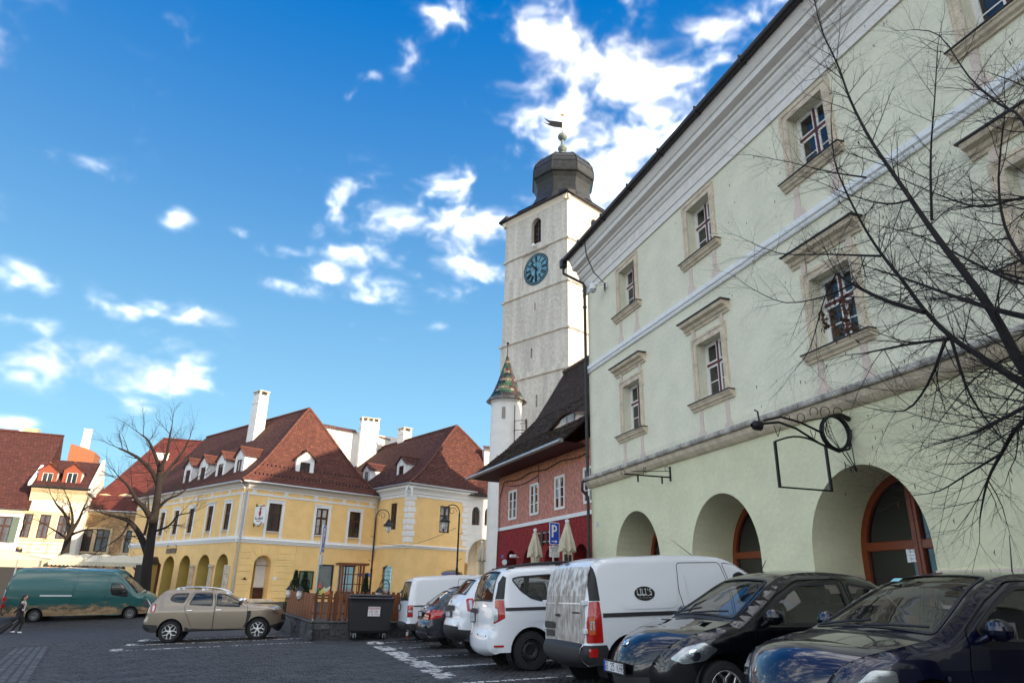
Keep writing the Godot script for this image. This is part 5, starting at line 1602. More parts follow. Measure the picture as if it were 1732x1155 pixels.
	var pc = hit(cv, 429, 752)
	chimney(h, cv * Vector3(pc.x, pc.y - 1.0, 0), -dl, 1.15, 0.9, 5.0, M.white_wall, 2, 0.12)
	# guild sign hanging on the front
	var sg = thing("hanging_sign", "white shield-shaped hanging sign with a red figure on iron arms", "sign", ff * Vector3(1.0, 5.8, 0.0))
	var t0 = Transform3D(ff.basis, Vector3.ZERO)
	mb = MB.new(); mb.box(Vector3(-0.03, -0.75, 0), Vector3(0.03, 0.75, 0.05)); mb.box(Vector3(-0.02, 0.42, 0.0), Vector3(0.02, 0.48, 0.35)); mb.box(Vector3(-0.02, -0.42, 0.0), Vector3(0.02, -0.36, 0.35))
	mb.box(Vector3(-0.02, 0.55, 0.0), Vector3(0.02, 0.6, 1.25)); mb.tube([Vector3(0, -0.4, 0.3), Vector3(0, -0.75, 0.7), Vector3(0, -0.5, 1.15)], [0.03, 0.03, 0.03], 5)
	part(sg, "iron_arm", mb, M.black_iron, t0)
	mb = MB.new()
	var bt = t0 * Transform3D(Basis(Vector3.UP, deg_to_rad(-62)), Vector3(0.05, 0, 0.62))
	mb.prism(pv([-0.42, -0.5, 0, -0.72, 0.42, -0.5, 0.42, 0.5, 0.15, 0.56, 0, 0.72, -0.15, 0.56, -0.42, 0.5]), -0.04, 0.04, bt)
	part(sg, "board", mb, M.sign_white)
	mb = MB.new(); mb.prism(pv([-0.04, -0.1, 0.07, -0.08, 0.11, 0.12, 0.06, 0.3, 0.1, 0.42, 0.0, 0.5, -0.08, 0.42, -0.03, 0.3, -0.1, 0.14]), 0.04, 0.046, bt)
	part(sg, "red_figure", mb, mat("dark red print", Color(0.35, 0.03, 0.03), 0.6))
	mb = MB.new()
	mb.prism(pv([-0.3, -0.3, -0.3, -0.14, -0.24, -0.14, -0.24, -0.25, -0.14, -0.25, -0.14, -0.3]), 0.04, 0.046, bt)
	for i in 4: mb.box(Vector3(-0.1 + i * 0.1, -0.3, 0.04), Vector3(-0.03 + i * 0.1, -0.2 + 0.06 * (i % 2), 0.046), bt)
	part(sg, "lettering", mb, M.black)
	mb = MB.new(); mb.box(Vector3(-0.2, -0.42, 0.04), Vector3(0.15, -0.37, 0.046), bt); part(sg, "red_underline", mb, mats["dark red print"])
	# shop name over the arcade
	var nm = thing("shop_lettering", "arched dark lettering over two small dark boards on the yellow flank", "sign", fl * Vector3(hit(fl, 289, 935).x, 3.75, 0.02))
	for i in 2:
		mb = MB.new(); mb.box(Vector3(-0.85 + i * 0.9, -0.25, 0), Vector3(-0.05 + i * 0.9, 0.1, 0.04)); part(nm, "board", mb, M.dark_metal, Transform3D(fl.basis, Vector3.ZERO))
	for i in 9:
		var a = deg_to_rad(118 - i * 7)
		mb = MB.new(); mb.box(Vector3(-0.06, 0, 0), Vector3(0.06, 0.14, 0.03), Transform3D(Basis(Vector3(0, 0, 1), a - PI / 2), Vector3(cos(a) * 1.6, sin(a) * 1.6 - 1.2, 0))); part(nm, "letter", mb, M.dark_metal, Transform3D(fl.basis, Vector3.ZERO))
# ---------------------------------------------------------------- yellow wing with quoins, white gabled house behind
func build_yellow_wing():
	var E0 = Vector3(-10.062, 0, -54.098); var C = Vector3(-7.2, 0, -50.75)
	var dl = (E0 - C).normalized(); var df = azv(48)
	var h = thing("yellow_wing", "yellow house with white quoins and a red hip roof next to the passage", "house", C)
	var o = wx(h).affine_inverse()
	var LL = E0.distance_to(C)
	var fl = face(E0, -dl); var ff = face(C, df)
	var st = yellow_style()
	var W = 5.5
	var lw = hit(fl, 663, 900).x
	var mb = MB.new()
	wall(mb, rc(0, -0.6, LL, 8.0), [rc(lw - 0.42, 5.45, lw + 0.42, 7.35), arch(lw - 0.9, lw + 0.35, 0.2, 2.6, 2.95)], [0.14, 0.18])
	part(h, "flank_wall", mb, M.yellow, fl, true)
	casement(h, o * fl * Transform3D(Basis.IDENTITY, Vector3(lw, 5.45, -0.1)), 0.84, 1.9, st)
	iron_grille(h, o * fl, lw - 0.9, lw + 0.35, 0.2, 2.6, 2.95)
	var fx = hit(ff, 751, 900).x
	mb = MB.new()
	var gx = hit(ff, 764, 960).x
	wall(mb, rc(0, -0.6, W, 8.0), [rc(fx - 0.47, 5.35, fx + 0.47, 7.3), arch(gx - 0.95, gx + 1.0, 0.2, 2.3, 2.75)], [0.14, 0.18])
	part(h, "front_wall", mb, M.yellow, ff, true)
	casement(h, o * ff * Transform3D(Basis.IDENTITY, Vector3(fx, 5.35, -0.1)), 0.94, 1.95, st)
	iron_grille(h, o * ff, gx - 0.95, gx + 1.0, 0.2, 2.3, 2.75)
	# quoins at both corners
	for i in 9:
		var y = 4.5 + i * 0.42
		for q in [[fl, LL - (0.62 if i % 2 else 0.5), LL + 0.04], [ff, -0.04, 0.62 if i % 2 else 0.5], [ff, W - (0.62 if i % 2 else 0.5), W]]:
			mb = MB.new(); mb.box(Vector3(q[1], y, 0), Vector3(q[2], y + 0.37, 0.04), ID3, 0.015)
			part(h, "quoin", mb, M.white_trim, q[0], true)
	for k in 2:
		var f = fl if k == 0 else ff
		var w = LL if k == 0 else W
		mb = MB.new(); mould(mb, pv([0, 4.12, 0.05, 4.12, 0.06, 4.2, 0.12, 4.24, 0.12, 4.32, 0, 4.36]), 0.0 if k == 0 else -0.12, w + (0.12 if k == 0 else 0.0)); part(h, "floor_band", mb, M.white_trim, f, true)
		mb = MB.new(); mould(mb, pv([0, 7.72, 0.05, 7.72, 0.06, 7.9, 0.12, 7.95, 0.16, 8.1, 0.28, 8.25, 0.40, 8.32, 0.40, 8.5, 0, 8.5]), 0.0 if k == 0 else -0.4, w + (0.4 if k == 0 else 0.3)); part(h, "cornice", mb, M.white_trim, f, true)
		mb = MB.new(); mb.tube([Vector3(-0.1 if k == 0 else -0.45, 8.55, 0.46), Vector3(w + 0.45, 8.55, 0.46)], [0.085, 0.085], 8); part(h, "gutter", mb, M.zinc, f, true)
	mb = MB.new(); mb.quad(ff * Vector3(W, -0.6, 0), ff * Vector3(W, -0.6, -6), ff * Vector3(W, 8, -6), ff * Vector3(W, 8, 0)); part(h, "side_wall", mb, M.yellow, o)
	# roof
	var up = Vector3(0, 8.58, 0)
	var A = C + up + ff.basis.z * 0.4 + fl.basis.z * 0.4
	var B = C + df * 12.5 + up + ff.basis.z * 0.4
	var P = C + df * 6.9 + dl * 3.9; P.y = 14.7
	var Q = P + dl * 16; Q.y = 14.5
	var AF = C + dl * 20 + up + fl.basis.z * 0.4
	rng.seed = 41
	var BF = C + df * 12.5 + dl * 20 + up
	roof(h, [[A, B, P, P], [AF, A, Q, P], [B, BF, P, Q]], [hip_line(A, P, 0.35), hip_line(B, P, 0.35), [P + Vector3.UP * 0.04, Q + Vector3.UP * 0.04]], 0.19, 0.165, 0.35, MAR0.lerp(RED0, 0.5), RED1)
	for q in [[618, 818, 1.15], [677, 809, 1.25]]:
		var v = fl.translated_local(Vector3(0, 0, -1.6))
		var p = hit(v, q[0], q[1])
		dormer(h, v.translated_local(Vector3(p.x, p.y - 0.1, 0)), q[2], 1.3, 2.3, MAR0, RED1)
	# small chimney on the ridge
	chimney(h, at(683, 752, 66) + Vector3.DOWN * 1.0, -dl, 1.05, 0.9, 2.2, M.white_wall, 2)
	# white firewall house behind, with a big chimney
	var wh = thing("white_firewall_house", "bright white windowless gable walls with tiled copings behind the yellow houses", "house", at(590, 800, 68) * Vector3(1, 0, 1))
	var f2 = face(at(556, 800, 68) * Vector3(1, 0, 1), azv(66))
	var p0 = hit(f2, 545, 722); var p1 = hit(f2, 603, 733); var p2 = hit(f2, 580, 770)
	mb = MB.new(); mb.prism(pv([p0.x, 5, p1.x + 4.2, 5, p1.x + 4.2, p1.y, p0.x, p0.y]), -3.0, 0.0); part(wh, "gable_wall", mb, M.white_wall, f2, true)
	mb = MB.new()
	tiles(mb, f2 * Vector3(p0.x, p0.y, 0.2), f2 * Vector3(p1.x, p1.y, 0.2), f2 * Vector3(p0.x, p0.y + 0.45, -0.6), f2 * Vector3(p1.x, p1.y + 0.45, -0.6), 0.22, 0.2, 0, RED0, RED1)
	var p3 = hit(f2, 660, 745)
	tiles(mb, f2 * Vector3(p1.x + 1.0, p1.y + 0.1, 0.2), f2 * Vector3(p3.x, p3.y, 0.2), f2 * Vector3(p1.x + 1.0, p1.y + 0.5, -0.6), f2 * Vector3(p3.x, p3.y + 0.4, -0.6), 0.22, 0.2, 0, RED0, RED1)
	part(wh, "coping_tiles", mb, M.tile, ID3, true).set_meta("kind", "stuff")
	var cq = hit(f2, 619, 760)
	chimney(wh, f2 * Vector3(cq.x, cq.y - 2.5, 0.5), azv(66), 1.75, 1.0, 5.1, M.white_wall, 3)
	cq = hit(f2, 557, 725)
	chimney(wh, f2 * Vector3(cq.x, cq.y - 1.0, -2.2), azv(66), 1.6, 0.9, 1.2, M.white_wall, 4)
func iron_grille(h, t: Transform3D, x0, x1, y0, sp, top):
	var mb = MB.new()
	var a = arch(x0, x1, y0, sp, top)
	mb.flat(a, -0.17)
	var o = part(h, "grilled_window", mb, M.glass, t)
	mb = MB.new(); mb.flat(a, -1.8); part(o, "room", mb, M.room)
	mb = MB.new()
	var x = x0 + 0.12
	while x < x1 - 0.05:
		mb.box(Vector3(x - 0.012, y0, 0.03), Vector3(x + 0.012, sp + (top - sp) * 0.8, 0.054)); x += 0.16
	var y = y0 + 0.15
	while y < top - 0.1:
		mb.box(Vector3(x0 - 0.06, y - 0.012, 0.02), Vector3(x1 + 0.06, y + 0.012, 0.05)); y += 0.27
	part(o, "iron_grille", mb, M.black_iron)
# ---------------------------------------------------------------- white house with a passage arch
func build_passage_house():
	var R = Vector3(-3.165, 0, -54.383)
	var f = face(R, azv(75))
	var h = thing("passage_house", "off-white house with small arched windows over a wide vaulted passage", "house", R)
	var o = wx(h).affine_inverse()
	var hs = [arch(0.38, 1.02, 6.1, 7.0, 7.5), arch(1.38, 2.02, 6.1, 7.0, 7.5), arch(0.18, 2.5, -0.6, 3.7, 5.1)]
	var mb = MB.new()
	wall(mb, rc(-0.05, -0.6, 6, 8.3), hs, [0.5, 0.5, 3.5])
	part(h, "wall", mb, M.white_wall, f, true)
	for i in 2:
		mb = MB.new(); mb.flat(hs[i], -0.5); var w = part(h, "arched_window", mb, M.glass, f, true)
		mb = MB.new(); var cx = (hs[i][0].x + hs[i][1].x) / 2
		mb.box(Vector3(cx - 0.03, 6.1, -0.5), Vector3(cx + 0.03, 7.45, -0.44)); mb.box(Vector3(hs[i][0].x, 6.1, -0.5), Vector3(hs[i][0].x + 0.07, 7.2, -0.44)); mb.box(Vector3(hs[i][1].x - 0.07, 6.1, -0.5), Vector3(hs[i][1].x, 7.2, -0.44))
		part(w, "window_frame", mb, M.brown_wood)
		mb = MB.new(); mb.flat(hs[i], -2.2); part(w, "room", mb, M.room)
	mb = MB.new(); mb.quad(Vector3(-0.4, -0.6, -3.5), Vector3(3.2, -0.6, -3.5), Vector3(3.2, 5.2, -3.5), Vector3(-0.4, 5.2, -3.5)); part(h, "passage_end", mb, M.white_wall, f, true)
	mb = MB.new(); mb.box(Vector3(-0.06, -0.6, 0), Vector3(0.17, 3.3, 0.03)); part(h, "ochre_pier", mb, M.yellow_dark, f, true)
	mb = MB.new(); mb.tube([Vector3(-0.3, 8.32, 0.35), Vector3(6, 8.32, 0.35)], [0.08, 0.08], 8); part(h, "gutter", mb, M.dark_metal, f, true)
	rng.seed = 51
	var a = f * Vector3(-0.3, 8.35, 0.3); var b = f * Vector3(6, 8.35, 0.3); var c = f * Vector3(-0.3, 11.0, -2.4); var d = f * Vector3(6, 11.0, -2.4)
	roof(h, [[a, b, c, d]], [], 0.19, 0.165, 0.1, MAR0, RED0)
# ---------------------------------------------------------------- the row of houses on the far left
func build_left_houses():
	# long red roofed house behind the tree
	var R3 = at(252, 900, 78) * Vector3(1, 0, 1)
	var f3 = face(R3 - azv(72) * 10.5, azv(72))
	var h3 = thing("ochre_house", "weathered ochre house with eyebrow dormers under a huge red roof", "house", f3.origin)
	var o3 = wx(h3).affine_inverse()
	var ey = hit(f3, 200, 866).y
	var st = yellow_style()
	st.curtain = 0.3
	var xs = []
	for x in [143.0, 172.0, 222.0]: xs.push_back(hit(f3, x, 910).x)
	var xl = hit(f3, 130, 910).x
	var hs = []; var dp = []
	for x in xs: hs.push_back(rc(x - 0.55, 4.1, x + 0.55, 6.1)); dp.push_back(0.15)
	hs.push_back(arch(hit(f3, 131, 950).x, hit(f3, 158, 950).x, -0.5, 1.6, 2.8)); dp.push_back(0.5)
	var mb = MB.new()
	wall(mb, rc(xl, -0.6, 14, ey), hs, dp)
	part(h3, "wall", mb, M.ochre_worn, f3, true)
	mb = MB.new(); mb.flat(hs[3], -0.5); part(h3, "gateway", mb, M.brown_wood, f3, true)
	for x in xs:
		casement(h3, o3 * f3 * Transform3D(Basis.IDENTITY, Vector3(x, 4.1, -0.1)), 1.1, 2.0, st)
		mb = MB.new(); fr(mb, x - 0.75, 3.9, x + 0.75, 6.3, 0.18, 0, 0.05); part(h3, "window_surround", mb, M.beige, f3, true)
	mb = MB.new(); mould(mb, pv([0, ey - 0.35, 0.08, ey - 0.3, 0.25, ey - 0.05, 0.3, ey, 0, ey]), xl, 14); part(h3, "cornice", mb, M.beige, f3, true)
	mb = MB.new(); mb.tube([Vector3(xl - 0.3, ey, 0.45), Vector3(14, ey, 0.45)], [0.09, 0.09], 6); part(h3, "gutter", mb, M.zinc, f3, true)
	var kk = f3.translated_local(Vector3(0, 0, -5.5))
	var t0 = hit(kk, 275, 742); var e0 = hit(f3.translated_local(Vector3(0, 0, 0.4)), 128, 864)
	var eL = f3 * Vector3(e0.x, ey + 0.02, 0.4); var eR = f3 * Vector3(30, ey + 0.02, 0.4)
	var tL = kk * Vector3(t0.x, t0.y, 0); var tR = kk * Vector3(t0.x + 26, t0.y, 0)
	rng.seed = 61
	var bL = f3 * Vector3(e0.x, ey, -11.4); var bR = f3 * Vector3(30, ey, -11.4)
	var rf = roof(h3, [[eL, eR, tL, tR], [bL, eL, tL, tL], [bR, bL, tR, tL]], [[tL + Vector3.UP * 0.05, tR + Vector3.UP * 0.05]], 0.26, 0.22, 0.25, Color(0.095, 0.020, 0.018), Color(0.14, 0.034, 0.028))
	for x in [177.0, 213.0]:
		var q = f3.translated_local(Vector3(0, 0, -1.1)); var p = hit(q, x, 841)
		mb = MB.new(); mb.prism(pv([p.x - 1.0, p.y - 0.1, p.x + 1.0, p.y - 0.1, p.x + 0.5, p.y + 0.22, p.x, p.y + 0.32, p.x - 0.5, p.y + 0.22]), -0.6, 0.25); var e = part(h3, "eyebrow_dormer", mb, M.beige, q, true)
		mb = MB.new(); mb.box(Vector3(p.x - 0.3, p.y - 0.08, 0.22), Vector3(p.x + 0.3, p.y + 0.16, 0.27)); part(e, "dormer_opening", mb, M.room)
	var cv = f3.translated_local(Vector3(0, 0, -4.2)); var cp = hit(cv, 267, 812)
	chimney(h3, cv * Vector3(cp.x, cp.y - 0.5, 0), azv(72), 1.15, 0.9, 3.2, M.white_wall)
	for q in [[393, 738, 1.9, 1.0], [371, 740, 1.0, 0.6]]:
		var c = hit(kk, q[0], q[1]); chimney(h3, kk * Vector3(c.x, c.y - 1.2, 0), azv(72), q[2], 0.8, 1.2 + q[3] * 0.3, M.beige)
	var bd = thing("shop_board", "black signboard with pale curved lettering on the ochre house", "sign", f3 * Vector3(hit(f3, 225, 935).x, 0, 0.1))
	mb = MB.new(); mb.box(Vector3(-0.75, 2.4, 0), Vector3(0.75, 3.75, 0.06)); part(bd, "board", mb, M.black, Transform3D(f3.basis, Vector3.ZERO))
	mb = MB.new(); mb.quv(Vector3(-0.68, 2.5, 0.07), Vector3(0.68, 2.5, 0.07), Vector3(0.68, 3.65, 0.07), Vector3(-0.68, 3.65, 0.07))
	part(bd, "lettering", mb, mat("crama lettering", Color(1, 1, 1), 0.7, {"tex": text_tex("RESTAURANT\nCRAMA\nSIBIANA", Color(0.012, 0.012, 0.012), Color(0.6, 0.58, 0.52), 128, 96, 0), "uv": true}), Transform3D(f3.basis, Vector3.ZERO))
	# the cream restaurant house
	var R2 = at(131, 900, 76) * Vector3(1, 0, 1)
	var f2 = face(R2 - azv(66) * 7.6, azv(66))
	var h2 = thing("cream_house", "tall narrow cream house with two small dormers over a restaurant arch", "house", f2.origin)
	var o2 = wx(h2).affine_inverse()
	ey = hit(f2, 80, 824).y
	var x0 = hit(f2, 34, 900).x; var x1 = hit(f2, 133, 900).x
	var s2 = yellow_style(); s2.key = "d"
	hs = []; dp = []
	xs = []
	for x in [44.0, 75.0, 107.0]: xs.push_back(hit(f2, x, 880).x)
	for x in xs: hs.push_back(rc(x - 0.42, 4.95, x + 0.42, 7.0)); dp.push_back(0.18)
	var axx = [hit(f2, 57, 950).x, hit(f2, 98, 950).x]
	hs.push_back(arch(axx[0], axx[1], -0.6, 1.2, 3.0, 18)); dp.push_back(0.9)
	var ov = hit(f2, 29.5, 931)
	mb = MB.new(); wall(mb, rc(x0, 3.3, x1, ey), hs.slice(0, 3), dp.slice(0, 3)); part(h2, "upper_wall", mb, M.cream, f2, true)
	mb = MB.new(); wall(mb, rc(x0, -0.6, x1, 3.3), hs.slice(3, 4), dp.slice(3, 4)); part(h2, "ground_floor_wall", mb, M.beige, f2, true)
	mb = MB.new(); mb.flat(hs[3], -0.9); part(h2, "gateway", mb, mat("deep green brown gate", Color(0.02, 0.022, 0.02), 0.6), f2, true)
	for x in xs:
		casement(h2, o2 * f2 * Transform3D(Basis.IDENTITY, Vector3(x, 4.95, -0.12)), 0.84, 2.05, s2)
		mb = MB.new(); fr(mb, x - 0.72, 4.68, x + 0.72, 7.3, 0.26, 0, 0.05); part(h2, "window_surround", mb, M.beige, f2, true)
		mb = MB.new(); fr(mb, x - 0.85, 3.65, x + 0.85, 4.5, 0.12, 0, 0.04); mb.prism(pv([x - 0.3, 4.07, x, 3.92, x + 0.3, 4.07, x, 4.22]), 0, 0.04); part(h2, "apron_panel", mb, M.beige, f2, true)
	mb = MB.new(); mould(mb, pv([0, ey - 1.1, 0.04, ey - 1.1, 0.06, ey - 0.5, 0.3, ey - 0.2, 0.35, ey, 0, ey]), x0, x1); part(h2, "cornice", mb, M.beige, f2, true)
	mb = MB.new(); mould(mb, pv([0, 3.2, 0.1, 3.22, 0.1, 3.32, 0, 3.36]), x0, x1); part(h2, "floor_band", mb, M.beige, f2, true)
	mb = MB.new(); mb.prism(circ(Vector2(ov.x, ov.y), 0.34, 16), 0, 0.04); part(h2, "round_window", mb, M.dark_metal, f2, true)
	mb = MB.new(); mb.quad(Vector3(x1, -0.6, 0), Vector3(x1, -0.6, -9), Vector3(x1, ey, -9), Vector3(x1, ey, 0)); part(h2, "side_wall", mb, M.white_wall, f2, true)
	mb = MB.new(); mb.tube([Vector3(x0 - 0.1, ey, 0.45), Vector3(x1 + 0.2, ey, 0.45)], [0.1, 0.1], 6); part(h2, "gutter", mb, M.dark_metal, f2, true)
	var gb = f2.translated_local(Vector3(0, 0, -5.0)); var tp = hit(gb, 160, 783)
	rng.seed = 71
	roof(h2, [[f2 * Vector3(x0 - 0.1, ey + 0.05, 0.4), f2 * Vector3(x1, ey + 0.05, 0.4), gb * Vector3(x0 + 0.1, tp.y, 0), gb * Vector3(x1, tp.y, 0)]], [], 0.26, 0.22, 0.1, MAR0, MAR1)
	mb = MB.new(); mb.prism(pv([0.4, ey - 0.3, 0.4, ey + 0.25, -5.0, tp.y + 0.35, -10, ey + 0.25, -10, ey - 0.3]), -x1 - 0.25, -x1, ALONG); part(h2, "gable_wall", mb, M.white_wall, f2, true)
	mb = MB.new(); mb.prism(pv([0.5, ey + 0.0, 0.5, ey + 0.3, -5.0, tp.y + 0.3, -5.0, tp.y]), -x0 + 0.05, -x0 + 0.3, ALONG); part(h2, "verge", mb, M.white_trim, f2, true)
	for x in [76.0, 118.0]:
		var v = f2.translated_local(Vector3(0, 0, -0.7)); var p = hit(v, x, 820)
		dormer(h2, v.translated_local(Vector3(p.x, p.y, 0)), 1.5, 1.35, 2.2, RED0, Color(0.26, 0.09, 0.055), mat("red brown dormer board", L(140, 70, 50), 0.8))
	var dn = thing("restaurant_sign", "dark semicircular sign with cream gothic lettering in the restaurant arch", "sign", f2 * Vector3((axx[0] + axx[1]) / 2, 0, -0.3))
	var aw = axx[1] - axx[0]
	mb = MB.new(); mb.prism(arch(-aw / 2 + 0.03, aw / 2 - 0.03, 1.15, 1.2, 2.95, 18), -0.05, 0.0); part(dn, "board", mb, M.black, Transform3D(f2.basis, Vector3.ZERO))
	mb = MB.new(); mb.quv(Vector3(-aw * 0.36, 1.25, 0.01), Vector3(aw * 0.36, 1.25, 0.01), Vector3(aw * 0.36, 2.4, 0.01), Vector3(-aw * 0.36, 2.4, 0.01))
	part(dn, "lettering", mb, mat("delis lettering", Color(1, 1, 1), 0.7, {"tex": text_tex("DELIS\nRESTAURANT", Color(0.012, 0.012, 0.013), Color(0.55, 0.45, 0.25), 160, 64, 0), "uv": true}), Transform3D(f2.basis, Vector3.ZERO))
	# lilac house with the big maroon roof, brick firewall and slender chimney
	var f1 = face(f2 * Vector3(x0 - 12.0, 0, 0.3), azv(66))
	var h1 = thing("lilac_house", "pale lilac house with green shutters and a tall plain maroon roof", "house", f1.origin)
	ey = hit(f1, 10, 860).y
	var xr = hit(f1, 29, 900).x
	var sx = hit(f1, 3, 895)
	mb = MB.new(); wall(mb, rc(-14, -0.6, 12, ey), [rc(sx.x - 0.6, sx.y - 1.1, sx.x + 0.55, sx.y + 1.1)], [0.15]); part(h1, "wall", mb, M.lilac, f1, true)
	casement(h1, wx(h1).affine_inverse() * f1 * Transform3D(Basis.IDENTITY, Vector3(sx.x, sx.y - 1.1, -0.1)), 1.15, 2.2, s2)
	mb = MB.new(); mb.box(Vector3(sx.x + 0.58, sx.y - 1.1, 0.02), Vector3(sx.x + 1.1, sx.y + 1.1, 0.07)); part(h1, "shutter", mb, mat("green grey shutter", L(86, 104, 96), 0.7), f1, true)
	for i in 11:
		mb = MB.new(); mb.box(Vector3(11.4, 0.2 + i * 0.6, 0), Vector3(12.05 if i % 2 else 11.95, 0.72 + i * 0.6, 0.06)); part(h1, "quoin", mb, M.white_trim, f1, true)
	mb = MB.new(); mould(mb, pv([0, ey - 0.4, 0.1, ey - 0.35, 0.3, ey - 0.05, 0.4, ey, 0, ey]), -14, 12.1); part(h1, "cornice", mb, M.cream, f1, true)
	var ga = f1.translated_local(Vector3(0, 0, -6.0)); var rt = hit(ga, 107, 738)
	rng.seed = 81
	var lf = f1 * Vector3(-14, ey, 0.5); var rgt = f1 * Vector3(12.2, ey, 0.5)
	roof(h1, [[lf, rgt, ga * Vector3(-10, rt.y, 0), ga * Vector3(rt.x, rt.y, 0)], [rgt, f1 * Vector3(12.2, ey, -12.5), ga * Vector3(rt.x, rt.y, 0), ga * Vector3(rt.x, rt.y, 0)]], [[ga * Vector3(-10, rt.y + 0.05, 0), ga * Vector3(rt.x, rt.y + 0.05, 0)]], 0.28, 0.24, 0.2, MAR0, MAR1)
	var bq = face(at(139, 800, 84) * Vector3(1, 0, 1), azv(70)); var b0 = hit(bq, 118, 755); var b1 = hit(bq, 160, 765)
	var fw = thing("brick_firewall", "rough orange brick fire wall with a slender plastered chimney", "wall", bq.origin)
	mb = MB.new(); mb.prism(pv([b0.x, 4, b1.x, 4, b1.x, b1.y, b1.x - 0.9, b1.y + 0.35, b0.x, b0.y + 0.3]), -3, 0); part(fw, "brickwork", mb, M.brick, bq, true)
	var cc = hit(bq, 136, 760); chimney(fw, bq * Vector3(cc.x, cc.y - 0.6, -1.4), azv(70), 0.75, 0.7, 2.9, M.white_wall, 0, 0.12)
	# red roof at the picture's edge with a chimney
	var h0 = thing("far_red_house", "house with a bright red roof and white verge behind the maroon roof", "house", at(-60, 900, 95) * Vector3(1, 0, 1))
	var f0 = face(h0.position, azv(70))
	var r0 = hit(f0.translated_local(Vector3(0, 0, -6)), 36, 728); var e1 = hit(f0, 0, 772)
	rng.seed = 91
	roof(h0, [[f0 * Vector3(-14, e1.y - 6, 3), f0 * Vector3(e1.x - 3, e1.y - 6, 3), f0 * Vector3(-12, r0.y, -6), f0 * Vector3(r0.x, r0.y, -6)]], [], 0.3, 0.26, 0.1, Color(0.13, 0.032, 0.025), Color(0.18, 0.05, 0.036))
	mb = MB.new(); mb.tube([f0 * Vector3(e1.x - 3, e1.y - 6, 3.1), f0 * Vector3(r0.x, r0.y + 0.1, -6)], [0.22, 0.22], 6); part(h0, "verge", mb, M.white_trim, ID3, true)
	mb = MB.new(); wall(mb, rc(-14, -0.6, e1.x - 2, e1.y - 5), [], 0); part(h0, "wall", mb, M.cream, f0, true)
	var c9 = hit(f0.translated_local(Vector3(0, 0, -7)), 50, 738); chimney(h0, f0 * Vector3(c9.x, c9.y - 0.5, -7), azv(70), 1.5, 1.0, 1.3, M.beige)
# ---------------------------------------------------------------- vehicles
# Body skin: a side surface z = S(x, y) and a strip running over tail, roof, bonnet and nose between the two sides.
# x runs from the rear bumper (0) to the front (L), y up, z to the right of the vehicle.
class CarSkin:
	var prof: PackedVector2Array       # silhouette from the lower rear edge over the roof to the lower front edge
	var crown: PackedFloat32Array      # how far the middle of the strip bulges, for each profile point
	var tl := PackedFloat32Array()     # arc length at each profile point
	var L; var hw; var yb; var tum; var r; var rear_t; var front_t; var rear_l; var front_l; var tuck
	var cache := {}
	func setup():
		tl.resize(prof.size())
		tl[0] = 0.0
		for i in range(1, prof.size()): tl[i] = tl[i - 1] + prof[i].distance_to(prof[i - 1])
	func width(x, y) -> float:
		var w = hw
		if y > yb: w -= (y - yb) * tum + (y - yb) * (y - yb) * 0.05
		else:
			var k = (yb - y) / yb
			w -= tuck * k * k
		if x < rear_l: w -= rear_t * pow((rear_l - x) / rear_l, 2.4)
		if x > L - front_l: w -= front_t * pow((x - L + front_l) / front_l, 2.4)
		return w
	func edge(p: Vector2) -> float:
		var d = 1e9
		for i in prof.size() - 1:
			var a = prof[i]; var b = prof[i + 1]
			var ab = b - a
			var t = clampf((p - a).dot(ab) / ab.length_squared(), 0, 1)
			d = minf(d, (a + ab * t - p).length_squared())
		return sqrt(d)
	func side(x, y) -> float:
		var key = Vector2i(int(x * 2000), int(y * 2000))
		if cache.has(key): return cache[key]
		var w = width(x, y)
		var d = edge(Vector2(x, y))
		if d < r:
			var k = 1 - d / r
			w -= r * (1 - sqrt(maxf(0.0, 1 - k * k)))
		cache[key] = w
		return w
	func side_p(u, v) -> Vector3:
		return Vector3(u, v, side(u, v))
	func strip_p(u, v) -> Vector3:        # u arc length along the profile, v sideways
		var i = 0
		while i < tl.size() - 2 and tl[i + 1] < u: i += 1
		var k = clampf((u - tl[i]) / maxf(1e-6, tl[i + 1] - tl[i]), 0, 1)
		var p = prof[i].lerp(prof[i + 1], k)
		var tg0 = (prof[i + 1] - prof[i]).normalized()
		var ta = (prof[i + 1] - prof[maxi(i - 1, 0)]).normalized(); var tb = (prof[mini(i + 2, prof.size() - 1)] - prof[i]).normalized()
		var tg = ta.lerp(tb, k).normalized()
		var n = Vector2(-tg.y, tg.x)
		var w = width(p.x, p.y) - r
		var q = v / w
		var c = lerpf(crown[i], crown[i + 1], k) * (1 - q * q)
		return Vector3(p.x + n.x * c, p.y + n.y * c, v)
	func strip_w(u) -> float:
		var i = 0
		while i < tl.size() - 2 and tl[i + 1] < u: i += 1
		var k = clampf((u - tl[i]) / maxf(1e-6, tl[i + 1] - tl[i]), 0, 1)
		var p = prof[i].lerp(prof[i + 1], k)
		return width(p.x, p.y) - r
	func at_x(x, from := 0) -> float:      # arc length where the upper profile passes x
		for i in range(from, prof.size() - 1):
			if prof[i].x <= x and prof[i + 1].x > x:
				return lerpf(tl[i], tl[i + 1], (x - prof[i].x) / (prof[i + 1].x - prof[i].x))
		return tl[-1]
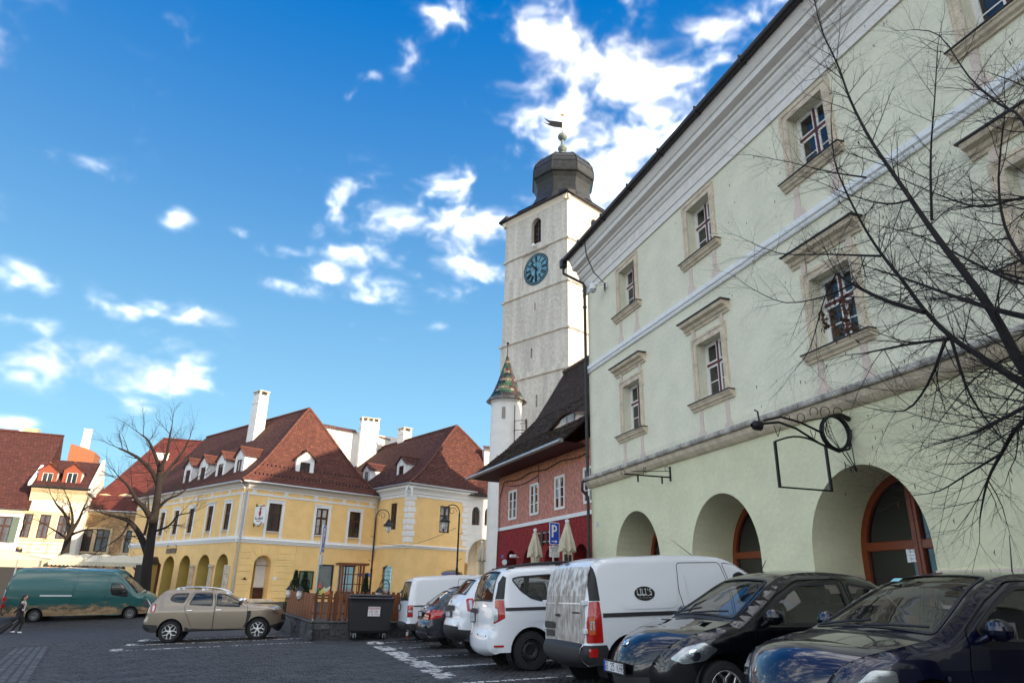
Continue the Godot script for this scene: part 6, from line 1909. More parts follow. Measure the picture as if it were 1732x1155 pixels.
# lay polygon pieces on a surface: cells of the given size, cut by the region and the holes
func patch(mb: MB, F: Callable, region: PackedVector2Array, holes: Array, cell: float, off := 0.0, mirror := false, flip := false, uvm := 0):
	var lo = region[0]; var hi = region[0]
	for p in region:
		lo = Vector2(minf(lo.x, p.x), minf(lo.y, p.y)); hi = Vector2(maxf(hi.x, p.x), maxf(hi.y, p.y))
	var hb = []
	for h in holes:
		var a = h[0]; var b = h[0]
		for p in h:
			a = Vector2(minf(a.x, p.x), minf(a.y, p.y)); b = Vector2(maxf(b.x, p.x), maxf(b.y, p.y))
		hb.push_back(Rect2(a, b - a))
	var vc = {}
	var e = 0.004
	var vert = func(p: Vector2):
		var key = Vector2i(int(round(p.x * 4000)), int(round(p.y * 4000)))
		if vc.has(key): return vc[key]
		var q = F.call(p.x, p.y)
		var dx = F.call(p.x + e, p.y) - F.call(p.x - e, p.y); var dy = F.call(p.x, p.y + e) - F.call(p.x, p.y - e)
		var n = dx.cross(dy).normalized()
		if flip: n = -n
		var o = [q + n * off, n]
		vc[key] = o
		return o
	var nx = maxi(1, int(ceil((hi.x - lo.x) / cell))); var ny = maxi(1, int(ceil((hi.y - lo.y) / cell)))
	for i in nx:
		for j in ny:
			var a = Vector2(lo.x + (hi.x - lo.x) * i / nx, lo.y + (hi.y - lo.y) * j / ny); var b = Vector2(lo.x + (hi.x - lo.x) * (i + 1) / nx, lo.y + (hi.y - lo.y) * (j + 1) / ny)
			var ps = Geometry2D.intersect_polygons(PackedVector2Array([a, Vector2(b.x, a.y), b, Vector2(a.x, b.y)]), region)
			if ps.is_empty(): continue
			var rect = Rect2(a, b - a)
			for k in holes.size():
				if not hb[k].intersects(rect): continue
				var nn = []
				for p in ps: nn.append_array(Geometry2D.clip_polygons(p, holes[k]))
				ps = nn
			for p in ps:
				if p.size() < 3: continue
				var ix = [0, 1, 2, 0, 2, 3] if p.size() == 4 else Geometry2D.triangulate_polygon(p)
				for t in range(0, ix.size(), 3):
					var P = vert.call(p[ix[t]]); var Q = vert.call(p[ix[t + 1]]); var R = vert.call(p[ix[t + 2]])
					for m in (2 if mirror else 1):
						var s = Vector3(1, 1, -1 if m == 1 else 1)
						var fn = (Q[0] * s - P[0] * s).cross(R[0] * s - P[0] * s)
						var k0 = mb.u.size()
						if fn.dot((P[1] + Q[1] + R[1]) * s) >= 0: mb.tri(P[0] * s, Q[0] * s, R[0] * s, P[1] * s, Q[1] * s, R[1] * s)
						else: mb.tri(P[0] * s, R[0] * s, Q[0] * s, P[1] * s, R[1] * s, Q[1] * s)
						if uvm > 0:
							var uu = []
							for w in 3:
								var g = (p[ix[t + w]] - lo) / (hi - lo)
								uu.push_back(Vector2(g.x, 1 - g.y) if uvm == 1 else Vector2(g.y, 1 - g.x))
							var fwd = fn.dot((P[1] + Q[1] + R[1]) * s) >= 0
							mb.u[k0] = uu[0]; mb.u[k0 + 1] = uu[2] if fwd else uu[1]; mb.u[k0 + 2] = uu[1] if fwd else uu[2]
func inset(p: PackedVector2Array, d) -> PackedVector2Array:
	var q = Geometry2D.offset_polygon(p, d, Geometry2D.JOIN_ROUND)
	return q[0] if q.size() else p
func smooth_poly(p: PackedVector2Array, rad) -> PackedVector2Array:     # round the corners
	var out = PackedVector2Array()
	var n = p.size()
	for i in n:
		var a = p[(i - 1 + n) % n]; var b = p[i]; var c = p[(i + 1) % n]
		var r = minf(rad, minf(a.distance_to(b), b.distance_to(c)) * 0.45)
		var s = b + (a - b).normalized() * r; var e = b + (c - b).normalized() * r
		for k in 5:
			var t = k / 4.0
			out.push_back(s.lerp(b, t).lerp(b.lerp(e, t), t))
	return out
func spline(p: PackedVector2Array, n := 3) -> PackedVector2Array:      # smooth curve through the points
	var out = PackedVector2Array()
	for i in p.size() - 1:
		var a = p[maxi(i - 1, 0)]; var b = p[i]; var c = p[i + 1]; var d = p[mini(i + 2, p.size() - 1)]
		for k in n: out.push_back(b.cubic_interpolate(c, a, d, float(k) / n))
	out.push_back(p[-1])
	return out
func make_wheel(parent, at_: Vector3, rad, wid, right: bool, kind: String):
	var key = "wheel %.3f %.2f %s" % [rad, wid, kind]
	if not shared.has(key):
		var X = Transform3D(Basis(Vector3(1, 0, 0), PI / 2), Vector3.ZERO)      # lathe axis y -> z
		var rr = rad * 0.66
		var t = MB.new()
		t.lathe([Vector2(rr, -wid / 2), Vector2(rr + 0.02, -wid / 2 - 0.005), Vector2(rad - 0.03, -wid / 2 + 0.003), Vector2(rad - 0.006, -wid / 2 + 0.03), Vector2(rad, 0), Vector2(rad - 0.006, wid / 2 - 0.03), Vector2(rad - 0.03, wid / 2 - 0.003), Vector2(rr + 0.02, wid / 2 + 0.005), Vector2(rr, wid / 2)], 40, X)
		var m = MB.new()
		if kind == "alloy":
			m.lathe([Vector2(rr - 0.015, wid / 2 - 0.02), Vector2(rr, wid / 2 + 0.002), Vector2(rr + 0.004, wid / 2)], 40, X)
			for k in 5:
				var a = TAU * k / 5 + 0.3
				for s in [-1, 1]:
					var dirn = Transform3D(Basis(Vector3(0, 0, 1), a + s * 0.11), Vector3.ZERO)
					m.box(Vector3(0.04, -0.013, wid / 2 - 0.05), Vector3(rr * 0.62, 0.013, wid / 2 - 0.012), dirn, 0.005)
					var e0 = dirn * Vector3(rr * 0.6, 0, 0)
					var e1 = Vector3(cos(a + s * 0.42), sin(a + s * 0.42), 0) * (rr - 0.01)
					var d2 = (e1 - e0).normalized()
					m.box(Vector3(0, -0.014, wid / 2 - 0.045), Vector3(e0.distance_to(e1), 0.014, wid / 2 - 0.014), Transform3D(Basis(d2, Vector3(0, 0, 1).cross(d2), Vector3(0, 0, 1)), e0), 0.005)
			m.lathe([Vector2(0.0, wid / 2 - 0.01), Vector2(0.05, wid / 2 - 0.012), Vector2(0.06, wid / 2 - 0.06)].map(func(q): return Vector2(q.x, -q.y)), 16, Transform3D(Basis(Vector3(1, 0, 0), -PI / 2), Vector3.ZERO))
		else:
			# pressed steel disc with ventilation holes
			m.lathe([Vector2(rr + 0.004, wid / 2), Vector2(rr - 0.012, wid / 2 + 0.004), Vector2(rr - 0.03, wid / 2 - 0.05), Vector2(rr * 0.80, wid / 2 - 0.055), Vector2(rr * 0.56, wid / 2 - 0.02), Vector2(rr * 0.40, wid / 2 - 0.03), Vector2(rr * 0.30, wid / 2 - 0.045), Vector2(0.0, wid / 2 - 0.045)], 40, X)
		var b = MB.new()
		b.lathe([Vector2(rr - 0.01, wid / 2 - 0.07), Vector2(0, wid / 2 - 0.075)], 24, X)
		if kind != "alloy":
			for k in 14:
				var a = TAU * k / 14
				b.lathe([Vector2(0.019, wid / 2 - 0.032), Vector2(0, wid / 2 - 0.030)], 8, Transform3D(Basis(Vector3(1, 0, 0), PI / 2), Vector3(cos(a) * rr * 0.70, sin(a) * rr * 0.70, 0.004)))
			for k in 5:
				var a = TAU * k / 5
				b.lathe([Vector2(0.012, wid / 2 - 0.043), Vector2(0.01, wid / 2 - 0.02), Vector2(0, wid / 2 - 0.02)], 6, Transform3D(Basis(Vector3(1, 0, 0), PI / 2), Vector3(cos(a) * rr * 0.22, sin(a) * rr * 0.22, 0)))
		shared[key] = [t.mesh(), m.mesh(), b.mesh()]
	var q = shared[key]
	var w = part(parent, "wheel", q[0], M.tyre, Transform3D(Basis.IDENTITY if right else Basis(Vector3.UP, PI), at_))
	part(w, "rim", q[1], {"alloy": M.alloy, "steel": M.steel_rim, "black": M.black_rim}[kind])
	part(w, "brake_drum", q[2], M.black)
	return w
func paint_mat(key, c: Color, rough := 0.35, metal := 0.0, extra := {}):
	var o = {"coat": 1.0, "coat_rough": 0.02, "metal": metal}
	o.merge(extra)
	return mat(key, c, rough, o)
# a whole vehicle from its description; returns the node
func vehicle(called, label, at_: Vector3, heading: Vector3, d: Dictionary, category := "car"):
	var k = CarSkin.new()
	k.prof = spline(d.prof, 3)
	k.L = d.L; k.hw = d.W / 2; k.yb = d.yb; k.tum = d.tum; k.r = d.get("r", 0.1); k.rear_t = d.rear[0]; k.rear_l = d.rear[1]; k.front_t = d.front[0]; k.front_l = d.front[1]; k.tuck = d.get("tuck", 0.06)
	k.crown = PackedFloat32Array()
	for i in k.prof.size():
		var p = k.prof[i]
		var c = d.get("crown", 0.035)
		if p.x < 0.35: c = lerpf(d.rear_bulge, c, clampf(p.x / 0.35, 0, 1))
		if p.x > d.L - 0.5: c = lerpf(c, d.front_bulge, clampf((p.x - d.L + 0.5) / 0.5, 0, 1))
		k.crown.push_back(c)
	k.setup()
	var o = thing(called, label, category, at_)
	# stand on the sloping ground
	var f = heading.normalized()
	var rt = f.cross(Vector3.UP)
	var e = 1.0
	f = (on_ground(at_.x + f.x * e, at_.z + f.z * e) - on_ground(at_.x - f.x * e, at_.z - f.z * e)).normalized()
	rt = (on_ground(at_.x + rt.x * e, at_.z + rt.z * e) - on_ground(at_.x - rt.x * e, at_.z - rt.z * e)).normalized()
	var up = rt.cross(f).normalized()
	rt = f.cross(up).normalized()
	o.basis = Basis(f, up, rt)
	var C = Transform3D(Basis.IDENTITY, Vector3(-d.get("ref", d.L / 2), 0, 0))     # vehicle origin
	var cell = d.get("cell", 0.075)
	var sideF = k.side_p; var stripF = k.strip_p
	var U = func(i): return lerpf(k.tl[int(i * 3)], k.tl[mini(int(i * 3) + 1, k.tl.size() - 1)], i * 3 - floorf(i * 3))     # control point number -> arc length
	var RP = func(q): return rectp(U.call(q[0]), q[2], U.call(q[1]), q[3], q[4] if q.size() > 4 else 0.02)
	var region = k.prof.duplicate()
	# lower edge
	region.push_back(Vector2(d.L - 0.25, d.sill)); region.push_back(Vector2(0.2, d.sill))
	var paint = d.paint
	var arches = []
	for x in [d.rw, d.fw]: arches.push_back(circ(Vector2(x, d.wr * 1.0 + 0.01), d.get("arch", d.wr * 1.17), 28))
	var glassp = []
	for q in d.get("glass", []): glassp.push_back(smooth_poly(q, 0.05))
	var doors = []
	for q in d.get("doors", []): doors.push_back(smooth_poly(q, 0.06))
	var clad = d.get("clad", [])
	var lamps = d.get("lamps", [])
	var cut = []
	cut.append_array(arches); cut.append_array(glassp)
	for q in doors: cut.push_back(inset(q, 0.006))
	for q in clad: cut.push_back(q)
	for q in lamps: cut.push_back(q[0])
	# painted sides and strip
	var mb = MB.new()
	patch(mb, sideF, region, cut, cell, 0.0, true)
	var scut = []
	var wsh = []
	for q in d.get("strip_glass", []):       # [x0 or arc, x1, share of width at each end, name]
		var u0 = U.call(q[0]); var u1 = U.call(q[1])
		var poly = PackedVector2Array()
		var m = 6
		for i in m + 1: poly.push_back(Vector2(lerpf(u0, u1, i / float(m)), k.strip_w(lerpf(u0, u1, i / float(m))) * lerpf(q[2], q[3], i / float(m))))
		for i in m + 1: poly.push_back(Vector2(lerpf(u1, u0, i / float(m)), -k.strip_w(lerpf(u1, u0, i / float(m))) * lerpf(q[3], q[2], i / float(m))))
		poly = smooth_poly(poly, 0.06)
		wsh.push_back(poly); scut.push_back(poly)
	for q in d.get("strip_dark", []): scut.push_back(RP.call(q[0]))
	var sreg = PackedVector2Array()
	for i in k.tl.size(): sreg.push_back(Vector2(k.tl[i], k.strip_w(k.tl[i])))
	for i in k.tl.size(): sreg.push_back(Vector2(k.tl[k.tl.size() - 1 - i], -k.strip_w(k.tl[k.tl.size() - 1 - i])))
	patch(mb, stripF, sreg, scut, 0.06, 0.0, false, true)
	var body = part(o, "body", mb, paint, C)
	# dark inner shell behind the panel gaps
	mb = MB.new()
	patch(mb, sideF, inset(region, -0.03), cut.slice(0, arches.size() + glassp.size()), 0.16, -0.02, true)
	part(body, "inner_shell", mb, M.black)
	for q in doors:
		for s in 2:
			mb = MB.new()
			var holes = []
			for g in glassp: holes.push_back(g)
			for a in arches: holes.push_back(a)
			for c in clad: holes.push_back(c)
			patch(mb, sideF, inset(q, -0.006), holes, cell, 0.0)
			if s == 1:
				var m2 = MB.new(); m2.join(mb, Transform3D(Basis.from_scale(Vector3(1, 1, -1)), Vector3.ZERO)); mb = m2
			var dr = part(o, "door", mb, paint, C)
			var lo = 1e9; var hi = -1e9
			for p in q: lo = minf(lo, p.x); hi = maxf(hi, p.x)
			var hx = lo + 0.16 if d.get("handle_rear", true) else hi - 0.2
			if hi - lo > 0.5:
				mb = MB.new()
				var hz = k.side(hx, d.handle_y)
				mb.box(Vector3(hx - 0.09, d.handle_y - 0.016, hz + 0.012), Vector3(hx + 0.1, d.handle_y + 0.018, hz + 0.04), ID3, 0.014)
				if s == 1:
					var m2 = MB.new(); m2.join(mb, Transform3D(Basis.from_scale(Vector3(1, 1, -1)), Vector3.ZERO)); mb = m2
				part(dr, "door_handle", mb, d.get("handle_mat", paint))
	for q in clad:
		for r in Geometry2D.intersect_polygons(q, region):
			mb = MB.new()
			patch(mb, sideF, r, arches + glassp, cell, 0.004)
			part(o, "cladding", mb, M.black_trim, C)
			var m2 = MB.new(); m2.join(mb, Transform3D(Basis.from_scale(Vector3(1, 1, -1)), Vector3.ZERO))
			part(o, "cladding", m2, M.black_trim, C)
	for i in glassp.size():
		for s in 2:
			mb = MB.new()
			patch(mb, sideF, inset(glassp[i], -0.012), [], 0.09, -0.008)
			var rub = MB.new()
			patch(rub, sideF, inset(glassp[i], 0.012), [inset(glassp[i], -0.014)], cell, 0.005)
			var ms = Transform3D(Basis.from_scale(Vector3(1, 1, -1)), Vector3.ZERO)
			if s == 1:
				var a = MB.new(); a.join(mb, ms); mb = a
				var b = MB.new(); b.join(rub, ms); rub = b
			var w = part(o, "side_window", mb, M.car_glass if not d.get("privacy", []).has(i) else M.tint_glass, C)
			part(w, "window_seal", rub, M.black_trim)
	for i in wsh.size():
		mb = MB.new(); patch(mb, stripF, inset(wsh[i], -0.012), [], 0.07, -0.006, false, true)
		var w = part(o, d.strip_glass[i][4], mb, M.car_glass, C)
		mb = MB.new(); patch(mb, stripF, inset(wsh[i], 0.012), [inset(wsh[i], -0.02)], 0.045, 0.006, false, true)
		part(w, "window_seal", mb, M.black_trim)
	for q in d.get("strip_dark", []):
		mb = MB.new(); patch(mb, stripF, RP.call(q[0]), [], 0.06, q[3] if q.size() > 3 else 0.003, false, true)
		part(o, q[1], mb, q[2], C)
	for q in d.get("strip_on", []):          # plates, badges, bars laid on the skin
		mb = MB.new(); patch(mb, stripF, RP.call(q[0]), [], 0.05, q[3] if q.size() > 3 else 0.008, false, true, 2)
		part(o, q[1], mb, q[2], C)
	for q in d.get("side_on", []):
		for s in (1 if q.size() > 4 and q[4] else 2):
			mb = MB.new(); patch(mb, sideF, q[0], [], 0.06, q[3] if q.size() > 3 else 0.008, false, false, 1)
			if s == 1:
				var a = MB.new(); a.join(mb, Transform3D(Basis.from_scale(Vector3(1, 1, -1)), Vector3.ZERO)); mb = a
			part(o, q[1], mb, q[2], C)
	for q in lamps:
		for s in 2:
			mb = MB.new(); patch(mb, sideF, inset(q[0], -0.003), [], 0.05, 0.006)
			if s == 1:
				var a = MB.new(); a.join(mb, Transform3D(Basis.from_scale(Vector3(1, 1, -1)), Vector3.ZERO)); mb = a
			part(o, q[1], mb, q[2], C)
	# wheel wells and floor
	mb = MB.new()
	for x in [d.rw, d.fw]:
		var ra = d.get("arch", d.wr * 1.17)
		for s in [-1, 1]:
			var z1 = k.width(x, d.wr) - 0.012
			for i in 20:
				var a = PI * (i - 2) / 16.0; var b = PI * (i - 1) / 16.0
				mb.quad(Vector3(x + cos(a) * ra, d.wr + sin(a) * ra, s * z1), Vector3(x + cos(b) * ra, d.wr + sin(b) * ra, s * z1), Vector3(x + cos(b) * ra, d.wr + sin(b) * ra, s * (z1 - 0.32)), Vector3(x + cos(a) * ra, d.wr + sin(a) * ra, s * (z1 - 0.32)))
			mb.prism(circ(Vector2(x, d.wr), ra, 20), s * (z1 - 0.32) - 0.005, s * (z1 - 0.32) + 0.005)
	mb.box(Vector3(0.25, d.sill - 0.03, -d.W / 2 + 0.34), Vector3(d.L - 0.3, d.sill + 0.12, d.W / 2 - 0.34))
	mb.box(Vector3(d.rw + d.wr * 1.2, d.sill - 0.03, -d.W / 2 + 0.12), Vector3(d.fw - d.wr * 1.2, d.sill + 0.1, d.W / 2 - 0.12))
	part(o, "underbody", mb, M.black, C)
	for x in [d.rw, d.fw]:
		for s in [-1, 1]:
			make_wheel(o, C * Vector3(x, d.wr, s * (k.width(x, d.wr) - d.get("tread", 0.2) / 2 - 0.015)), d.wr, d.get("tread", 0.2), s > 0, d.rim)
	# mirrors
	if d.has("mirror"):
		var mx = d.mirror
		for s in [-1, 1]:
			mb = MB.new()
			var z = k.side(mx.x, mx.y)
			mb.ball(Vector3(mx.x, mx.y + 0.05, s * (z + 0.13)), Vector3(0.075, 0.085, 0.125), 12, 8)
			mb.tube([Vector3(mx.x + 0.04, mx.y - 0.04, s * (z - 0.02)), Vector3(mx.x + 0.02, mx.y + 0.0, s * (z + 0.06))], [0.03, 0.03], 6)
			var mi = part(o, "door_mirror", mb, d.get("mirror_mat", paint), C)
			mb = MB.new(); mb.box(Vector3(mx.x - 0.076, mx.y - 0.01, s * (z + 0.13) - 0.09), Vector3(mx.x - 0.072, mx.y + 0.11, s * (z + 0.13) + 0.09), ID3)
			part(mi, "mirror_glass", mb, M.alloy)
	# seats, dashboard, steering wheel
	if d.has("seats"):
		for q in d.seats:
			for s in ([-1, 1] if q[1] < 0.9 else [0]):
				mb = MB.new()
				var wz = 0.25 if s != 0 else k.hw - 0.25
				var zc = s * 0.36
				mb.box(Vector3(q[0] - 0.05, d.sill + 0.15, zc - wz), Vector3(q[0] + 0.48, d.sill + 0.35, zc + wz), ID3, 0.07)
				mb.box(Vector3(-0.07, 0, zc - wz), Vector3(0.07, 0.62, zc + wz), Transform3D(Basis(Vector3(0, 0, 1), 0.22), Vector3(q[0], d.sill + 0.3, 0)), 0.06)
				if s != 0: mb.box(Vector3(-0.24, 0.66, zc - 0.13), Vector3(-0.13, 0.86, zc + 0.13), Transform3D(Basis(Vector3(0, 0, 1), 0.1), Vector3(q[0], d.sill + 0.3, 0)), 0.05)
				else:
					for hz in [-0.35, 0.35]: mb.box(Vector3(-0.24, 0.64, hz - 0.12), Vector3(-0.15, 0.8, hz + 0.12), Transform3D(Basis(Vector3(0, 0, 1), 0.1), Vector3(q[0], d.sill + 0.3, 0)), 0.04)
				part(o, "seat", mb, M.seat, C)
	if d.has("dash"):
		mb = MB.new()
		var dx = d.dash[0]; var dy = d.dash[1]
		mb.prism(pv([dx - 0.3, dy - 0.28, dx + 0.35, dy - 0.35, dx + 0.5, dy - 0.05, dx + 0.1, dy, dx - 0.22, dy - 0.04]), -k.hw + 0.2, k.hw - 0.2)
		part(o, "dashboard", mb, M.black_trim, C)
		mb = MB.new()
		iron(mb, curl(Vector3(dx - 0.42, dy - 0.06, -0.36), Vector3(0.35, 0.94, 0), Vector3(0, 0, 1), 0.18, 0.18, 0, TAU, 20), 0.014, 6)
		part(o, "steering_wheel", mb, M.black_trim, C)
	return [o, k, C, U]
func rectp(u0, v0, u1, v1, rad := 0.0) -> PackedVector2Array:
	var p = rc(u0, v0, u1, v1)
	return smooth_poly(p, rad) if rad > 0 else p
func map_pts(a: Array, x0, y0, s, gs := 0.0) -> PackedVector2Array:      # picture measurements -> metres
	var p = PackedVector2Array()
	for i in range(0, a.size(), 2): p.push_back(Vector2((a[i] - x0) / s, (y0 + gs * (a[i] - x0) - a[i + 1]) / s))
	return p
func plate(c4, i, v, text, w := 0.5, h := 0.11, mat_key := "", off := 0.012):     # registration plate standing on the strip
	var o = c4[0]; var k = c4[1]; var C = c4[2]; var u = c4[3].call(i)
	var m = mat("plate " + text, Color(1, 1, 1), 0.4, {"tex": text_tex(text, Color(0.72, 0.72, 0.72), Color(0.02, 0.02, 0.03), 256, 56, 3), "uv": true})
	var a = k.strip_p(u, v); var du = (k.strip_p(u + 0.02, v) - k.strip_p(u - 0.02, v)).normalized()
	var n = Vector3(0, 0, 1).cross(du).normalized()
	if n.x * (1 if a.x > 1 else -1) < 0: n = -n
	n = Vector3(sign(n.x), 0, 0) if absf(n.x) > 0.7 else n
	var upv = Vector3.UP
	var right = upv.cross(n).normalized()
	var mb = MB.new()
	var c = a + n * (off + 0.02)
	mb.quv(c - right * w / 2 - upv * h / 2, c + right * w / 2 - upv * h / 2, c + right * w / 2 + upv * h / 2, c - right * w / 2 + upv * h / 2)
	var p = part(o, "number_plate", mb, m, C)
	mb = MB.new()
	mb.quad(c - right * w / 2 - upv * h / 2 + n * 0.002, c - right * (w / 2 - w * 0.09) - upv * h / 2 + n * 0.002, c - right * (w / 2 - w * 0.09) + upv * h / 2 + n * 0.002, c - right * w / 2 + upv * h / 2 + n * 0.002)
	part(p, "blue_band", mb, M.sign_blue)
	mb = MB.new(); mb.box(Vector3(-w / 2 - 0.012, -h / 2 - 0.012, -0.018), Vector3(w / 2 + 0.012, h / 2 + 0.012, -0.004), Transform3D(Basis(right, upv, n), c))
	part(p, "plate_holder", mb, M.black)
	return p
func car_materials():
	M.tyre = mat("tyre rubber", Color(0.014, 0.014, 0.015), 0.85, {"bump": tex["bump_coarse"], "scale": 8.0, "bscale": 0.3})
	M.alloy = mat("polished alloy", Color(0.62, 0.62, 0.63), 0.28, {"metal": 0.9})
	M.steel_rim = mat("silver steel wheel", Color(0.34, 0.33, 0.31), 0.5, {"metal": 0.5, "tex": tex["dirt"], "scale": 3.0})
	M.black_rim = mat("black steel wheel", Color(0.016, 0.016, 0.017), 0.5)
	M.black_trim = mat("grained black trim", Color(0.018, 0.018, 0.020), 0.6, {"bump": tex["bump_plaster"], "scale": 6.0, "bscale": 0.2})
	M.car_glass = mat("car glass", Color(0.01, 0.014, 0.014), 0.015, {"alpha": 0.42, "spec": 1.0})
	M.tint_glass = mat("tinted car glass", Color(0.006, 0.007, 0.008), 0.015, {"alpha": 0.82, "spec": 0.8})
	M.seat = mat("dark grey seat cloth", Color(0.03, 0.03, 0.033), 0.95, {"bump": tex["bump_plaster"], "scale": 5.0})
	M.red_lens = mat("red lamp lens", Color(0.42, 0.012, 0.010), 0.12, {"coat": 1.0})
	M.orange_lens = mat("orange lamp lens", Color(0.55, 0.10, 0.015), 0.12, {"coat": 1.0})
	M.clear_lens = mat("clear lamp lens", Color(0.34, 0.36, 0.38), 0.12, {"coat": 1.0, "metal": 0.9, "bump": tex["bump_coarse"], "scale": 6.0, "bscale": 0.5})
	M.chrome = mat("chrome", Color(0.75, 0.76, 0.78), 0.08, {"metal": 1.0})
	M.white_paint = paint_mat("white car paint", L(226, 228, 232), 0.4)
	M.white_dirty = mat("white car paint under road film", Color(1, 1, 1), 0.55, {"coat": 0.25, "coat_rough": 0.3, "tex": dirt_door_tex(), "uv": true})
	M.beige_paint = paint_mat("beige metallic paint", L(146, 133, 116), 0.3, 0.55)
	M.teal_paint = paint_mat("teal van paint", L(12, 84, 82), 0.4)
	M.grey_paint = paint_mat("anthracite metallic paint", L(38, 40, 46), 0.3, 0.4)
	M.black_paint = paint_mat("blue black metallic paint", L(12, 13, 20), 0.25, 0.3)
	M.blue_paint = paint_mat("deep blue metallic paint", L(7, 12, 40), 0.25, 0.3)
	M.cream_paint = paint_mat("cream van paint", L(214, 204, 180), 0.4)
func dirt_door_tex() -> ImageTexture:      # vertical runs of brown road dirt on white
	var S = 256
	var im = Image.create(S, S, false, Image.FORMAT_RGB8)
	var f = FastNoiseLite.new(); f.seed = 6; f.frequency = 0.05; f.fractal_octaves = 4
	var g = FastNoiseLite.new(); g.seed = 16; g.frequency = 0.02; g.fractal_octaves = 3
	for y in S:
		for x in S:
			var run = f.get_noise_2d(x * 1.4, y * 0.08) * 0.7 + f.get_noise_2d(x * 6.0, y * 0.15 + 90) * 0.45
			var cloud = g.get_noise_2d(x, y * 0.8)
			var k = clampf(0.5 + run * 0.5 + cloud * 0.45, 0.1, 0.8)
			if y < 100: k *= clampf(0.5 + cloud * 1.4 + run * 0.5, 0, 1)
			var c = Color(0.84, 0.83, 0.81).lerp(Color(0.44, 0.39, 0.35), k)
			im.set_pixel(x, y, c)
	return itex(im)
func duster_data(paint) -> Dictionary:
	var q = func(a): return map_pts(a, 55, 742, 367.0, -0.0392)
	return {
		"prof": q.call([118, 600, 64, 560, 58, 500, 82, 440, 85, 400, 98, 330, 140, 275, 190, 205, 250, 143, 330, 128, 480, 122, 700, 122, 860, 130, 960, 150, 1080, 200, 1230, 268, 1300, 278, 1420, 285, 1540, 303, 1600, 330, 1635, 380, 1650, 440, 1640, 510, 1600, 575]),
		"L": 4.346, "W": 1.80, "yb": 0.95, "tum": 0.27, "r": 0.12, "rear": [0.16, 0.6], "front": [0.24, 0.8], "rear_bulge": 0.10, "front_bulge": 0.14, "sill": 0.36, "paint": paint,
		"rw": 0.872, "fw": 3.62, "wr": 0.345, "arch": 0.40, "rim": "alloy", "tread": 0.215, "handle_y": 0.98, "handle_mat": M.chrome,
		"glass": [q.call([332, 235, 350, 190, 390, 168, 537, 160, 490, 272, 370, 258]), q.call([556, 290, 610, 160, 812, 155, 822, 300]), q.call([872, 300, 866, 160, 960, 168, 1060, 205, 1142, 245, 1150, 306])],
		"privacy": [0, 1],
		"doors": [q.call([592, 140, 535, 262, 506, 320, 520, 375, 560, 440, 600, 530, 618, 565, 850, 570, 856, 300, 836, 145]), q.call([842, 146, 861, 300, 856, 570, 1210, 556, 1240, 520, 1245, 350, 1238, 285, 1150, 240, 1062, 196, 960, 160])],
		"clad": [q.call([540, 545, 600, 568, 1205, 562, 1214, 625, 540, 625]), q.call([40, 520, 228, 530, 245, 640, 40, 640]), q.call([1520, 520, 1670, 480, 1670, 620, 1500, 620]), q.call([1246, 352, 1292, 352, 1288, 410, 1240, 545, 1212, 545, 1236, 480])],
		"lamps": [[smooth_poly(q.call([128, 292, 186, 285, 188, 375, 160, 390, 128, 385]), 0.05), "tail_light", M.red_lens], [smooth_poly(q.call([1535, 330, 1590, 335, 1628, 385, 1600, 392, 1555, 370]), 0.03), "headlight", M.clear_lens]],
		"side_on": [[smooth_poly(q.call([360, 325, 455, 322, 450, 380, 364, 382]), 0.03), "fuel_flap", paint, 0.006, true], [smooth_poly(q.call([145, 305, 170, 302, 172, 365, 150, 375]), 0.03), "reversing_lens", M.clear_lens, 0.012]],
		"strip_glass": [[6.15, 7.85, 0.88, 0.86, "rear_window"], [13.15, 14.95, 0.9, 0.97, "windscreen"]],
		"strip_dark": [[[0.0, 2.0, -0.7, 0.7, 0.05], "rear_bumper_lower", M.black_trim], [[20.3, 21.2, -0.5, 0.5, 0.04], "grille", M.black_trim], [[21.6, 23, -0.6, 0.6, 0.03], "front_bumper_lower", M.black_trim]],
		"strip_on": [[[4.2, 4.7, -0.38, 0.38, 0.02], "tailgate_trim", M.black_trim, 0.02]],
		"mirror": Vector2(3.0, 1.22), "mirror_mat": M.chrome, "seats": [[1.95, 0.5], [1.05, 1.0]], "dash": [2.85, 1.12]}
func roof_rails(c4, x0, x1, y, z, h, m, called := "roof_rail"):
	for s in [-1, 1]:
		var mb = MB.new()
		var k = c4[1]
		var pts = []
		for i in 13:
			var x = lerpf(x0, x1, i / 12.0)
			var lift = h * pow(sin(PI * clampf(i / 12.0, 0.0, 1.0)), 0.3)
			pts.push_back(Vector3(x, y.call(x) + lift, s * z))
		mb.tube(pts, even(13, 0.022), 8)
		for x in [lerpf(x0, x1, 0.05), lerpf(x0, x1, 0.5), lerpf(x0, x1, 0.95)]: mb.box(Vector3(x - 0.05, y.call(x) - 0.03, s * z - 0.02), Vector3(x + 0.05, y.call(x) + h * 0.7, s * z + 0.02), ID3, 0.01)
		part(c4[0], called, mb, m, c4[2])
func prof_y(k, x) -> float:
	return k.strip_p(k.at_x(x), 0.0).y
func wiper(c4, i0, v0, i1, v1, called := "wiper"):
	var mb = MB.new()
	var n = 8
	var pts = []
	for i in n + 1:
		var t = i / float(n)
		var p = c4[1].strip_p(lerpf(c4[3].call(i0), c4[3].call(i1), t), lerpf(v0, v1, t))
		pts.push_back(p + Vector3(0.0, 0.028 if c4[1].L > 0 else 0.0, 0) + Vector3(signf(p.x - c4[1].L / 2) * 0.012, 0, 0))
	mb.tube(pts, even(n + 1, 0.011), 5)
	part(c4[0], called, mb, M.black, c4[2])
func on_strip(c4, i, v, ln := 0.0) -> Vector3:
	return c4[1].strip_p(c4[3].call(i), v)
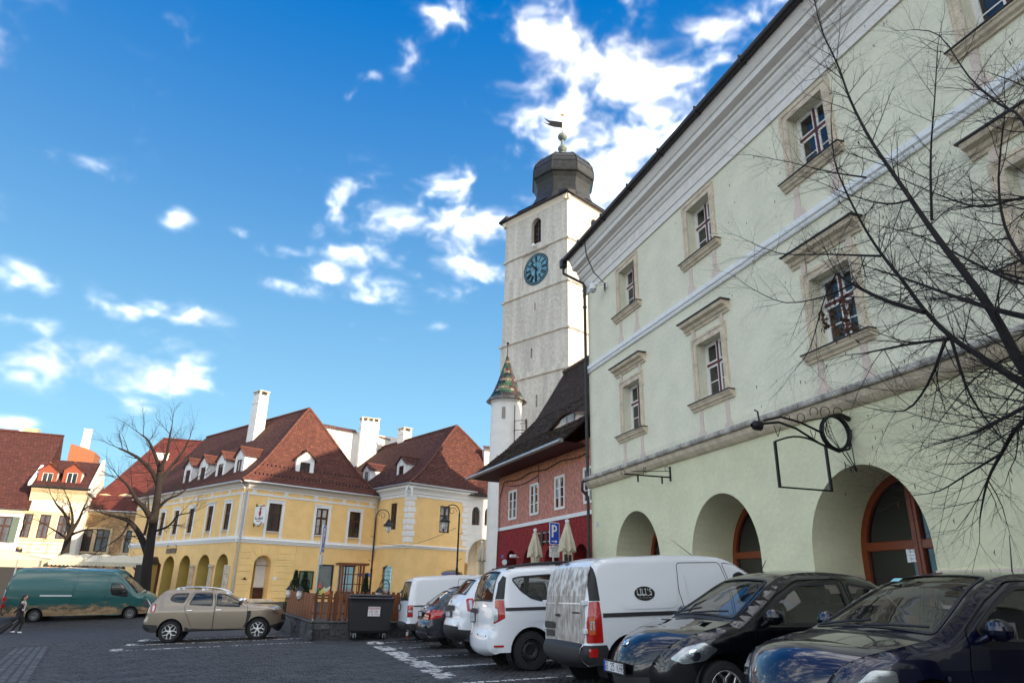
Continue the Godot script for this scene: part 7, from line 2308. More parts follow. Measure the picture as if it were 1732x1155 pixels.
func badge(c4, i, v, r, m, called := "badge"):
	var p = on_strip(c4, i, v); var q = on_strip(c4, i + 0.1, v)
	var t = (q - p).normalized(); var n = Vector3(-t.y, t.x, 0)
	var mb = MB.new()
	mb.lathe([Vector2(r, 0), Vector2(r * 0.9, 0.012), Vector2(r * 0.7, 0.008), Vector2(0, 0.012)], 14, Transform3D(Basis(t, n, t.cross(n)), p + n * 0.004))
	part(c4[0], called, mb, m, c4[2])
func build_cars():
	car_materials()
	# --- beige SUV at the left
	var c = vehicle("suv", "beige metallic SUV seen from the side with silver roof rails", stall(-27.75, -3.11), azv(74.0), (func():
		var d = duster_data(M.beige_paint); d["ref"] = d.rw; d["cell"] = 0.06; return d).call())
	roof_rails(c, 0.85, 2.6, func(x): return prof_y(c[1], x) - 0.02, 0.55, 0.09, M.alloy)
	badge(c, 4.9, 0.0, 0.05, M.chrome)
	plate(c, 3.6, 0.0, "SB 12 DUS")
	# --- white SUV between the dark estate and the tall van
	var dw = duster_data(M.white_paint)
	dw["ref"] = dw.rw; dw["rim"] = "black"
	c = vehicle("suv", "white SUV seen from behind between a dark estate and a white van", stall(-16.35, 4.75), STALL_H, dw)
	roof_rails(c, 0.85, 2.6, func(x): return prof_y(c[1], x) - 0.02, 0.55, 0.07, M.black_trim)
	plate(c, 3.75, 0.0, "SB 01 CHZ")
	badge(c, 5.2, 0.0, 0.05, M.chrome)
	wiper(c, 6.2, 0.1, 6.5, -0.35)
	# --- teal delivery van
	var q = func(a): return map_pts(a, 8, 1000, 205.0, -0.035)
	var film = mat("dried brown road dirt", Color(1, 1, 1), 0.85, {"tex": mud_tex(), "uv": true, "alpha": 1.0})
	var dv = {
		"prof": q.call([20, 915, 8, 880, 12, 780, 30, 640, 58, 545, 92, 472, 130, 450, 400, 443, 800, 443, 1050, 445, 1120, 458, 1180, 505, 1260, 590, 1350, 680, 1420, 700, 1470, 730, 1500, 780, 1515, 830, 1512, 880, 1480, 905]),
		"L": 7.34, "W": 2.0, "yb": 1.25, "tum": 0.10, "r": 0.14, "rear": [0.05, 0.4], "front": [0.3, 1.1], "rear_bulge": 0.03, "front_bulge": 0.2, "sill": 0.36, "paint": M.teal_paint,
		"rw": 1.66, "fw": 6.30, "wr": 0.325, "arch": 0.41, "rim": "steel", "tread": 0.22, "handle_y": 1.16, "handle_rear": true, "handle_mat": M.black_trim, "ref": 1.66, "cell": 0.1,
		"glass": [q.call([1078, 562, 1182, 565, 1215, 600, 1252, 655, 1262, 700, 1230, 706, 1095, 690, 1072, 640])],
		"doors": [q.call([1056, 480, 1120, 482, 1172, 520, 1262, 620, 1290, 700, 1292, 820, 1215, 880, 1200, 905, 1042, 912, 1040, 700, 1050, 600]), q.call([726, 470, 1046, 474, 1030, 600, 1020, 908, 684, 918, 692, 700, 716, 600])],
		"clad": [q.call([1385, 850, 1530, 812, 1530, 920, 1385, 920]), q.call([-10, 845, 60, 845, 60, 930, -10, 930])],
		"lamps": [[smooth_poly(q.call([16, 728, 66, 724, 60, 840, 12, 845]), 0.03), "tail_light", M.red_lens], [smooth_poly(q.call([1415, 752, 1470, 745, 1500, 800, 1440, 803]), 0.04), "headlight", M.clear_lens]],
		"side_on": [[smooth_poly(q.call([128, 562, 700, 556, 690, 715, 85, 722]), 0.12), "side_panel", M.teal_paint, 0.014], [smooth_poly(q.call([722, 560, 1012, 556, 985, 702, 706, 712]), 0.12), "side_panel", M.teal_paint, 0.014],
			[q.call([380, 699, 695, 696, 695, 712, 380, 716]), "door_rail", M.alloy, 0.02], [q.call([20, 775, 64, 772, 62, 800, 18, 804]), "reversing_lens", M.clear_lens, 0.012]],
		"strip_glass": [[11.1, 12.95, 0.86, 0.96, "windscreen"]], "strip_dark": [], "mirror": Vector2(5.95, 1.45), "mirror_mat": M.black_trim, "seats": [[4.75, 0.5]], "dash": [5.75, 1.25]}
	var holes = [circ(Vector2(dv.rw, 0.335), 0.42), circ(Vector2(dv.fw, 0.335), 0.42)]
	c = vehicle("delivery_van", "long teal delivery van with dried brown dirt along its lower side", Vector3(-25.5, gh(-25.5, -40.6), -40.6), azv(75.4), dv, "van")
	var fm = MB.new()
	patch(fm, c[1].side_p, rc(0.06, 0.31, 7.2, 1.35), holes + [dv.glass[0]], 0.1, 0.005, false, false, 1)
	part(c[0], "dirt_film", fm, film, c[2])
	# cream van behind it, only its nose in the picture
	dv["paint"] = M.cream_paint
	dv["side_on"] = []
	var pb = at(-120, 1000, 46);
	vehicle("delivery_van", "cream van standing behind the teal van at the picture's edge", on_ground(pb.x - 3.2, pb.z + 0.6), azv(75.4), dv, "van")
	# --- white panel van, farthest of the row
	var cv = {
		"prof": pv([0.12, 0.32, 0.02, 0.42, 0.02, 0.52, 0.06, 0.58, 0.07, 0.9, 0.10, 1.15, 0.14, 1.4, 0.22, 1.68, 0.36, 1.79, 0.8, 1.83, 1.6, 1.845, 2.5, 1.82, 2.85, 1.73, 3.2, 1.5, 3.55, 1.22, 3.7, 1.14, 4.1, 1.02, 4.3, 0.9, 4.39, 0.7, 4.38, 0.45, 4.25, 0.3]),
		"L": 4.4, "W": 1.80, "yb": 1.0, "tum": 0.12, "r": 0.09, "rear": [0.07, 0.35], "front": [0.2, 0.8], "rear_bulge": 0.04, "front_bulge": 0.14, "sill": 0.34, "paint": M.white_paint,
		"rw": 0.86, "fw": 3.54, "wr": 0.325, "arch": 0.395, "rim": "steel", "handle_y": 1.0, "handle_mat": M.black_trim, "ref": 0.86,
		"glass": [pv([2.6, 1.62, 2.85, 1.62, 3.15, 1.42, 3.4, 1.18, 2.6, 1.14])],
		"doors": [pv([2.55, 1.72, 2.85, 1.68, 3.2, 1.45, 3.5, 1.2, 3.2, 0.5, 3.05, 0.36, 2.55, 0.36]), pv([1.62, 1.74, 2.5, 1.74, 2.5, 0.36, 1.45, 0.36, 1.38, 0.7, 1.5, 1.0])],
		"clad": [pv([-0.1, 0.2, 0.5, 0.2, 0.46, 0.52, -0.1, 0.53]), pv([4.0, 0.2, 4.5, 0.2, 4.5, 0.45, 4.0, 0.42])],
		"lamps": [[rectp(0.05, 0.70, 0.21, 1.03, 0.02), "tail_light", M.red_lens]],
		"side_on": [[rectp(0.07, 0.83, 0.20, 0.90), "reversing_lens", M.clear_lens, 0.014], [rectp(0.22, 0.985, 1.6, 1.02), "door_rail", M.black_trim, 0.012]],
		"strip_glass": [[5.05, 7.0, 0.92, 0.86, "rear_window"], [12.1, 13.9, 0.88, 0.95, "windscreen"]],
		"strip_dark": [[[0.0, 2.6, -0.75, 0.75, 0.02], "rear_bumper", M.black_trim, 0.012], [[18.5, 19.6, -0.5, 0.5, 0.03], "grille", M.black_trim]],
		"strip_on": [[[4.0, 4.5, -0.62, -0.25, 0.02], "plate_recess", M.black_trim, 0.01], [[4.2, 4.45, 0.02, 0.06, 0.01], "tailgate_handle", M.black_trim, 0.03]], "mirror": Vector2(3.25, 1.2), "mirror_mat": M.black_trim, "seats": [[2.35, 0.5]], "dash": [3.2, 1.08]}
	c = vehicle("panel_van", "white panel van with dark rear windows at the far end of the row", stall(-22.43, 4.64), STALL_H, cv, "van")
	plate(c, 4.25, -0.44, "SB 99 WAI", 0.3, 0.16)
	# --- anthracite estate car
	var ad = {
		"prof": pv([0.12, 0.3, 0.03, 0.42, 0.03, 0.58, 0.10, 0.66, 0.14, 0.88, 0.24, 0.99, 0.42, 1.16, 0.75, 1.38, 1.0, 1.43, 1.8, 1.47, 2.6, 1.45, 3.0, 1.34, 3.5, 1.06, 3.8, 0.96, 4.4, 0.86, 4.7, 0.72, 4.79, 0.55, 4.75, 0.35, 4.6, 0.22]),
		"L": 4.8, "W": 1.81, "yb": 0.85, "tum": 0.36, "r": 0.12, "rear": [0.2, 0.6], "front": [0.24, 0.8], "rear_bulge": 0.12, "front_bulge": 0.16, "sill": 0.28, "paint": M.grey_paint,
		"rw": 0.98, "fw": 3.8, "wr": 0.325, "arch": 0.385, "rim": "alloy", "handle_y": 0.85, "ref": 0.98,
		"glass": [pv([0.7, 1.0, 0.95, 1.3, 1.5, 1.37, 1.55, 0.97]), pv([1.62, 0.97, 1.58, 1.37, 2.3, 1.38, 2.35, 0.95]), pv([2.42, 0.95, 2.38, 1.38, 2.75, 1.33, 3.3, 1.0])], "privacy": [0],
		"doors": [pv([1.3, 0.85, 1.58, 1.42, 2.35, 1.42, 2.4, 0.3, 1.62, 0.3, 1.35, 0.6]), pv([2.41, 1.42, 2.8, 1.38, 3.4, 1.02, 3.4, 0.35, 2.45, 0.3])],
		"clad": [], "lamps": [[smooth_poly(pv([0.06, 0.70, 0.42, 0.76, 0.46, 0.93, 0.16, 0.95]), 0.04), "tail_light", M.red_lens]],
		"strip_glass": [[5.2, 6.9, 0.92, 0.88, "rear_window"], [11.1, 12.8, 0.88, 0.95, "windscreen"]], "strip_dark": [[[0.0, 1.0, -0.6, 0.6, 0.03], "rear_skirt", M.black_trim]],
		"strip_on": [[[3.3, 4.5, -0.66, -0.46, 0.03], "tail_light", M.red_lens, 0.008], [[3.3, 4.5, 0.46, 0.66, 0.03], "tail_light", M.red_lens, 0.008], [[3.02, 3.1, -0.3, 0.3, 0.0], "chrome_strip", M.chrome, 0.012]], "mirror": Vector2(3.2, 1.0), "seats": [[2.3, 0.5], [1.35, 1.0]], "dash": [3.2, 0.95]}
	c = vehicle("estate_car", "dark grey estate car seen from behind beside the white panel van", stall(-19.35, 4.75), STALL_H, ad)
	plate(c, 3.75, 0.0, "SB 07 DBY")
	for i in 4: badge(c, 4.6, -0.09 + 0.06 * i, 0.035, M.chrome)
	wiper(c, 5.25, 0.0, 5.6, -0.4)
	roof_rails(c, 0.9, 2.7, func(x): return prof_y(c[1], x) - 0.02, 0.5, 0.05, M.black_trim)
	# --- white passenger van with curved side windows
	var dd = {
		"prof": pv([0.15, 0.30, 0.03, 0.38, 0.02, 0.56, 0.08, 0.70, 0.09, 0.9, 0.11, 1.1, 0.16, 1.35, 0.24, 1.58, 0.36, 1.70, 0.65, 1.755, 1.6, 1.79, 2.5, 1.76, 2.8, 1.68, 3.15, 1.45, 3.5, 1.18, 3.7, 1.1, 4.1, 1.0, 4.28, 0.88, 4.36, 0.68, 4.34, 0.45, 4.2, 0.3]),
		"L": 4.37, "W": 1.76, "yb": 1.0, "tum": 0.15, "r": 0.11, "rear": [0.15, 0.5], "front": [0.2, 0.8], "rear_bulge": 0.09, "front_bulge": 0.14, "sill": 0.33, "paint": M.white_paint,
		"rw": 0.78, "fw": 3.58, "wr": 0.335, "arch": 0.395, "rim": "black", "handle_y": 1.0, "handle_mat": M.black_trim, "ref": 0.78, "cell": 0.06,
		"glass": [pv([0.45, 1.56, 0.6, 1.595, 1.24, 1.63, 1.24, 1.17, 1.02, 1.165, 0.8, 1.22, 0.6, 1.36]), pv([1.33, 1.63, 2.05, 1.63, 2.05, 1.16, 1.33, 1.16]), pv([2.16, 1.62, 2.6, 1.58, 2.85, 1.42, 3.1, 1.2, 3.05, 1.14, 2.16, 1.14])],
		"doors": [pv([1.29, 1.70, 2.1, 1.70, 2.1, 0.36, 1.5, 0.36, 1.36, 0.75, 1.31, 1.1]), pv([2.12, 1.69, 2.6, 1.64, 2.95, 1.4, 3.25, 1.18, 3.2, 0.6, 3.08, 0.37, 2.12, 0.36])],
		"clad": [pv([0.145, 1.215, 0.285, 1.215, 0.35, 1.59, 0.30, 1.62, 0.22, 1.5])],
		"lamps": [[smooth_poly(pv([0.10, 0.80, 0.29, 0.90, 0.285, 1.205, 0.14, 1.205]), 0.02), "tail_light", M.red_lens]],
		"side_on": [[smooth_poly(pv([0.11, 0.83, 0.17, 0.87, 0.17, 1.06, 0.125, 1.06]), 0.01), "reversing_lens", M.clear_lens, 0.014], [smooth_poly(pv([0.14, 1.08, 0.2, 1.08, 0.2, 1.19, 0.15, 1.19]), 0.01), "indicator_lens", M.orange_lens, 0.014], [rectp(0.30, 1.015, 1.27, 1.07), "door_rail", M.black_trim, 0.012], [smooth_poly(rectp(0.72, 0.82, 1.0, 0.98), 0.03), "fuel_flap", M.white_paint, 0.006, true], [rectp(0.10, 0.42, 0.26, 0.455), "reflector", M.red_lens, 0.012]],
		"strip_glass": [[5.35, 7.75, 0.97, 0.9, "rear_window"], [12.1, 13.9, 0.88, 0.95, "windscreen"]], "strip_dark": [[[18.0, 19.0, -0.5, 0.5, 0.03], "grille", M.black_trim]],
		"strip_on": [[[4.35, 4.75, -0.62, 0.02, 0.03], "tailgate_bar", M.black_trim, 0.035], [[8.1, 8.3, -0.08, 0.08, 0.02], "brake_light", M.red_lens, 0.012], [[2.96, 4.9, -0.006, 0.006, 0.0], "door_joint", M.black_trim, 0.001], [[4.95, 5.08, 0.26, 0.46, 0.0], "name_badge", M.chrome, 0.008]],
		"mirror": Vector2(3.05, 1.2), "mirror_mat": M.black_trim, "seats": [[2.2, 0.5], [1.25, 1.0]], "dash": [3.15, 1.08]}
	c = vehicle("passenger_van", "white high-roofed passenger van with curved dark side windows and black roof rails", stall(-13.47, 4.52), STALL_H, dd, "van")
	roof_rails(c, 0.42, 2.5, func(x): return prof_y(c[1], x) - 0.035, 0.56, 0.065, M.black_trim)
	plate(c, 4.0, -0.32, "B 84 DKF", 0.3, 0.17)
	wiper(c, 5.45, -0.1, 5.75, -0.5)
	for s in [-0.55, -0.2, 0.2, 0.55]:
		var mb = MB.new(); var p = on_strip(c, 2.2, s); mb.ball(p, Vector3(0.015, 0.015, 0.015), 6, 4); part(c[0], "parking_sensor", mb, M.black, c[2])
	# --- white panel van with muddy rear doors
	var logo = mat("van oval logo", Color(1, 1, 1), 0.4, {"tex": logo_tex(), "uv": true})
	var ov = PackedVector2Array()
	for i in 28: ov.push_back(Vector2(1.03 + 0.17 * cos(TAU * i / 28), 1.27 + 0.10 * sin(TAU * i / 28)))
	var kd = {
		"prof": pv([0.14, 0.32, 0.02, 0.42, 0.02, 0.56, 0.07, 0.62, 0.09, 0.9, 0.11, 1.15, 0.15, 1.4, 0.22, 1.62, 0.36, 1.745, 0.7, 1.79, 1.6, 1.815, 2.3, 1.795, 2.65, 1.72, 3.0, 1.51, 3.4, 1.22, 3.58, 1.11, 3.95, 0.99, 4.12, 0.86, 4.2, 0.65, 4.18, 0.45, 4.05, 0.3]),
		"L": 4.21, "W": 1.83, "yb": 1.0, "tum": 0.12, "r": 0.09, "rear": [0.09, 0.4], "front": [0.22, 0.8], "rear_bulge": 0.05, "front_bulge": 0.16, "sill": 0.34, "paint": M.white_paint,
		"rw": 0.74, "fw": 3.40, "wr": 0.325, "arch": 0.40, "rim": "black", "handle_y": 0.98, "ref": 0.74, "cell": 0.06,
		"glass": [pv([2.62, 1.50, 2.75, 1.55, 2.95, 1.44, 3.2, 1.26, 3.3, 1.14, 3.25, 1.1, 2.68, 1.12])],
		"doors": [pv([1.66, 1.70, 2.42, 1.70, 2.50, 1.40, 2.52, 0.36, 1.74, 0.36, 1.70, 0.9, 1.62, 1.3]), pv([2.46, 1.70, 2.7, 1.66, 3.0, 1.46, 3.38, 1.18, 3.1, 0.55, 2.95, 0.37, 2.56, 0.36, 2.54, 1.4])],
		"clad": [pv([-0.1, 0.2, 0.62, 0.2, 0.42, 0.45, 0.36, 0.60, -0.1, 0.60]), pv([0.15, 1.19, 0.30, 1.19, 0.285, 1.5, 0.255, 1.70, 0.21, 1.60, 0.16, 1.4])],
		"lamps": [[smooth_poly(pv([0.085, 0.63, 0.31, 0.63, 0.30, 1.0, 0.29, 1.18, 0.145, 1.18, 0.10, 0.9]), 0.02), "tail_light", M.red_lens]],
		"side_on": [[smooth_poly(pv([0.12, 0.74, 0.2, 0.74, 0.2, 0.97, 0.135, 0.97]), 0.02), "reversing_lens", M.orange_lens, 0.013], [smooth_poly(pv([0.13, 0.80, 0.19, 0.80, 0.19, 0.92, 0.14, 0.92]), 0.015), "lamp_insert", M.clear_lens, 0.016],
			[rectp(0.10, 0.45, 0.22, 0.56, 0.02), "reflector", M.red_lens, 0.014], [rectp(0.32, 0.965, 1.66, 1.02), "door_rail", M.black_trim, 0.012], [smooth_poly(pv([0.62, 1.06, 1.58, 1.06, 1.6, 1.55, 0.95, 1.55, 0.72, 1.42]), 0.15), "side_panel", M.white_paint, 0.010], [smooth_poly(pv([1.80, 1.08, 2.36, 1.08, 2.34, 1.58, 1.74, 1.58]), 0.10), "side_panel", M.white_paint, 0.012], [ov, "oval_logo", logo, 0.016, true]],
		"strip_glass": [[12.1, 13.9, 0.88, 0.95, "windscreen"]],
		"strip_dark": [[[0.0, 2.95, -0.72, 0.72, 0.02], "rear_bumper", M.black_trim, 0.012], [[17.0, 18.2, -0.5, 0.5, 0.03], "grille", M.black_trim]],
		"strip_on": [[[3.0, 7.2, -0.78, -0.155, 0.05], "rear_door", M.white_dirty, 0.012], [[3.0, 7.2, -0.145, 0.78, 0.05], "rear_door", M.white_dirty, 0.012], [[4.97, 5.03, -0.7, -0.22, 0.01], "pressed_rib", M.white_paint, 0.022], [[4.97, 5.03, -0.08, 0.68, 0.01], "pressed_rib", M.white_paint, 0.022], [[7.5, 7.75, -0.28, -0.1, 0.02], "brake_light", mat("dull red lens", Color(0.12, 0.01, 0.02), 0.3), 0.012], [[3.62, 3.95, -0.72, -0.2, 0.04], "handle_bar", M.black_trim, 0.04], [[4.25, 4.4, -0.2, 0.0, 0.02], "door_latch", M.black, 0.03], [[4.45, 4.55, 0.42, 0.66, 0.0], "name_badge", M.dark_metal, 0.016], [[3.2, 3.55, -0.68, -0.24, 0.02], "plate_holder", M.black, 0.022]],
		"mirror": Vector2(3.12, 1.2), "mirror_mat": M.black_trim, "seats": [[2.3, 0.5]], "dash": [3.15, 1.08]}
	c = vehicle("panel_van", "white panel van with muddy rear doors and a black oval logo", stall(-10.55, 4.98), STALL_H, kd, "van")
	var an = MB.new(); an.tube([Vector3(2.5, 1.82, 0.0), Vector3(2.1, 2.1, 0.0)], [0.007, 0.003], 5); part(c[0], "antenna", an, M.black, c[2])
	for y in [1.13, 0.75]:
		for s in [-1, 1]:
			var mb = MB.new(); mb.box(Vector3(0.05, y, s * 0.80 - 0.03), Vector3(0.13, y + 0.07, s * 0.80 + 0.04), ID3, 0.01); part(c[0], "hinge", mb, M.white_paint, c[2])
	# --- blue black hatchback, nose towards the lane
	var ka = {
		"prof": pv([0.12, 0.30, 0.03, 0.45, 0.02, 0.65, 0.08, 0.85, 0.18, 1.0, 0.35, 1.22, 0.5, 1.39, 0.75, 1.47, 1.2, 1.505, 1.6, 1.49, 1.92, 1.42, 2.3, 1.20, 2.66, 0.985, 2.82, 0.93, 3.15, 0.85, 3.38, 0.75, 3.54, 0.60, 3.61, 0.45, 3.58, 0.30, 3.45, 0.2]),
		"L": 3.62, "W": 1.66, "yb": 0.88, "tum": 0.32, "r": 0.13, "rear": [0.18, 0.5], "front": [0.30, 0.85], "rear_bulge": 0.1, "front_bulge": 0.20, "sill": 0.24, "paint": M.black_paint,
		"rw": 0.62, "fw": 2.90, "wr": 0.295, "arch": 0.36, "rim": "alloy", "tread": 0.18, "handle_y": 0.85, "ref": 1.81, "cell": 0.055,
		"glass": [pv([1.14, 1.375, 1.72, 1.355, 2.05, 1.2, 2.36, 1.0, 2.30, 0.945, 1.14, 0.92]), pv([0.52, 1.14, 0.66, 1.31, 1.02, 1.375, 1.02, 0.96, 0.72, 1.02])],
		"doors": [pv([1.08, 1.425, 1.72, 1.41, 2.1, 1.235, 2.46, 0.99, 2.53, 0.72, 2.48, 0.42, 2.35, 0.26, 1.12, 0.26, 1.02, 0.6])],
		"clad": [], "lamps": [[smooth_poly(pv([2.98, 0.70, 3.14, 0.775, 3.34, 0.715, 3.47, 0.60, 3.36, 0.55, 3.14, 0.585]), 0.03), "headlight", M.clear_lens], [smooth_poly(pv([0.06, 0.80, 0.22, 0.80, 0.24, 0.98, 0.14, 0.95]), 0.03), "tail_light", M.red_lens]],
		"side_on": [[circ(Vector2(2.74, 0.66), 0.018, 12), "side_marker", M.chrome, 0.012], [circ(Vector2(3.24, 0.645), 0.06, 16), "projector_lens", M.chrome, 0.014]],
		"strip_glass": [[10.15, 11.95, 0.86, 0.97, "windscreen"], [5.0, 6.6, 0.9, 0.85, "rear_window"]],
		"strip_dark": [[[17.3, 18.6, -0.5, 0.5, 0.06], "lower_grille", M.black_trim, 0.002], [[12.02, 12.45, -0.55, 0.55, 0.04], "scuttle_panel", M.black_trim, 0.002]],
		"strip_on": [], "mirror": Vector2(2.32, 0.97), "seats": [[1.45, 0.5], [0.75, 1.0]], "dash": [2.35, 0.93]}
	c = vehicle("hatchback", "blue black hatchback with its nose out beside the muddy van", stall(-7.75, 5.78), -STALL_H, ka)
	badge(c, 15.9, 0.0, 0.055, M.chrome)
	plate(c, 17.0, 0.0, "SB 25 KAR")
	wiper(c, 12.05, 0.1, 11.75, -0.5); wiper(c, 12.05, 0.55, 11.7, 0.05)
	an = MB.new(); an.tube([Vector3(1.75, 1.47, 0), Vector3(1.62, 1.66, 0)], [0.008, 0.004], 5); an.ball(Vector3(1.76, 1.475, 0), Vector3(0.03, 0.02, 0.02), 8, 4); part(c[0], "antenna", an, M.black, c[2])
	for s in [-1, 1]:
		an = MB.new(); var p = on_strip(c, 13.1, s * 0.42); an.box(p + Vector3(-0.07, 0.0, -0.05), p + Vector3(0.07, 0.012, 0.05), ID3, 0.008); part(c[0], "washer_vent", an, M.black_trim, c[2])
	# --- deep blue hatchback nearest the arches
	var po = {
		"prof": pv([0.1, 0.30, 0.02, 0.5, 0.05, 0.8, 0.15, 0.95, 0.3, 1.15, 0.55, 1.38, 0.9, 1.445, 1.5, 1.465, 1.88, 1.425, 2.22, 1.31, 2.62, 1.09, 2.92, 0.94, 3.15, 0.895, 3.5, 0.82, 3.72, 0.73, 3.83, 0.6, 3.88, 0.45, 3.84, 0.3, 3.7, 0.2]),
		"L": 3.9, "W": 1.66, "yb": 0.88, "tum": 0.33, "r": 0.12, "rear": [0.16, 0.5], "front": [0.26, 0.9], "rear_bulge": 0.1, "front_bulge": 0.18, "sill": 0.24, "paint": M.blue_paint,
		"rw": 0.68, "fw": 3.14, "wr": 0.295, "arch": 0.36, "rim": "steel", "tread": 0.185, "handle_y": 0.84, "ref": 1.95, "cell": 0.055,
		"glass": [pv([1.46, 1.36, 1.9, 1.335, 2.25, 1.18, 2.56, 1.0, 2.50, 0.935, 1.42, 0.915]), pv([0.72, 1.08, 0.88, 1.29, 1.37, 1.375, 1.33, 0.92, 0.9, 0.95])],
		"doors": [pv([1.41, 1.415, 1.92, 1.385, 2.28, 1.225, 2.68, 0.99, 2.74, 0.7, 2.68, 0.42, 2.55, 0.26, 1.42, 0.26, 1.36, 0.85]), pv([0.78, 0.95, 0.95, 1.36, 1.375, 1.415, 1.33, 0.85, 1.38, 0.26, 1.2, 0.26, 1.05, 0.55])],
		"clad": [], "lamps": [[smooth_poly(pv([3.42, 0.72, 3.6, 0.72, 3.76, 0.58, 3.6, 0.53, 3.42, 0.58]), 0.04), "headlight", M.clear_lens], [smooth_poly(pv([0.06, 0.75, 0.2, 0.75, 0.22, 0.95, 0.12, 0.92]), 0.03), "tail_light", M.red_lens]],
		"side_on": [[circ(Vector2(2.98, 0.66), 0.02, 12), "side_marker", M.chrome, 0.012]],
		"strip_glass": [[8.15, 10.85, 0.88, 0.97, "windscreen"], [4.0, 5.0, 0.9, 0.85, "rear_window"]],
		"strip_dark": [[[16.0, 17.3, -0.55, 0.55, 0.04], "lower_grille", M.black_trim, 0.002]], "strip_on": [], "mirror": Vector2(2.50, 0.96), "seats": [[1.7, 0.5], [0.95, 1.0]], "dash": [2.6, 0.94]}
	c = vehicle("hatchback", "deep blue hatchback parked nose out with a tall roof antenna", stall(-5.3, 6.0), -STALL_H, po)
	wiper(c, 10.95, 0.55, 10.6, 0.0); wiper(c, 10.95, 0.0, 10.65, -0.6)
	an = MB.new(); an.tube([Vector3(1.0, 1.46, 0), Vector3(0.92, 1.86, 0)], [0.008, 0.004], 5); an.ball(Vector3(1.0, 1.47, 0), Vector3(0.035, 0.025, 0.02), 8, 4); part(c[0], "antenna", an, M.black, c[2])
	an = MB.new(); var sp = on_strip(c, 8.45, 0.42); an.box(Vector3(-0.03, 0, -0.05), Vector3(0.03, 0.004, 0.05), Transform3D(Basis(Vector3(0, 0, 1), -0.5), sp + Vector3(0, 0.01, 0))); part(c[0], "toll_sticker", an, mat("pale turquoise sticker", L(150, 215, 215), 0.6), c[2])
func logo_tex() -> ImageTexture:
	var t: Image = text_tex("LILI'S", Color(0.012, 0.012, 0.014), Color(0.85, 0.85, 0.85), 144, 66, 0).get_image()
	var im = Image.create(192, 112, false, Image.FORMAT_RGB8)
	im.fill(Color(0.1, 0.1, 0.11))
	im.blit_rect(t, Rect2i(0, 0, 144, 60), Vector2i(24, 10))
	for x in range(30, 162):
		var y = 68 + int(4 * sin(x * 0.16))
		im.fill_rect(Rect2i(x, y, 1, 4), Color(0.85, 0.85, 0.85))
	var t2: Image = text_tex("--- --- --- ---", Color(0.012, 0.012, 0.014), Color(0.7, 0.7, 0.7), 120, 18, 0).get_image()
	im.blit_rect(t2, Rect2i(0, 0, 120, 18), Vector2i(36, 80))
	return itex(im)
func mud_tex() -> ImageTexture:       # splashed mud: dense along the sill, ragged flecks higher up
	var im = Image.create(512, 128, false, Image.FORMAT_RGBA8)
	var f = FastNoiseLite.new(); f.seed = 9; f.frequency = 0.02; f.fractal_octaves = 5
	for y in 128:
		for x in 512:
			var n = f.get_noise_2d(x * 1.0, y * 1.6) + 0.4 * f.get_noise_2d(x * 5.0, y * 5.0)
			var k = clampf((y / 128.0 - 0.42 + n * 0.26 - (0.1 if x > 400 else 0.0)) * 2.8, 0, 0.9)
			var g = 1.0 + 0.3 * n
			im.set_pixel(x, y, Color(0.60 * g, 0.50 * g, 0.38 * g, k))
	return itex(im)
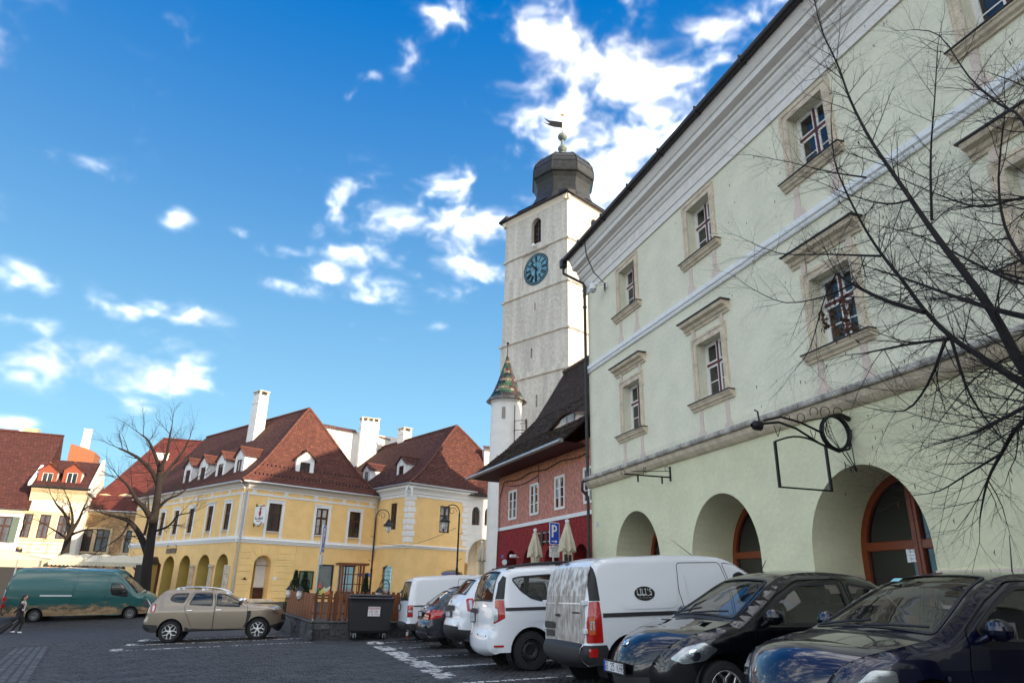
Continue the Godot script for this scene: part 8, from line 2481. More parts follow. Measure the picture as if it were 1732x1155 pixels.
# ---------------------------------------------------------------- street furniture
func build_street():
	# the block behind the pink house, out of sight, placed and sized to keep the yellow walls in shade
	var bh = thing("unseen_shade_house", "plain gabled house out of view behind the pink and green houses, placed to shade the yellow walls", "house", Vector3(13.5, 0, -35.0))
	var fb = face(Vector3(6.6, 0, -31.5), Vector3(0.3024, 0, 0.9532))
	var mb = MB.new()
	mb.box(Vector3(-5, -1, -14), Vector3(4.5, 17.5, 0)); part(bh, "wall", mb, M.cream, fb, true)
	mb = MB.new(); mb.prism(pv([0.4, 17.5, -7, 22.5, -14.4, 17.5]), -4.6, 5.1, ALONG); part(bh, "roof", mb, M.roof_base, fb, true)
	fence_yard()
	waste_bin("waste_container", "black wheeled waste container with a white notice beside the fence", stall(-24.02, 3.0), STALL_U, true)
	waste_bin("waste_container", "black wheeled waste container half hidden behind the fence by the wall", stall(-34.0, 4.9), STALL_U, false)
	# the parking sign seen edge-on
	var p = on_ground(-6.29, -24.14)
	var o = thing("sign_post", "grey post with a blue parking sign seen almost edge-on", "road sign", p)
	mb = MB.new(); mb.tube([Vector3.ZERO, Vector3(0.0, 3.62, 0)], [0.035, 0.035], 10); part(o, "post", mb, M.zinc)
	var t = face(Vector3(0, 0, 0), azv(-4)); t.origin = t.basis.z * 0.05
	sign_plate(o, t, 0.6, 2.72, 0.9, true)
	mb = MB.new(); mb.box(Vector3(-0.2, 2.33, 0.0), Vector3(0.2, 2.66, 0.02)); part(o, "sub_plate", mb, M.sign_white, t)
	# the parking sign in front of the crimson wall
	p = at(936, 960, 23.0); p = on_ground(p.x, p.z)
	o = thing("sign_post", "post with a blue P sign and white notice plate before the crimson wall", "road sign", p)
	mb = MB.new(); mb.tube([Vector3.ZERO, Vector3(0, 3.4, 0)], [0.03, 0.03], 10); part(o, "post", mb, M.zinc)
	t = face(Vector3.ZERO, azv(52)); t.origin = t.basis.z * 0.045
	sign_plate(o, t, 0.42, 2.72, 0.70, false)
	mb = MB.new(); mb.box(Vector3(-0.21, 2.34, 0), Vector3(0.21, 2.68, 0.015)); var sp = part(o, "sub_plate", mb, M.sign_white, t)
	mb = MB.new(); mb.quv(Vector3(-0.19, 2.36, 0.018), Vector3(0.19, 2.36, 0.018), Vector3(0.19, 2.66, 0.018), Vector3(-0.19, 2.66, 0.018)); part(sp, "lettering", mb, mat("notice lettering", Color(1, 1, 1), 0.5, {"tex": text_tex("REZERVAT\n20-08\n--------\n-- ----", Color(0.75, 0.75, 0.75), Color(0.03, 0.03, 0.03), 96, 72, 0), "uv": true}))
	# closed parasols
	for q in [[905, 25.0, 3.42, "closed beige parasol nearest the pink house's left window", 0.0], [960, 22.0, 3.42, "closed beige parasol with dark lettering right of the P sign", 1.0], [814, 41.0, 3.95, "closed beige parasol in front of the vaulted passage", 0.0]]:
		p = at(q[0], 960, q[1]); p = on_ground(p.x, p.z)
		parasol(p, q[2], q[3], q[4] > 0)
	# street lamps
	street_lamp(at(625, 1000, 41), azv(100), "black street lamp by the joint of the two yellow houses")
	street_lamp(at(771, 1000, 37.5), azv(-80), "black street lamp in front of the quoined yellow wing")
	# wire between lamp and wall
	o = thing("overhead_wire", "thin sagging wire from the street lamp to the yellow wall", "wire", at(771, 900, 37.5))
	var a = at(771, 893, 37.5); var b = Vector3(-9.6, 4.6, -53.4)
	var pts = []
	for i in 13: pts.push_back(a.lerp(b, i / 12.0) - o.position + Vector3.DOWN * 0.5 * sin(PI * i / 12.0))
	mb = MB.new(); iron(mb, pts, 0.012, 4); part(o, "wire", mb, M.black)
	# little kerb marker by the white van
	p = at(688, 1079, 24.3); p = on_ground(p.x, p.z)
	o = thing("kerb_marker", "short white marker post with a red foot beside the white panel van", "bollard", p)
	mb = MB.new(); mb.box(Vector3(-0.04, 0.08, -0.04), Vector3(0.04, 0.26, 0.04), ID3, 0.01); part(o, "post", mb, M.sign_white)
	mb = MB.new(); mb.box(Vector3(-0.042, 0, -0.042), Vector3(0.042, 0.08, 0.042)); part(o, "red_foot", mb, mat("red marker paint", Color(0.4, 0.03, 0.02), 0.6))
func sign_plate(o, t, w, y, h, arrow_down):
	var mb = MB.new(); mb.prism(smooth_poly(rc(-w / 2, y, w / 2, y + h), 0.04), 0, 0.012); var p = part(o, "sign_plate", mb, M.sign_white, t)
	mb = MB.new(); mb.prism(smooth_poly(rc(-w / 2 + 0.02, y + 0.02, w / 2 - 0.02, y + h - 0.02), 0.035), 0.012, 0.015); part(p, "blue_field", mb, M.sign_blue)
	var s = h / 0.9; var cx = -0.02; var cy = y + h * 0.42
	mb = MB.new()
	mb.prism(pv([cx - 0.13 * s, cy - 0.08 * s, cx - 0.04 * s, cy - 0.08 * s, cx - 0.04 * s, cy + 0.14 * s, cx + 0.06 * s, cy + 0.14 * s, cx + 0.14 * s, cy + 0.19 * s, cx + 0.16 * s, cy + 0.28 * s, cx + 0.13 * s, cy + 0.37 * s, cx + 0.05 * s, cy + 0.42 * s, cx - 0.13 * s, cy + 0.42 * s]), 0.015, 0.018)
	part(p, "letter", mb, M.sign_white)
	mb = MB.new(); mb.prism(pv([cx - 0.03 * s, cy + 0.21 * s, cx + 0.05 * s, cy + 0.21 * s, cx + 0.08 * s, cy + 0.28 * s, cx + 0.05 * s, cy + 0.35 * s, cx - 0.03 * s, cy + 0.35 * s]), 0.018, 0.020); part(p, "letter_counter", mb, M.sign_blue)
	mb = MB.new(); var ay = y + h * 0.15
	mb.prism(pv([-0.16 * s, ay - 0.015, 0.04 * s, ay - 0.015, 0.04 * s, ay - 0.05, 0.17 * s, ay, 0.04 * s, ay + 0.05, 0.04 * s, ay + 0.015, -0.16 * s, ay + 0.015]), 0.015, 0.018); part(p, "arrow", mb, M.sign_white)
func parasol(p, h, label, dark):
	var o = thing("closed_parasol", label, "parasol", p, "closed parasols")
	var mb = MB.new(); mb.tube([Vector3.ZERO, Vector3(0, h - 0.05, 0)], [0.03, 0.03], 8); mb.lathe([Vector2(0.28, 0), Vector2(0.28, 0.06), Vector2(0.05, 0.1)], 12); part(o, "pole", mb, M.zinc)
	mb = MB.new()
	var n = 48; var rows = []
	var pr = [[0.16, 0.9], [0.17, 1.2], [0.15, 1.7], [0.13, 2.1], [0.12, 2.45], [0.22, 2.5], [0.19, 2.75], [0.11, 3.1], [0.05, 3.32], [0.02, 3.38]]
	for q in pr:
		var ring = []
		for k in n + 1:
			var a = TAU * k / n
			var r = q[0] * (1 + 0.28 * sin(a * 8 + q[1] * 2.2) * (1.0 if q[1] < 3.0 else 0.3) + 0.1 * sin(a * 3 + q[1] * 4))
			ring.push_back(Vector3(cos(a) * r, q[1] * h / 3.42 + (0.08 * sin(a * 5) if q[1] == 2.5 or q[1] == 0.9 else 0.0), -sin(a) * r))
		rows.push_back(ring)
	for i in rows.size() - 1:
		for k in n: mb.quad(rows[i][k], rows[i][k + 1], rows[i + 1][k + 1], rows[i + 1][k])
	part(o, "canvas", mb, M.canvas)
	mb = MB.new(); mb.lathe([Vector2(0.06, h - 0.1), Vector2(0.07, h - 0.03), Vector2(0.0, h)], 10); part(o, "cap", mb, M.sign_white)
	if dark:
		mb = MB.new()
		var v = -Vector3(p.x, 0, p.z).normalized()
		for q in [[-0.25, 1.75, 0.62, 0.05], [0.45, 1.85, 0.5, 0.045], [-0.35, 1.35, 0.12, 0.07], [0.3, 1.4, 0.16, 0.05]]:
			var dv = v.rotated(Vector3.UP, q[0]); var tf = face(dv * 0.205, Vector3.UP.cross(dv))
			mb.box(Vector3(-q[3], q[1], -0.03), Vector3(q[3], q[1] + q[2], 0.0), tf, 0.01)
		part(o, "printed_lettering", mb, mat("dark brown print", Color(0.03, 0.018, 0.014), 0.9)).set_meta("kind", "stuff")
func street_lamp(q, side, label):
	var p = on_ground(q.x, q.z)
	var o = thing("street_lamp", label, "street lamp", p, "black street lamps")
	var mb = MB.new()
	mb.lathe([Vector2(0.16, 0), Vector2(0.16, 0.1), Vector2(0.10, 0.2), Vector2(0.09, 0.9), Vector2(0.12, 0.95), Vector2(0.06, 1.1), Vector2(0.055, 2.4), Vector2(0.075, 2.45), Vector2(0.05, 2.55), Vector2(0.04, 5.3)], 10)
	part(o, "post", mb, M.black_iron)
	mb = MB.new()
	iron(mb, [Vector3(0, 5.2, 0)] + curl(Vector3(0, 5.35, 0) + side * 0.42, side, Vector3.UP, 0.42, 0.36, PI, 0.0, 14) + [Vector3(0, 5.2, 0) + side * 0.78], 0.03)
	iron(mb, curl(Vector3(0, 5.4, 0) + side * 0.38, side, Vector3.UP, 0.22, 0.05, PI, -PI * 1.4, 16), 0.015, 5)
	for y in [2.9, 4.2]: iron(mb, [Vector3(0, y, 0), Vector3(0, y + 0.1, 0) - side * 0.25], 0.012, 4)
	part(o, "arm", mb, M.black_iron)
	var T = Transform3D(Basis.IDENTITY, Vector3(0, 0, 0) + side * 0.78)
	mb = MB.new(); mb.lathe([Vector2(0.30, 4.82), Vector2(0.28, 4.9), Vector2(0.15, 5.02), Vector2(0.08, 5.18), Vector2(0.03, 5.22)], 12, T); mb.lathe([Vector2(0.1, 4.83), Vector2(0.30, 4.82)], 12, T); part(o, "lantern_hood", mb, M.black_iron)
	mb = MB.new(); mb.lathe([Vector2(0.0, 4.46), Vector2(0.09, 4.5), Vector2(0.15, 4.62), Vector2(0.16, 4.82)], 12, T); part(o, "lantern_glass", mb, M.lamp_glass)
	mb = MB.new(); mb.box(Vector3(-0.75, 2.1, 0.02), Vector3(-0.06, 2.28, 0.05), face(Vector3.ZERO, azv(86))); part(o, "name_plate", mb, mats["blue enamel plate"])
func waste_bin(called, label, p, front: Vector3, notice):
	var o = thing(called, label, "bin", p)
	var t = face(Vector3.ZERO, Vector3.UP.cross(front))
	var mb = MB.new()
	var c = []
	for q in [[0.56, 0.42, 0.22], [0.60, 0.46, 0.30], [0.66, 0.52, 1.12], [0.68, 0.54, 1.2]]: c.push_back([Vector3(-q[0], q[2], q[1]), Vector3(q[0], q[2], q[1]), Vector3(q[0], q[2], -q[1]), Vector3(-q[0], q[2], -q[1])])
	for i in 3:
		for k in 4: mb.quad(c[i][k], c[i][(k + 1) % 4], c[i + 1][(k + 1) % 4], c[i + 1][k])
	mb.quad(c[0][3], c[0][2], c[0][1], c[0][0])
	for x in [-0.62, 0.62]: mb.box(Vector3(x - 0.05, 0.95, -0.12), Vector3(x + 0.1, 1.1, 0.12), ID3, 0.03)
	part(o, "tub", mb, M.bin, t)
	mb = MB.new()
	mb.box(Vector3(-0.70, 1.2, -0.56), Vector3(0.70, 1.28, 0.57), ID3, 0.03)
	mb.box(Vector3(-0.66, 1.27, -0.54), Vector3(0.66, 1.36, 0.2), ID3, 0.05)
	for x in [-0.35, 0.0, 0.35]: mb.box(Vector3(x - 0.1, 1.3, 0.12), Vector3(x + 0.1, 1.345, 0.5), ID3, 0.02)
	part(o, "lid", mb, M.bin, t)
	for x in [-0.46, 0.46]:
		for z in [-0.34, 0.34]:
			mb = MB.new(); mb.lathe([Vector2(0, -0.025), Vector2(0.1, -0.02), Vector2(0.1, 0.02), Vector2(0, 0.025)], 14, Transform3D(Basis(Vector3(0, 0, 1), PI / 2), Vector3(x, 0.1, z)))
			var w = part(o, "castor", mb, M.tyre, t)
			mb = MB.new(); mb.box(Vector3(x - 0.05, 0.1, z - 0.03), Vector3(x + 0.05, 0.24, z + 0.03)); part(w, "castor_fork", mb, M.zinc)
	if notice:
		mb = MB.new(); mb.quv(Vector3(-0.12, 0.72, 0.53), Vector3(0.26, 0.72, 0.53), Vector3(0.26, 1.0, 0.555), Vector3(-0.12, 1.0, 0.555))
		part(o, "notice", mb, mat("bin notice", Color(1, 1, 1), 0.6, {"tex": text_tex("PERSOANE\nLA LOC\n- A ---", Color(0.78, 0.76, 0.76), Color(0.4, 0.08, 0.08), 96, 64, 0), "uv": true}), t)
func fence_yard():
	var a0 = -24.62; var b0 = 1.23; var b1 = 5.4; var a1 = -31.6
	var o = thing("fence_yard_wall", "low rubble stone wall under the wooden terrace fence", "wall", stall(a0, b0))
	M.bin = mat("black bin plastic", Color(0.016, 0.017, 0.02), 0.5, {"bump": tex["bump_plaster"], "scale": 3.0, "bscale": 0.2})
	var mort = mat("grey mortar", L(98, 96, 94), 0.95, {"tex": tex["dirt"], "scale": 1.5})
	var stn = []
	for i in 4: stn.push_back(mat("rubble stone tone %d" % i, Color(0.10, 0.10, 0.105) * [0.7, 1.0, 1.35, 0.85][i], 0.9, {"tex": tex["dirt"], "bump": tex["bump_coarse"], "scale": 2.0, "bscale": 0.9}))
	var top = stall(a0, b0).y + 0.60
	rng.seed = 19
	for w in 2:
		var s = stall(a0, b0); var e = stall(a0, b1) if w == 0 else stall(-32.4, 0.45)
		var d = (e - s); d.y = 0
		var ln = d.length()
		var f = face(Vector3(s.x, 0, s.z), d) if w == 0 else face(Vector3(e.x, 0, e.z), -d)
		var mb = MB.new(); mb.box(Vector3(0.0, top - 1.6, -0.32), Vector3(ln if w == 0 else ln - 0.33, top - 0.06, -0.02)); part(o, "core", mb, mort, f, true)
		var x = 0.0
		while x < ln:
			var ww = rng.randf_range(0.32, 0.62)
			var y = top - 0.95
			while y < top - 0.08:
				var hh = minf(rng.randf_range(0.18, 0.34), top - 0.06 - y)
				mb = MB.new()
				var poly = PackedVector2Array()
				for q in [[0, 0], [0.5, -0.08], [1, 0], [1.03, 0.5], [1, 1], [0.5, 1.06], [0, 1], [-0.03, 0.5]]: poly.push_back(Vector2(x + q[0] * (ww - 0.04) + rng.randf_range(-0.03, 0.03), minf(y + q[1] * (hh - 0.03) + rng.randf_range(-0.02, 0.02), top - 0.065)))
				mb.prism(poly, -0.05, rng.randf_range(0.0, 0.025)); part(o, "stone", mb, stn[rng.randi() % 4], f, true)
				y += hh
			x += ww
		mb = MB.new(); mb.box(Vector3(-0.03, top - 0.06, -0.36), Vector3(ln + 0.02, top, 0.03) if w == 0 else Vector3(ln - 0.34, top, 0.03), ID3, 0.02); part(o, "coping", mb, mort, f, true)
		# the fence on it
		var fo = thing("slat_fence", ["open fence of orange brown upright slats behind the waste container", "closed panel of narrow brown boards on the low wall beside the beige SUV"][w], "fence", stall(a0, b0))
		var pitch = 0.20 if w == 0 else 0.235
		var n = int(ln / pitch)
		var bm = MB.new(); bm.prism(pv([-0.055, 0.06, 0.055, 0.06, 0.055, 0.82, 0.0, 0.86, -0.055, 0.82]) if w == 0 else rc(-0.115, 0.02, 0.115, 0.84), -0.02, 0.01)
		var bmm = bm.mesh()
		for i in n:
			part(fo, "slat" if w == 0 else "board", bmm, M.slat if (i + w) % 3 else M.slat2, f * Transform3D(Basis(Vector3(0, 0, 1), rng.randf_range(-0.02, 0.02)), Vector3(0.1 + i * pitch, top + rng.randf_range(-0.015, 0.015), -0.12)), true)
		for y in [0.2, 0.66]:
			mb = MB.new(); mb.box(Vector3(0, top + y, -0.19), Vector3(ln, top + y + 0.06, -0.145)); part(fo, "rail", mb, M.slat2, f, true)
	# row of slats on the far side of the yard
	var fo = thing("slat_fence", "short far fence row of brown slats seen through the nearer one", "fence", stall(-29.0, 2.2))
	var ff = face(Vector3(stall(-29.0, 2.0).x, 0, stall(-29.0, 2.0).z), STALL_H)
	var bm = MB.new(); bm.prism(rc(-0.06, -0.4, 0.06, 1.25), -0.02, 0.01)
	for i in 17: part(fo, "slat", bm.mesh() if i == 0 else fo.get_child(0).mesh, M.slat2, ff * Transform3D(Basis.IDENTITY, Vector3(0.1 + i * 0.2, top - 0.35, 0)), true)
	# lanterns on the fence
	for q in [[-31.8, 0.9, "small black scrolled lantern at the far end of the board fence"], [-28.0, 1.2, "small black scrolled lantern beside the clipped conifers"], [-24.9, 3.7, "small black scrolled lantern right behind the waste container"], [-24.9, 4.55, "small black scrolled lantern next to the white panel van"]]:
		var p = stall(q[0], q[1]); p.y = top
		var l = thing("fence_lantern", q[2], "lantern", p, "lanterns on the terrace fence")
		var mb = MB.new()
		iron(mb, [Vector3(0, 0, 0), Vector3(0, 1.15, 0)] + curl(STALL_H * -0.16 + Vector3(0, 1.15, 0), STALL_H, Vector3.UP, 0.16, 0.16, 0, PI, 8) + [STALL_H * -0.32 + Vector3(0, 1.05, 0)], 0.02)
		iron(mb, curl(STALL_H * -0.12 + Vector3(0, 1.1, 0), STALL_H, Vector3.UP, 0.11, 0.03, 0.4, 5.5, 10), 0.01, 4)
		part(l, "stem", mb, M.black_iron)
		mb = MB.new(); var T = Transform3D(Basis.IDENTITY, STALL_H * -0.32)
		mb.lathe([Vector2(0.17, 0.9), Vector2(0.12, 0.96), Vector2(0.04, 1.06)], 8, T); mb.lathe([Vector2(0.03, 0.56), Vector2(0.07, 0.6)], 8, T); part(l, "hood", mb, M.black_iron)
		mb = MB.new(); mb.lathe([Vector2(0.06, 0.6), Vector2(0.12, 0.72), Vector2(0.10, 0.9)], 8, T); part(l, "glass", mb, M.lamp_glass)
	# clipped conifers
	for q in [[497, 35.0, 2.35, 0.5, "dark slim conifer at the board fence"], [513, 32.0, 2.2, 0.45, "dark slim conifer with a yellowish tip beside the pale post"], [617, 33.0, 2.1, 0.3, "small narrow conifer behind the waste container"]]:
		var p = at(q[0], 1000, q[1]); p = on_ground(p.x, p.z)
		var c = thing("conifer", q[4], "shrub", p, "conifers in the terrace yard")
		var mb = MB.new(); mb.tube([Vector3.ZERO, Vector3(0, q[2] * 0.8, 0)], [0.05, 0.02], 6); part(c, "trunk", mb, M.bark)
		mb = MB.new()
		for i in 2600:
			var y = pow(rng.randf(), 0.8); var r = q[3] * pow(1 - y, 0.7) * (0.55 + 0.45 * sin(y * 3.0 + 0.4)) * rng.randf_range(0.55, 1.08) + 0.02
			var a = rng.randf() * TAU
			var pp = Vector3(cos(a) * r, 0.1 + y * q[2], sin(a) * r)
			var dr = Vector3(cos(a) * 0.5, 1.0, sin(a) * 0.5).rotated(Vector3(0, 1, 0), rng.randf_range(-0.6, 0.6)).normalized() * rng.randf_range(0.06, 0.13)
			var sd = dr.cross(Vector3(rng.randf() - 0.5, rng.randf() - 0.5, rng.randf() - 0.5)).normalized() * 0.022
			var g = rng.randf_range(0.6, 1.4)
			mb.col = Color(0.020 * g, 0.042 * g, 0.014 * g)
			mb.tri(pp - sd, pp + sd, pp + dr)
		part(c, "crown", mb, M.conifer).set_meta("kind", "stuff")
	# timber door frame of the terrace
	var pg = thing("pergola_gate", "timber lattice gateway in front of the glazed shop door", "gate", at(590, 1000, 36) * Vector3(1, 0, 1))
	var g0 = face(at(576, 1000, 36) * Vector3(1, 0, 1), azv(70))
	var gy = gh(g0.origin.x, g0.origin.z)
	for q in [[0.0, 0.0], [1.0, 0.0], [0.0, -1.0], [1.0, -1.0]]:
		var mb = MB.new(); mb.box(Vector3(q[0] - 0.05, gy, q[1] - 0.05), Vector3(q[0] + 0.05, gy + 2.75, q[1] + 0.05), ID3, 0.01); part(pg, "post", mb, M.slat, g0, true)
	for i in 4:
		var mb = MB.new(); mb.box(Vector3(-0.25, gy + 2.75, -1.1 + i * 0.38), Vector3(1.25, gy + 2.85, -1.04 + i * 0.38)); part(pg, "beam", mb, M.slat, g0, true)
	for i in 5:
		var mb = MB.new(); mb.box(Vector3(0.05, gy + 0.5 + i * 0.45, -0.02), Vector3(0.95, gy + 0.54 + i * 0.45, 0.02)); part(pg, "lattice_bar", mb, M.slat2, g0, true)
	for i in 3:
		var mb = MB.new(); mb.box(Vector3(0.24 + i * 0.24, gy + 0.4, 0.021), Vector3(0.28 + i * 0.24, gy + 2.7, 0.05)); part(pg, "lattice_bar", mb, M.slat2, g0, true)
# ---------------------------------------------------------------- restaurant terraces on the left
func build_terrace():
	# long canopy in front of the ochre house
	var A = at(78, 962, 55); var B = at(243, 948, 53)
	var o = thing("terrace_canopy", "long cream canvas canopy on timber posts in front of the ochre house", "canopy", on_ground(A.x, A.z))
	var d = (B - A); d.y = 0
	var f = face(Vector3(A.x, 0, A.z), d)
	var ln = d.length()
	var y0 = 2.6; var g = gh(A.x, A.z)
	var mb = MB.new()
	var n = 24
	for i in n:
		for q in [[0.0, 0.0, -1.9, 0.5], [-1.9, 0.5, -3.8, 0.0]]:
			var x0 = ln * i / n; var x1 = ln * (i + 1) / n
			var s0 = 0.05 * sin(i * 1.3); var s1 = 0.05 * sin((i + 1) * 1.3)
			mb.quad(Vector3(x0, y0 + q[1] + (s0 if q[1] > 0 else 0.0), q[0]), Vector3(x1, y0 + q[1] + (s1 if q[1] > 0 else 0.0), q[0]), Vector3(x1, y0 + q[3] + (s1 if q[3] > 0 else 0.0), q[2]), Vector3(x0, y0 + q[3] + (s0 if q[3] > 0 else 0.0), q[2]))
		var m = 4
		for k in m:
			var x0 = ln * (i + k / float(m)) / n; var x1 = ln * (i + (k + 1) / float(m)) / n
			var v0 = 0.22 + 0.06 * absf(sin(PI * (k) / m)); var v1 = 0.22 + 0.06 * absf(sin(PI * (k + 1) / m))
			mb.quad(Vector3(x0, y0 - v0, 0.02), Vector3(x1, y0 - v1, 0.02), Vector3(x1, y0, 0.0), Vector3(x0, y0, 0.0))
	part(o, "canvas", mb, M.canvas_white, f, true)
	var k = int(ln / 2.6)
	for i in k + 1:
		var x = 0.1 + (ln - 0.2) * i / k
		for z in [-0.1, -3.7]:
			mb = MB.new(); mb.box(Vector3(x - 0.08, g - 0.5, z - 0.08), Vector3(x + 0.08, y0, z + 0.08), ID3, 0.01); part(o, "post", mb, M.timber, f, true)
		for s in [-1, 1]:
			mb = MB.new(); mb.tube([Vector3(x, y0 - 0.8, -0.1), Vector3(clampf(x + s * 0.7, 0, ln), y0 - 0.05, -0.1)], [0.06, 0.06], 4); part(o, "brace", mb, M.timber, f, true)
	mb = MB.new(); mb.box(Vector3(0, y0 - 0.14, -0.16), Vector3(ln, y0 - 0.02, -0.04)); part(o, "beam", mb, M.timber, f, true)
	for i in k:
		var x = 0.2 + (ln - 0.2) * i / k
		for y in [0.25, 0.6, 0.95]:
			if i == k - 2 and y > 0.3: continue
			mb = MB.new(); mb.box(Vector3(x, g + y, -0.12), Vector3(x + (ln - 0.2) / k - 0.18, g + y + 0.2, -0.06)); part(o, "parapet_board", mb, M.timber, f, true)
	# pavilion tent at the picture's edge
	var P = at(10, 960, 58)
	o = thing("terrace_tent", "cream canvas tent roof with dark side screens at the picture's edge", "canopy", on_ground(P.x, P.z))
	f = face(at(-90, 962, 58) * Vector3(1, 0, 1), azv(86))
	var w = hit(f, 64, 960).x
	mb = MB.new()
	var C = Vector3(w - 4.2, 3.45, -1.6)
	var cs = [Vector3(0, 2.6, 0), Vector3(w, 2.6, 0), Vector3(w, 2.6, -3.2), Vector3(0, 2.6, -3.2)]
	for i in 4:
		mb.tri(cs[i], cs[(i + 1) % 4], C); mb.quad(cs[i] + Vector3.DOWN * 0.45, cs[(i + 1) % 4] + Vector3.DOWN * 0.45, cs[(i + 1) % 4], cs[i])
	part(o, "canvas", mb, M.canvas_white, f, true)
	for i in 4:
		mb = MB.new(); mb.box(Vector3(w * i / 4.0 + 0.06, -0.6, -0.06), Vector3(w * (i + 1) / 4.0 - 0.06, 2.2, -0.03)); part(o, "side_screen", mb, mat("dark screen fabric", Color(0.035, 0.034, 0.034), 0.7), f, true)
		mb = MB.new(); mb.box(Vector3(w * (i + 1) / 4.0 - 0.05, -0.6, -0.1), Vector3(w * (i + 1) / 4.0 + 0.05, 2.6, 0.0)); part(o, "post", mb, M.zinc, f, true)
	# notice boards by the terrace entrance
	for q in [[232, 52.5, 1.25, "tall black framed menu board leaning beside the tree"], [100, 54.0, 1.0, "white price board under the canopy"]]:
		var p = at(q[0], 1000, q[1]); p = on_ground(p.x, p.z)
		var b = thing("menu_board", q[3], "sign", p)
		var bf = face(Vector3.ZERO, azv(85))
		mb = MB.new(); fr(mb, -0.4, 0.3, 0.4, 0.3 + 1.5 * q[2], 0.06, -0.03, 0.03); mb.box(Vector3(-0.05, 0, -0.05), Vector3(0.05, 0.3, 0)); part(b, "frame", mb, M.black, bf)
		mb = MB.new(); mb.box(Vector3(-0.34, 0.36, -0.01), Vector3(0.34, 0.24 + 1.5 * q[2], 0.01)); part(b, "sheet", mb, M.paper if q[2] < 1.1 else M.dark_metal, bf)
# ---------------------------------------------------------------- people
func flesh(caps: Array, cell: float, color: Callable) -> MB:     # tapered capsules joined softly, meshed as surface nets
	var lo = Vector3.ONE * 1e9; var hi = -lo
	for c in caps:
		for i in 2:
			lo = lo.min(c[i] - Vector3.ONE * (c[2] + c[3] + cell * 2)); hi = hi.max(c[i] + Vector3.ONE * (c[2] + c[3] + cell * 2))
	var n = Vector3i(((hi - lo) / cell).ceil())
	var f = PackedFloat32Array(); f.resize((n.x + 1) * (n.y + 1) * (n.z + 1)); f.fill(1.0)
	var id = func(x, y, z): return (x * (n.y + 1) + y) * (n.z + 1) + z
	for c in caps:
		var a: Vector3 = c[0]; var ab: Vector3 = c[1] - c[0]; var l2 = maxf(ab.length_squared(), 1e-8)
		var R = Vector3.ONE * (maxf(c[2], c[3]) + 0.06)
		var p0 = Vector3i(((a.min(c[1]) - R - lo) / cell).floor()).clamp(Vector3i.ZERO, n); var p1 = Vector3i(((a.max(c[1]) + R - lo) / cell).ceil()).clamp(Vector3i.ZERO, n)
		for x in range(p0.x, p1.x + 1):
			for y in range(p0.y, p1.y + 1):
				for z in range(p0.z, p1.z + 1):
					var p = lo + Vector3(x, y, z) * cell
					var t = clampf((p - a).dot(ab) / l2, 0, 1)
					var d = (a + ab * t - p).length() - lerpf(c[2], c[3], t)
					var i = id.call(x, y, z)
					var h = clampf(0.5 + 0.5 * (f[i] - d) / 0.03, 0, 1)
					f[i] = lerpf(f[i], d, h) - 0.03 * h * (1 - h)
	var grad = func(p):
		var q = Vector3i(((p - lo) / cell).round()).clamp(Vector3i.ONE, n - Vector3i.ONE)
		return Vector3(f[id.call(q.x + 1, q.y, q.z)] - f[id.call(q.x - 1, q.y, q.z)], f[id.call(q.x, q.y + 1, q.z)] - f[id.call(q.x, q.y - 1, q.z)], f[id.call(q.x, q.y, q.z + 1)] - f[id.call(q.x, q.y, q.z - 1)]).normalized()
	var vs = {}
	for x in n.x:
		for y in n.y:
			for z in n.z:
				var s = Vector3.ZERO; var k = 0; var inside = 0
				var v = []
				for i in 8: v.push_back(f[id.call(x + (i & 1), y + ((i >> 1) & 1), z + (i >> 2))]); inside += 1 if v[i] < 0 else 0
				if inside == 0 or inside == 8: continue
				for e in [[0, 1], [2, 3], [4, 5], [6, 7], [0, 2], [1, 3], [4, 6], [5, 7], [0, 4], [1, 5], [2, 6], [3, 7]]:
					if (v[e[0]] < 0) != (v[e[1]] < 0):
						var t = v[e[0]] / (v[e[0]] - v[e[1]])
						var A = Vector3(e[0] & 1, (e[0] >> 1) & 1, e[0] >> 2); var B = Vector3(e[1] & 1, (e[1] >> 1) & 1, e[1] >> 2)
						s += A.lerp(B, t); k += 1
				vs[Vector3i(x, y, z)] = lo + (Vector3(x, y, z) + s / k) * cell
	var mb = MB.new()
	for c in vs:
		for ax in 3:
			var e = Vector3i.ZERO; e[ax] = 1
			var b = Vector3i.ZERO; b[(ax + 1) % 3] = 1
			var d = Vector3i.ZERO; d[(ax + 2) % 3] = 1
			var f0 = f[id.call(c.x, c.y, c.z)]; var c1 = c + e; var f1 = f[id.call(c1.x, c1.y, c1.z)]
			if (f0 < 0) == (f1 < 0) or not (vs.has(c - b) and vs.has(c - d) and vs.has(c - b - d)): continue
			var q = [vs[c], vs[c - b], vs[c - b - d], vs[c - d]]
			if f0 >= 0: q.reverse()
			mb.col = color.call((q[0] + q[2]) / 2)
			var m = q.map(func(w): return grad.call(w))
			mb.tri(q[0], q[1], q[2], m[0], m[1], m[2]); mb.tri(q[0], q[2], q[3], m[0], m[2], m[3])
	return mb
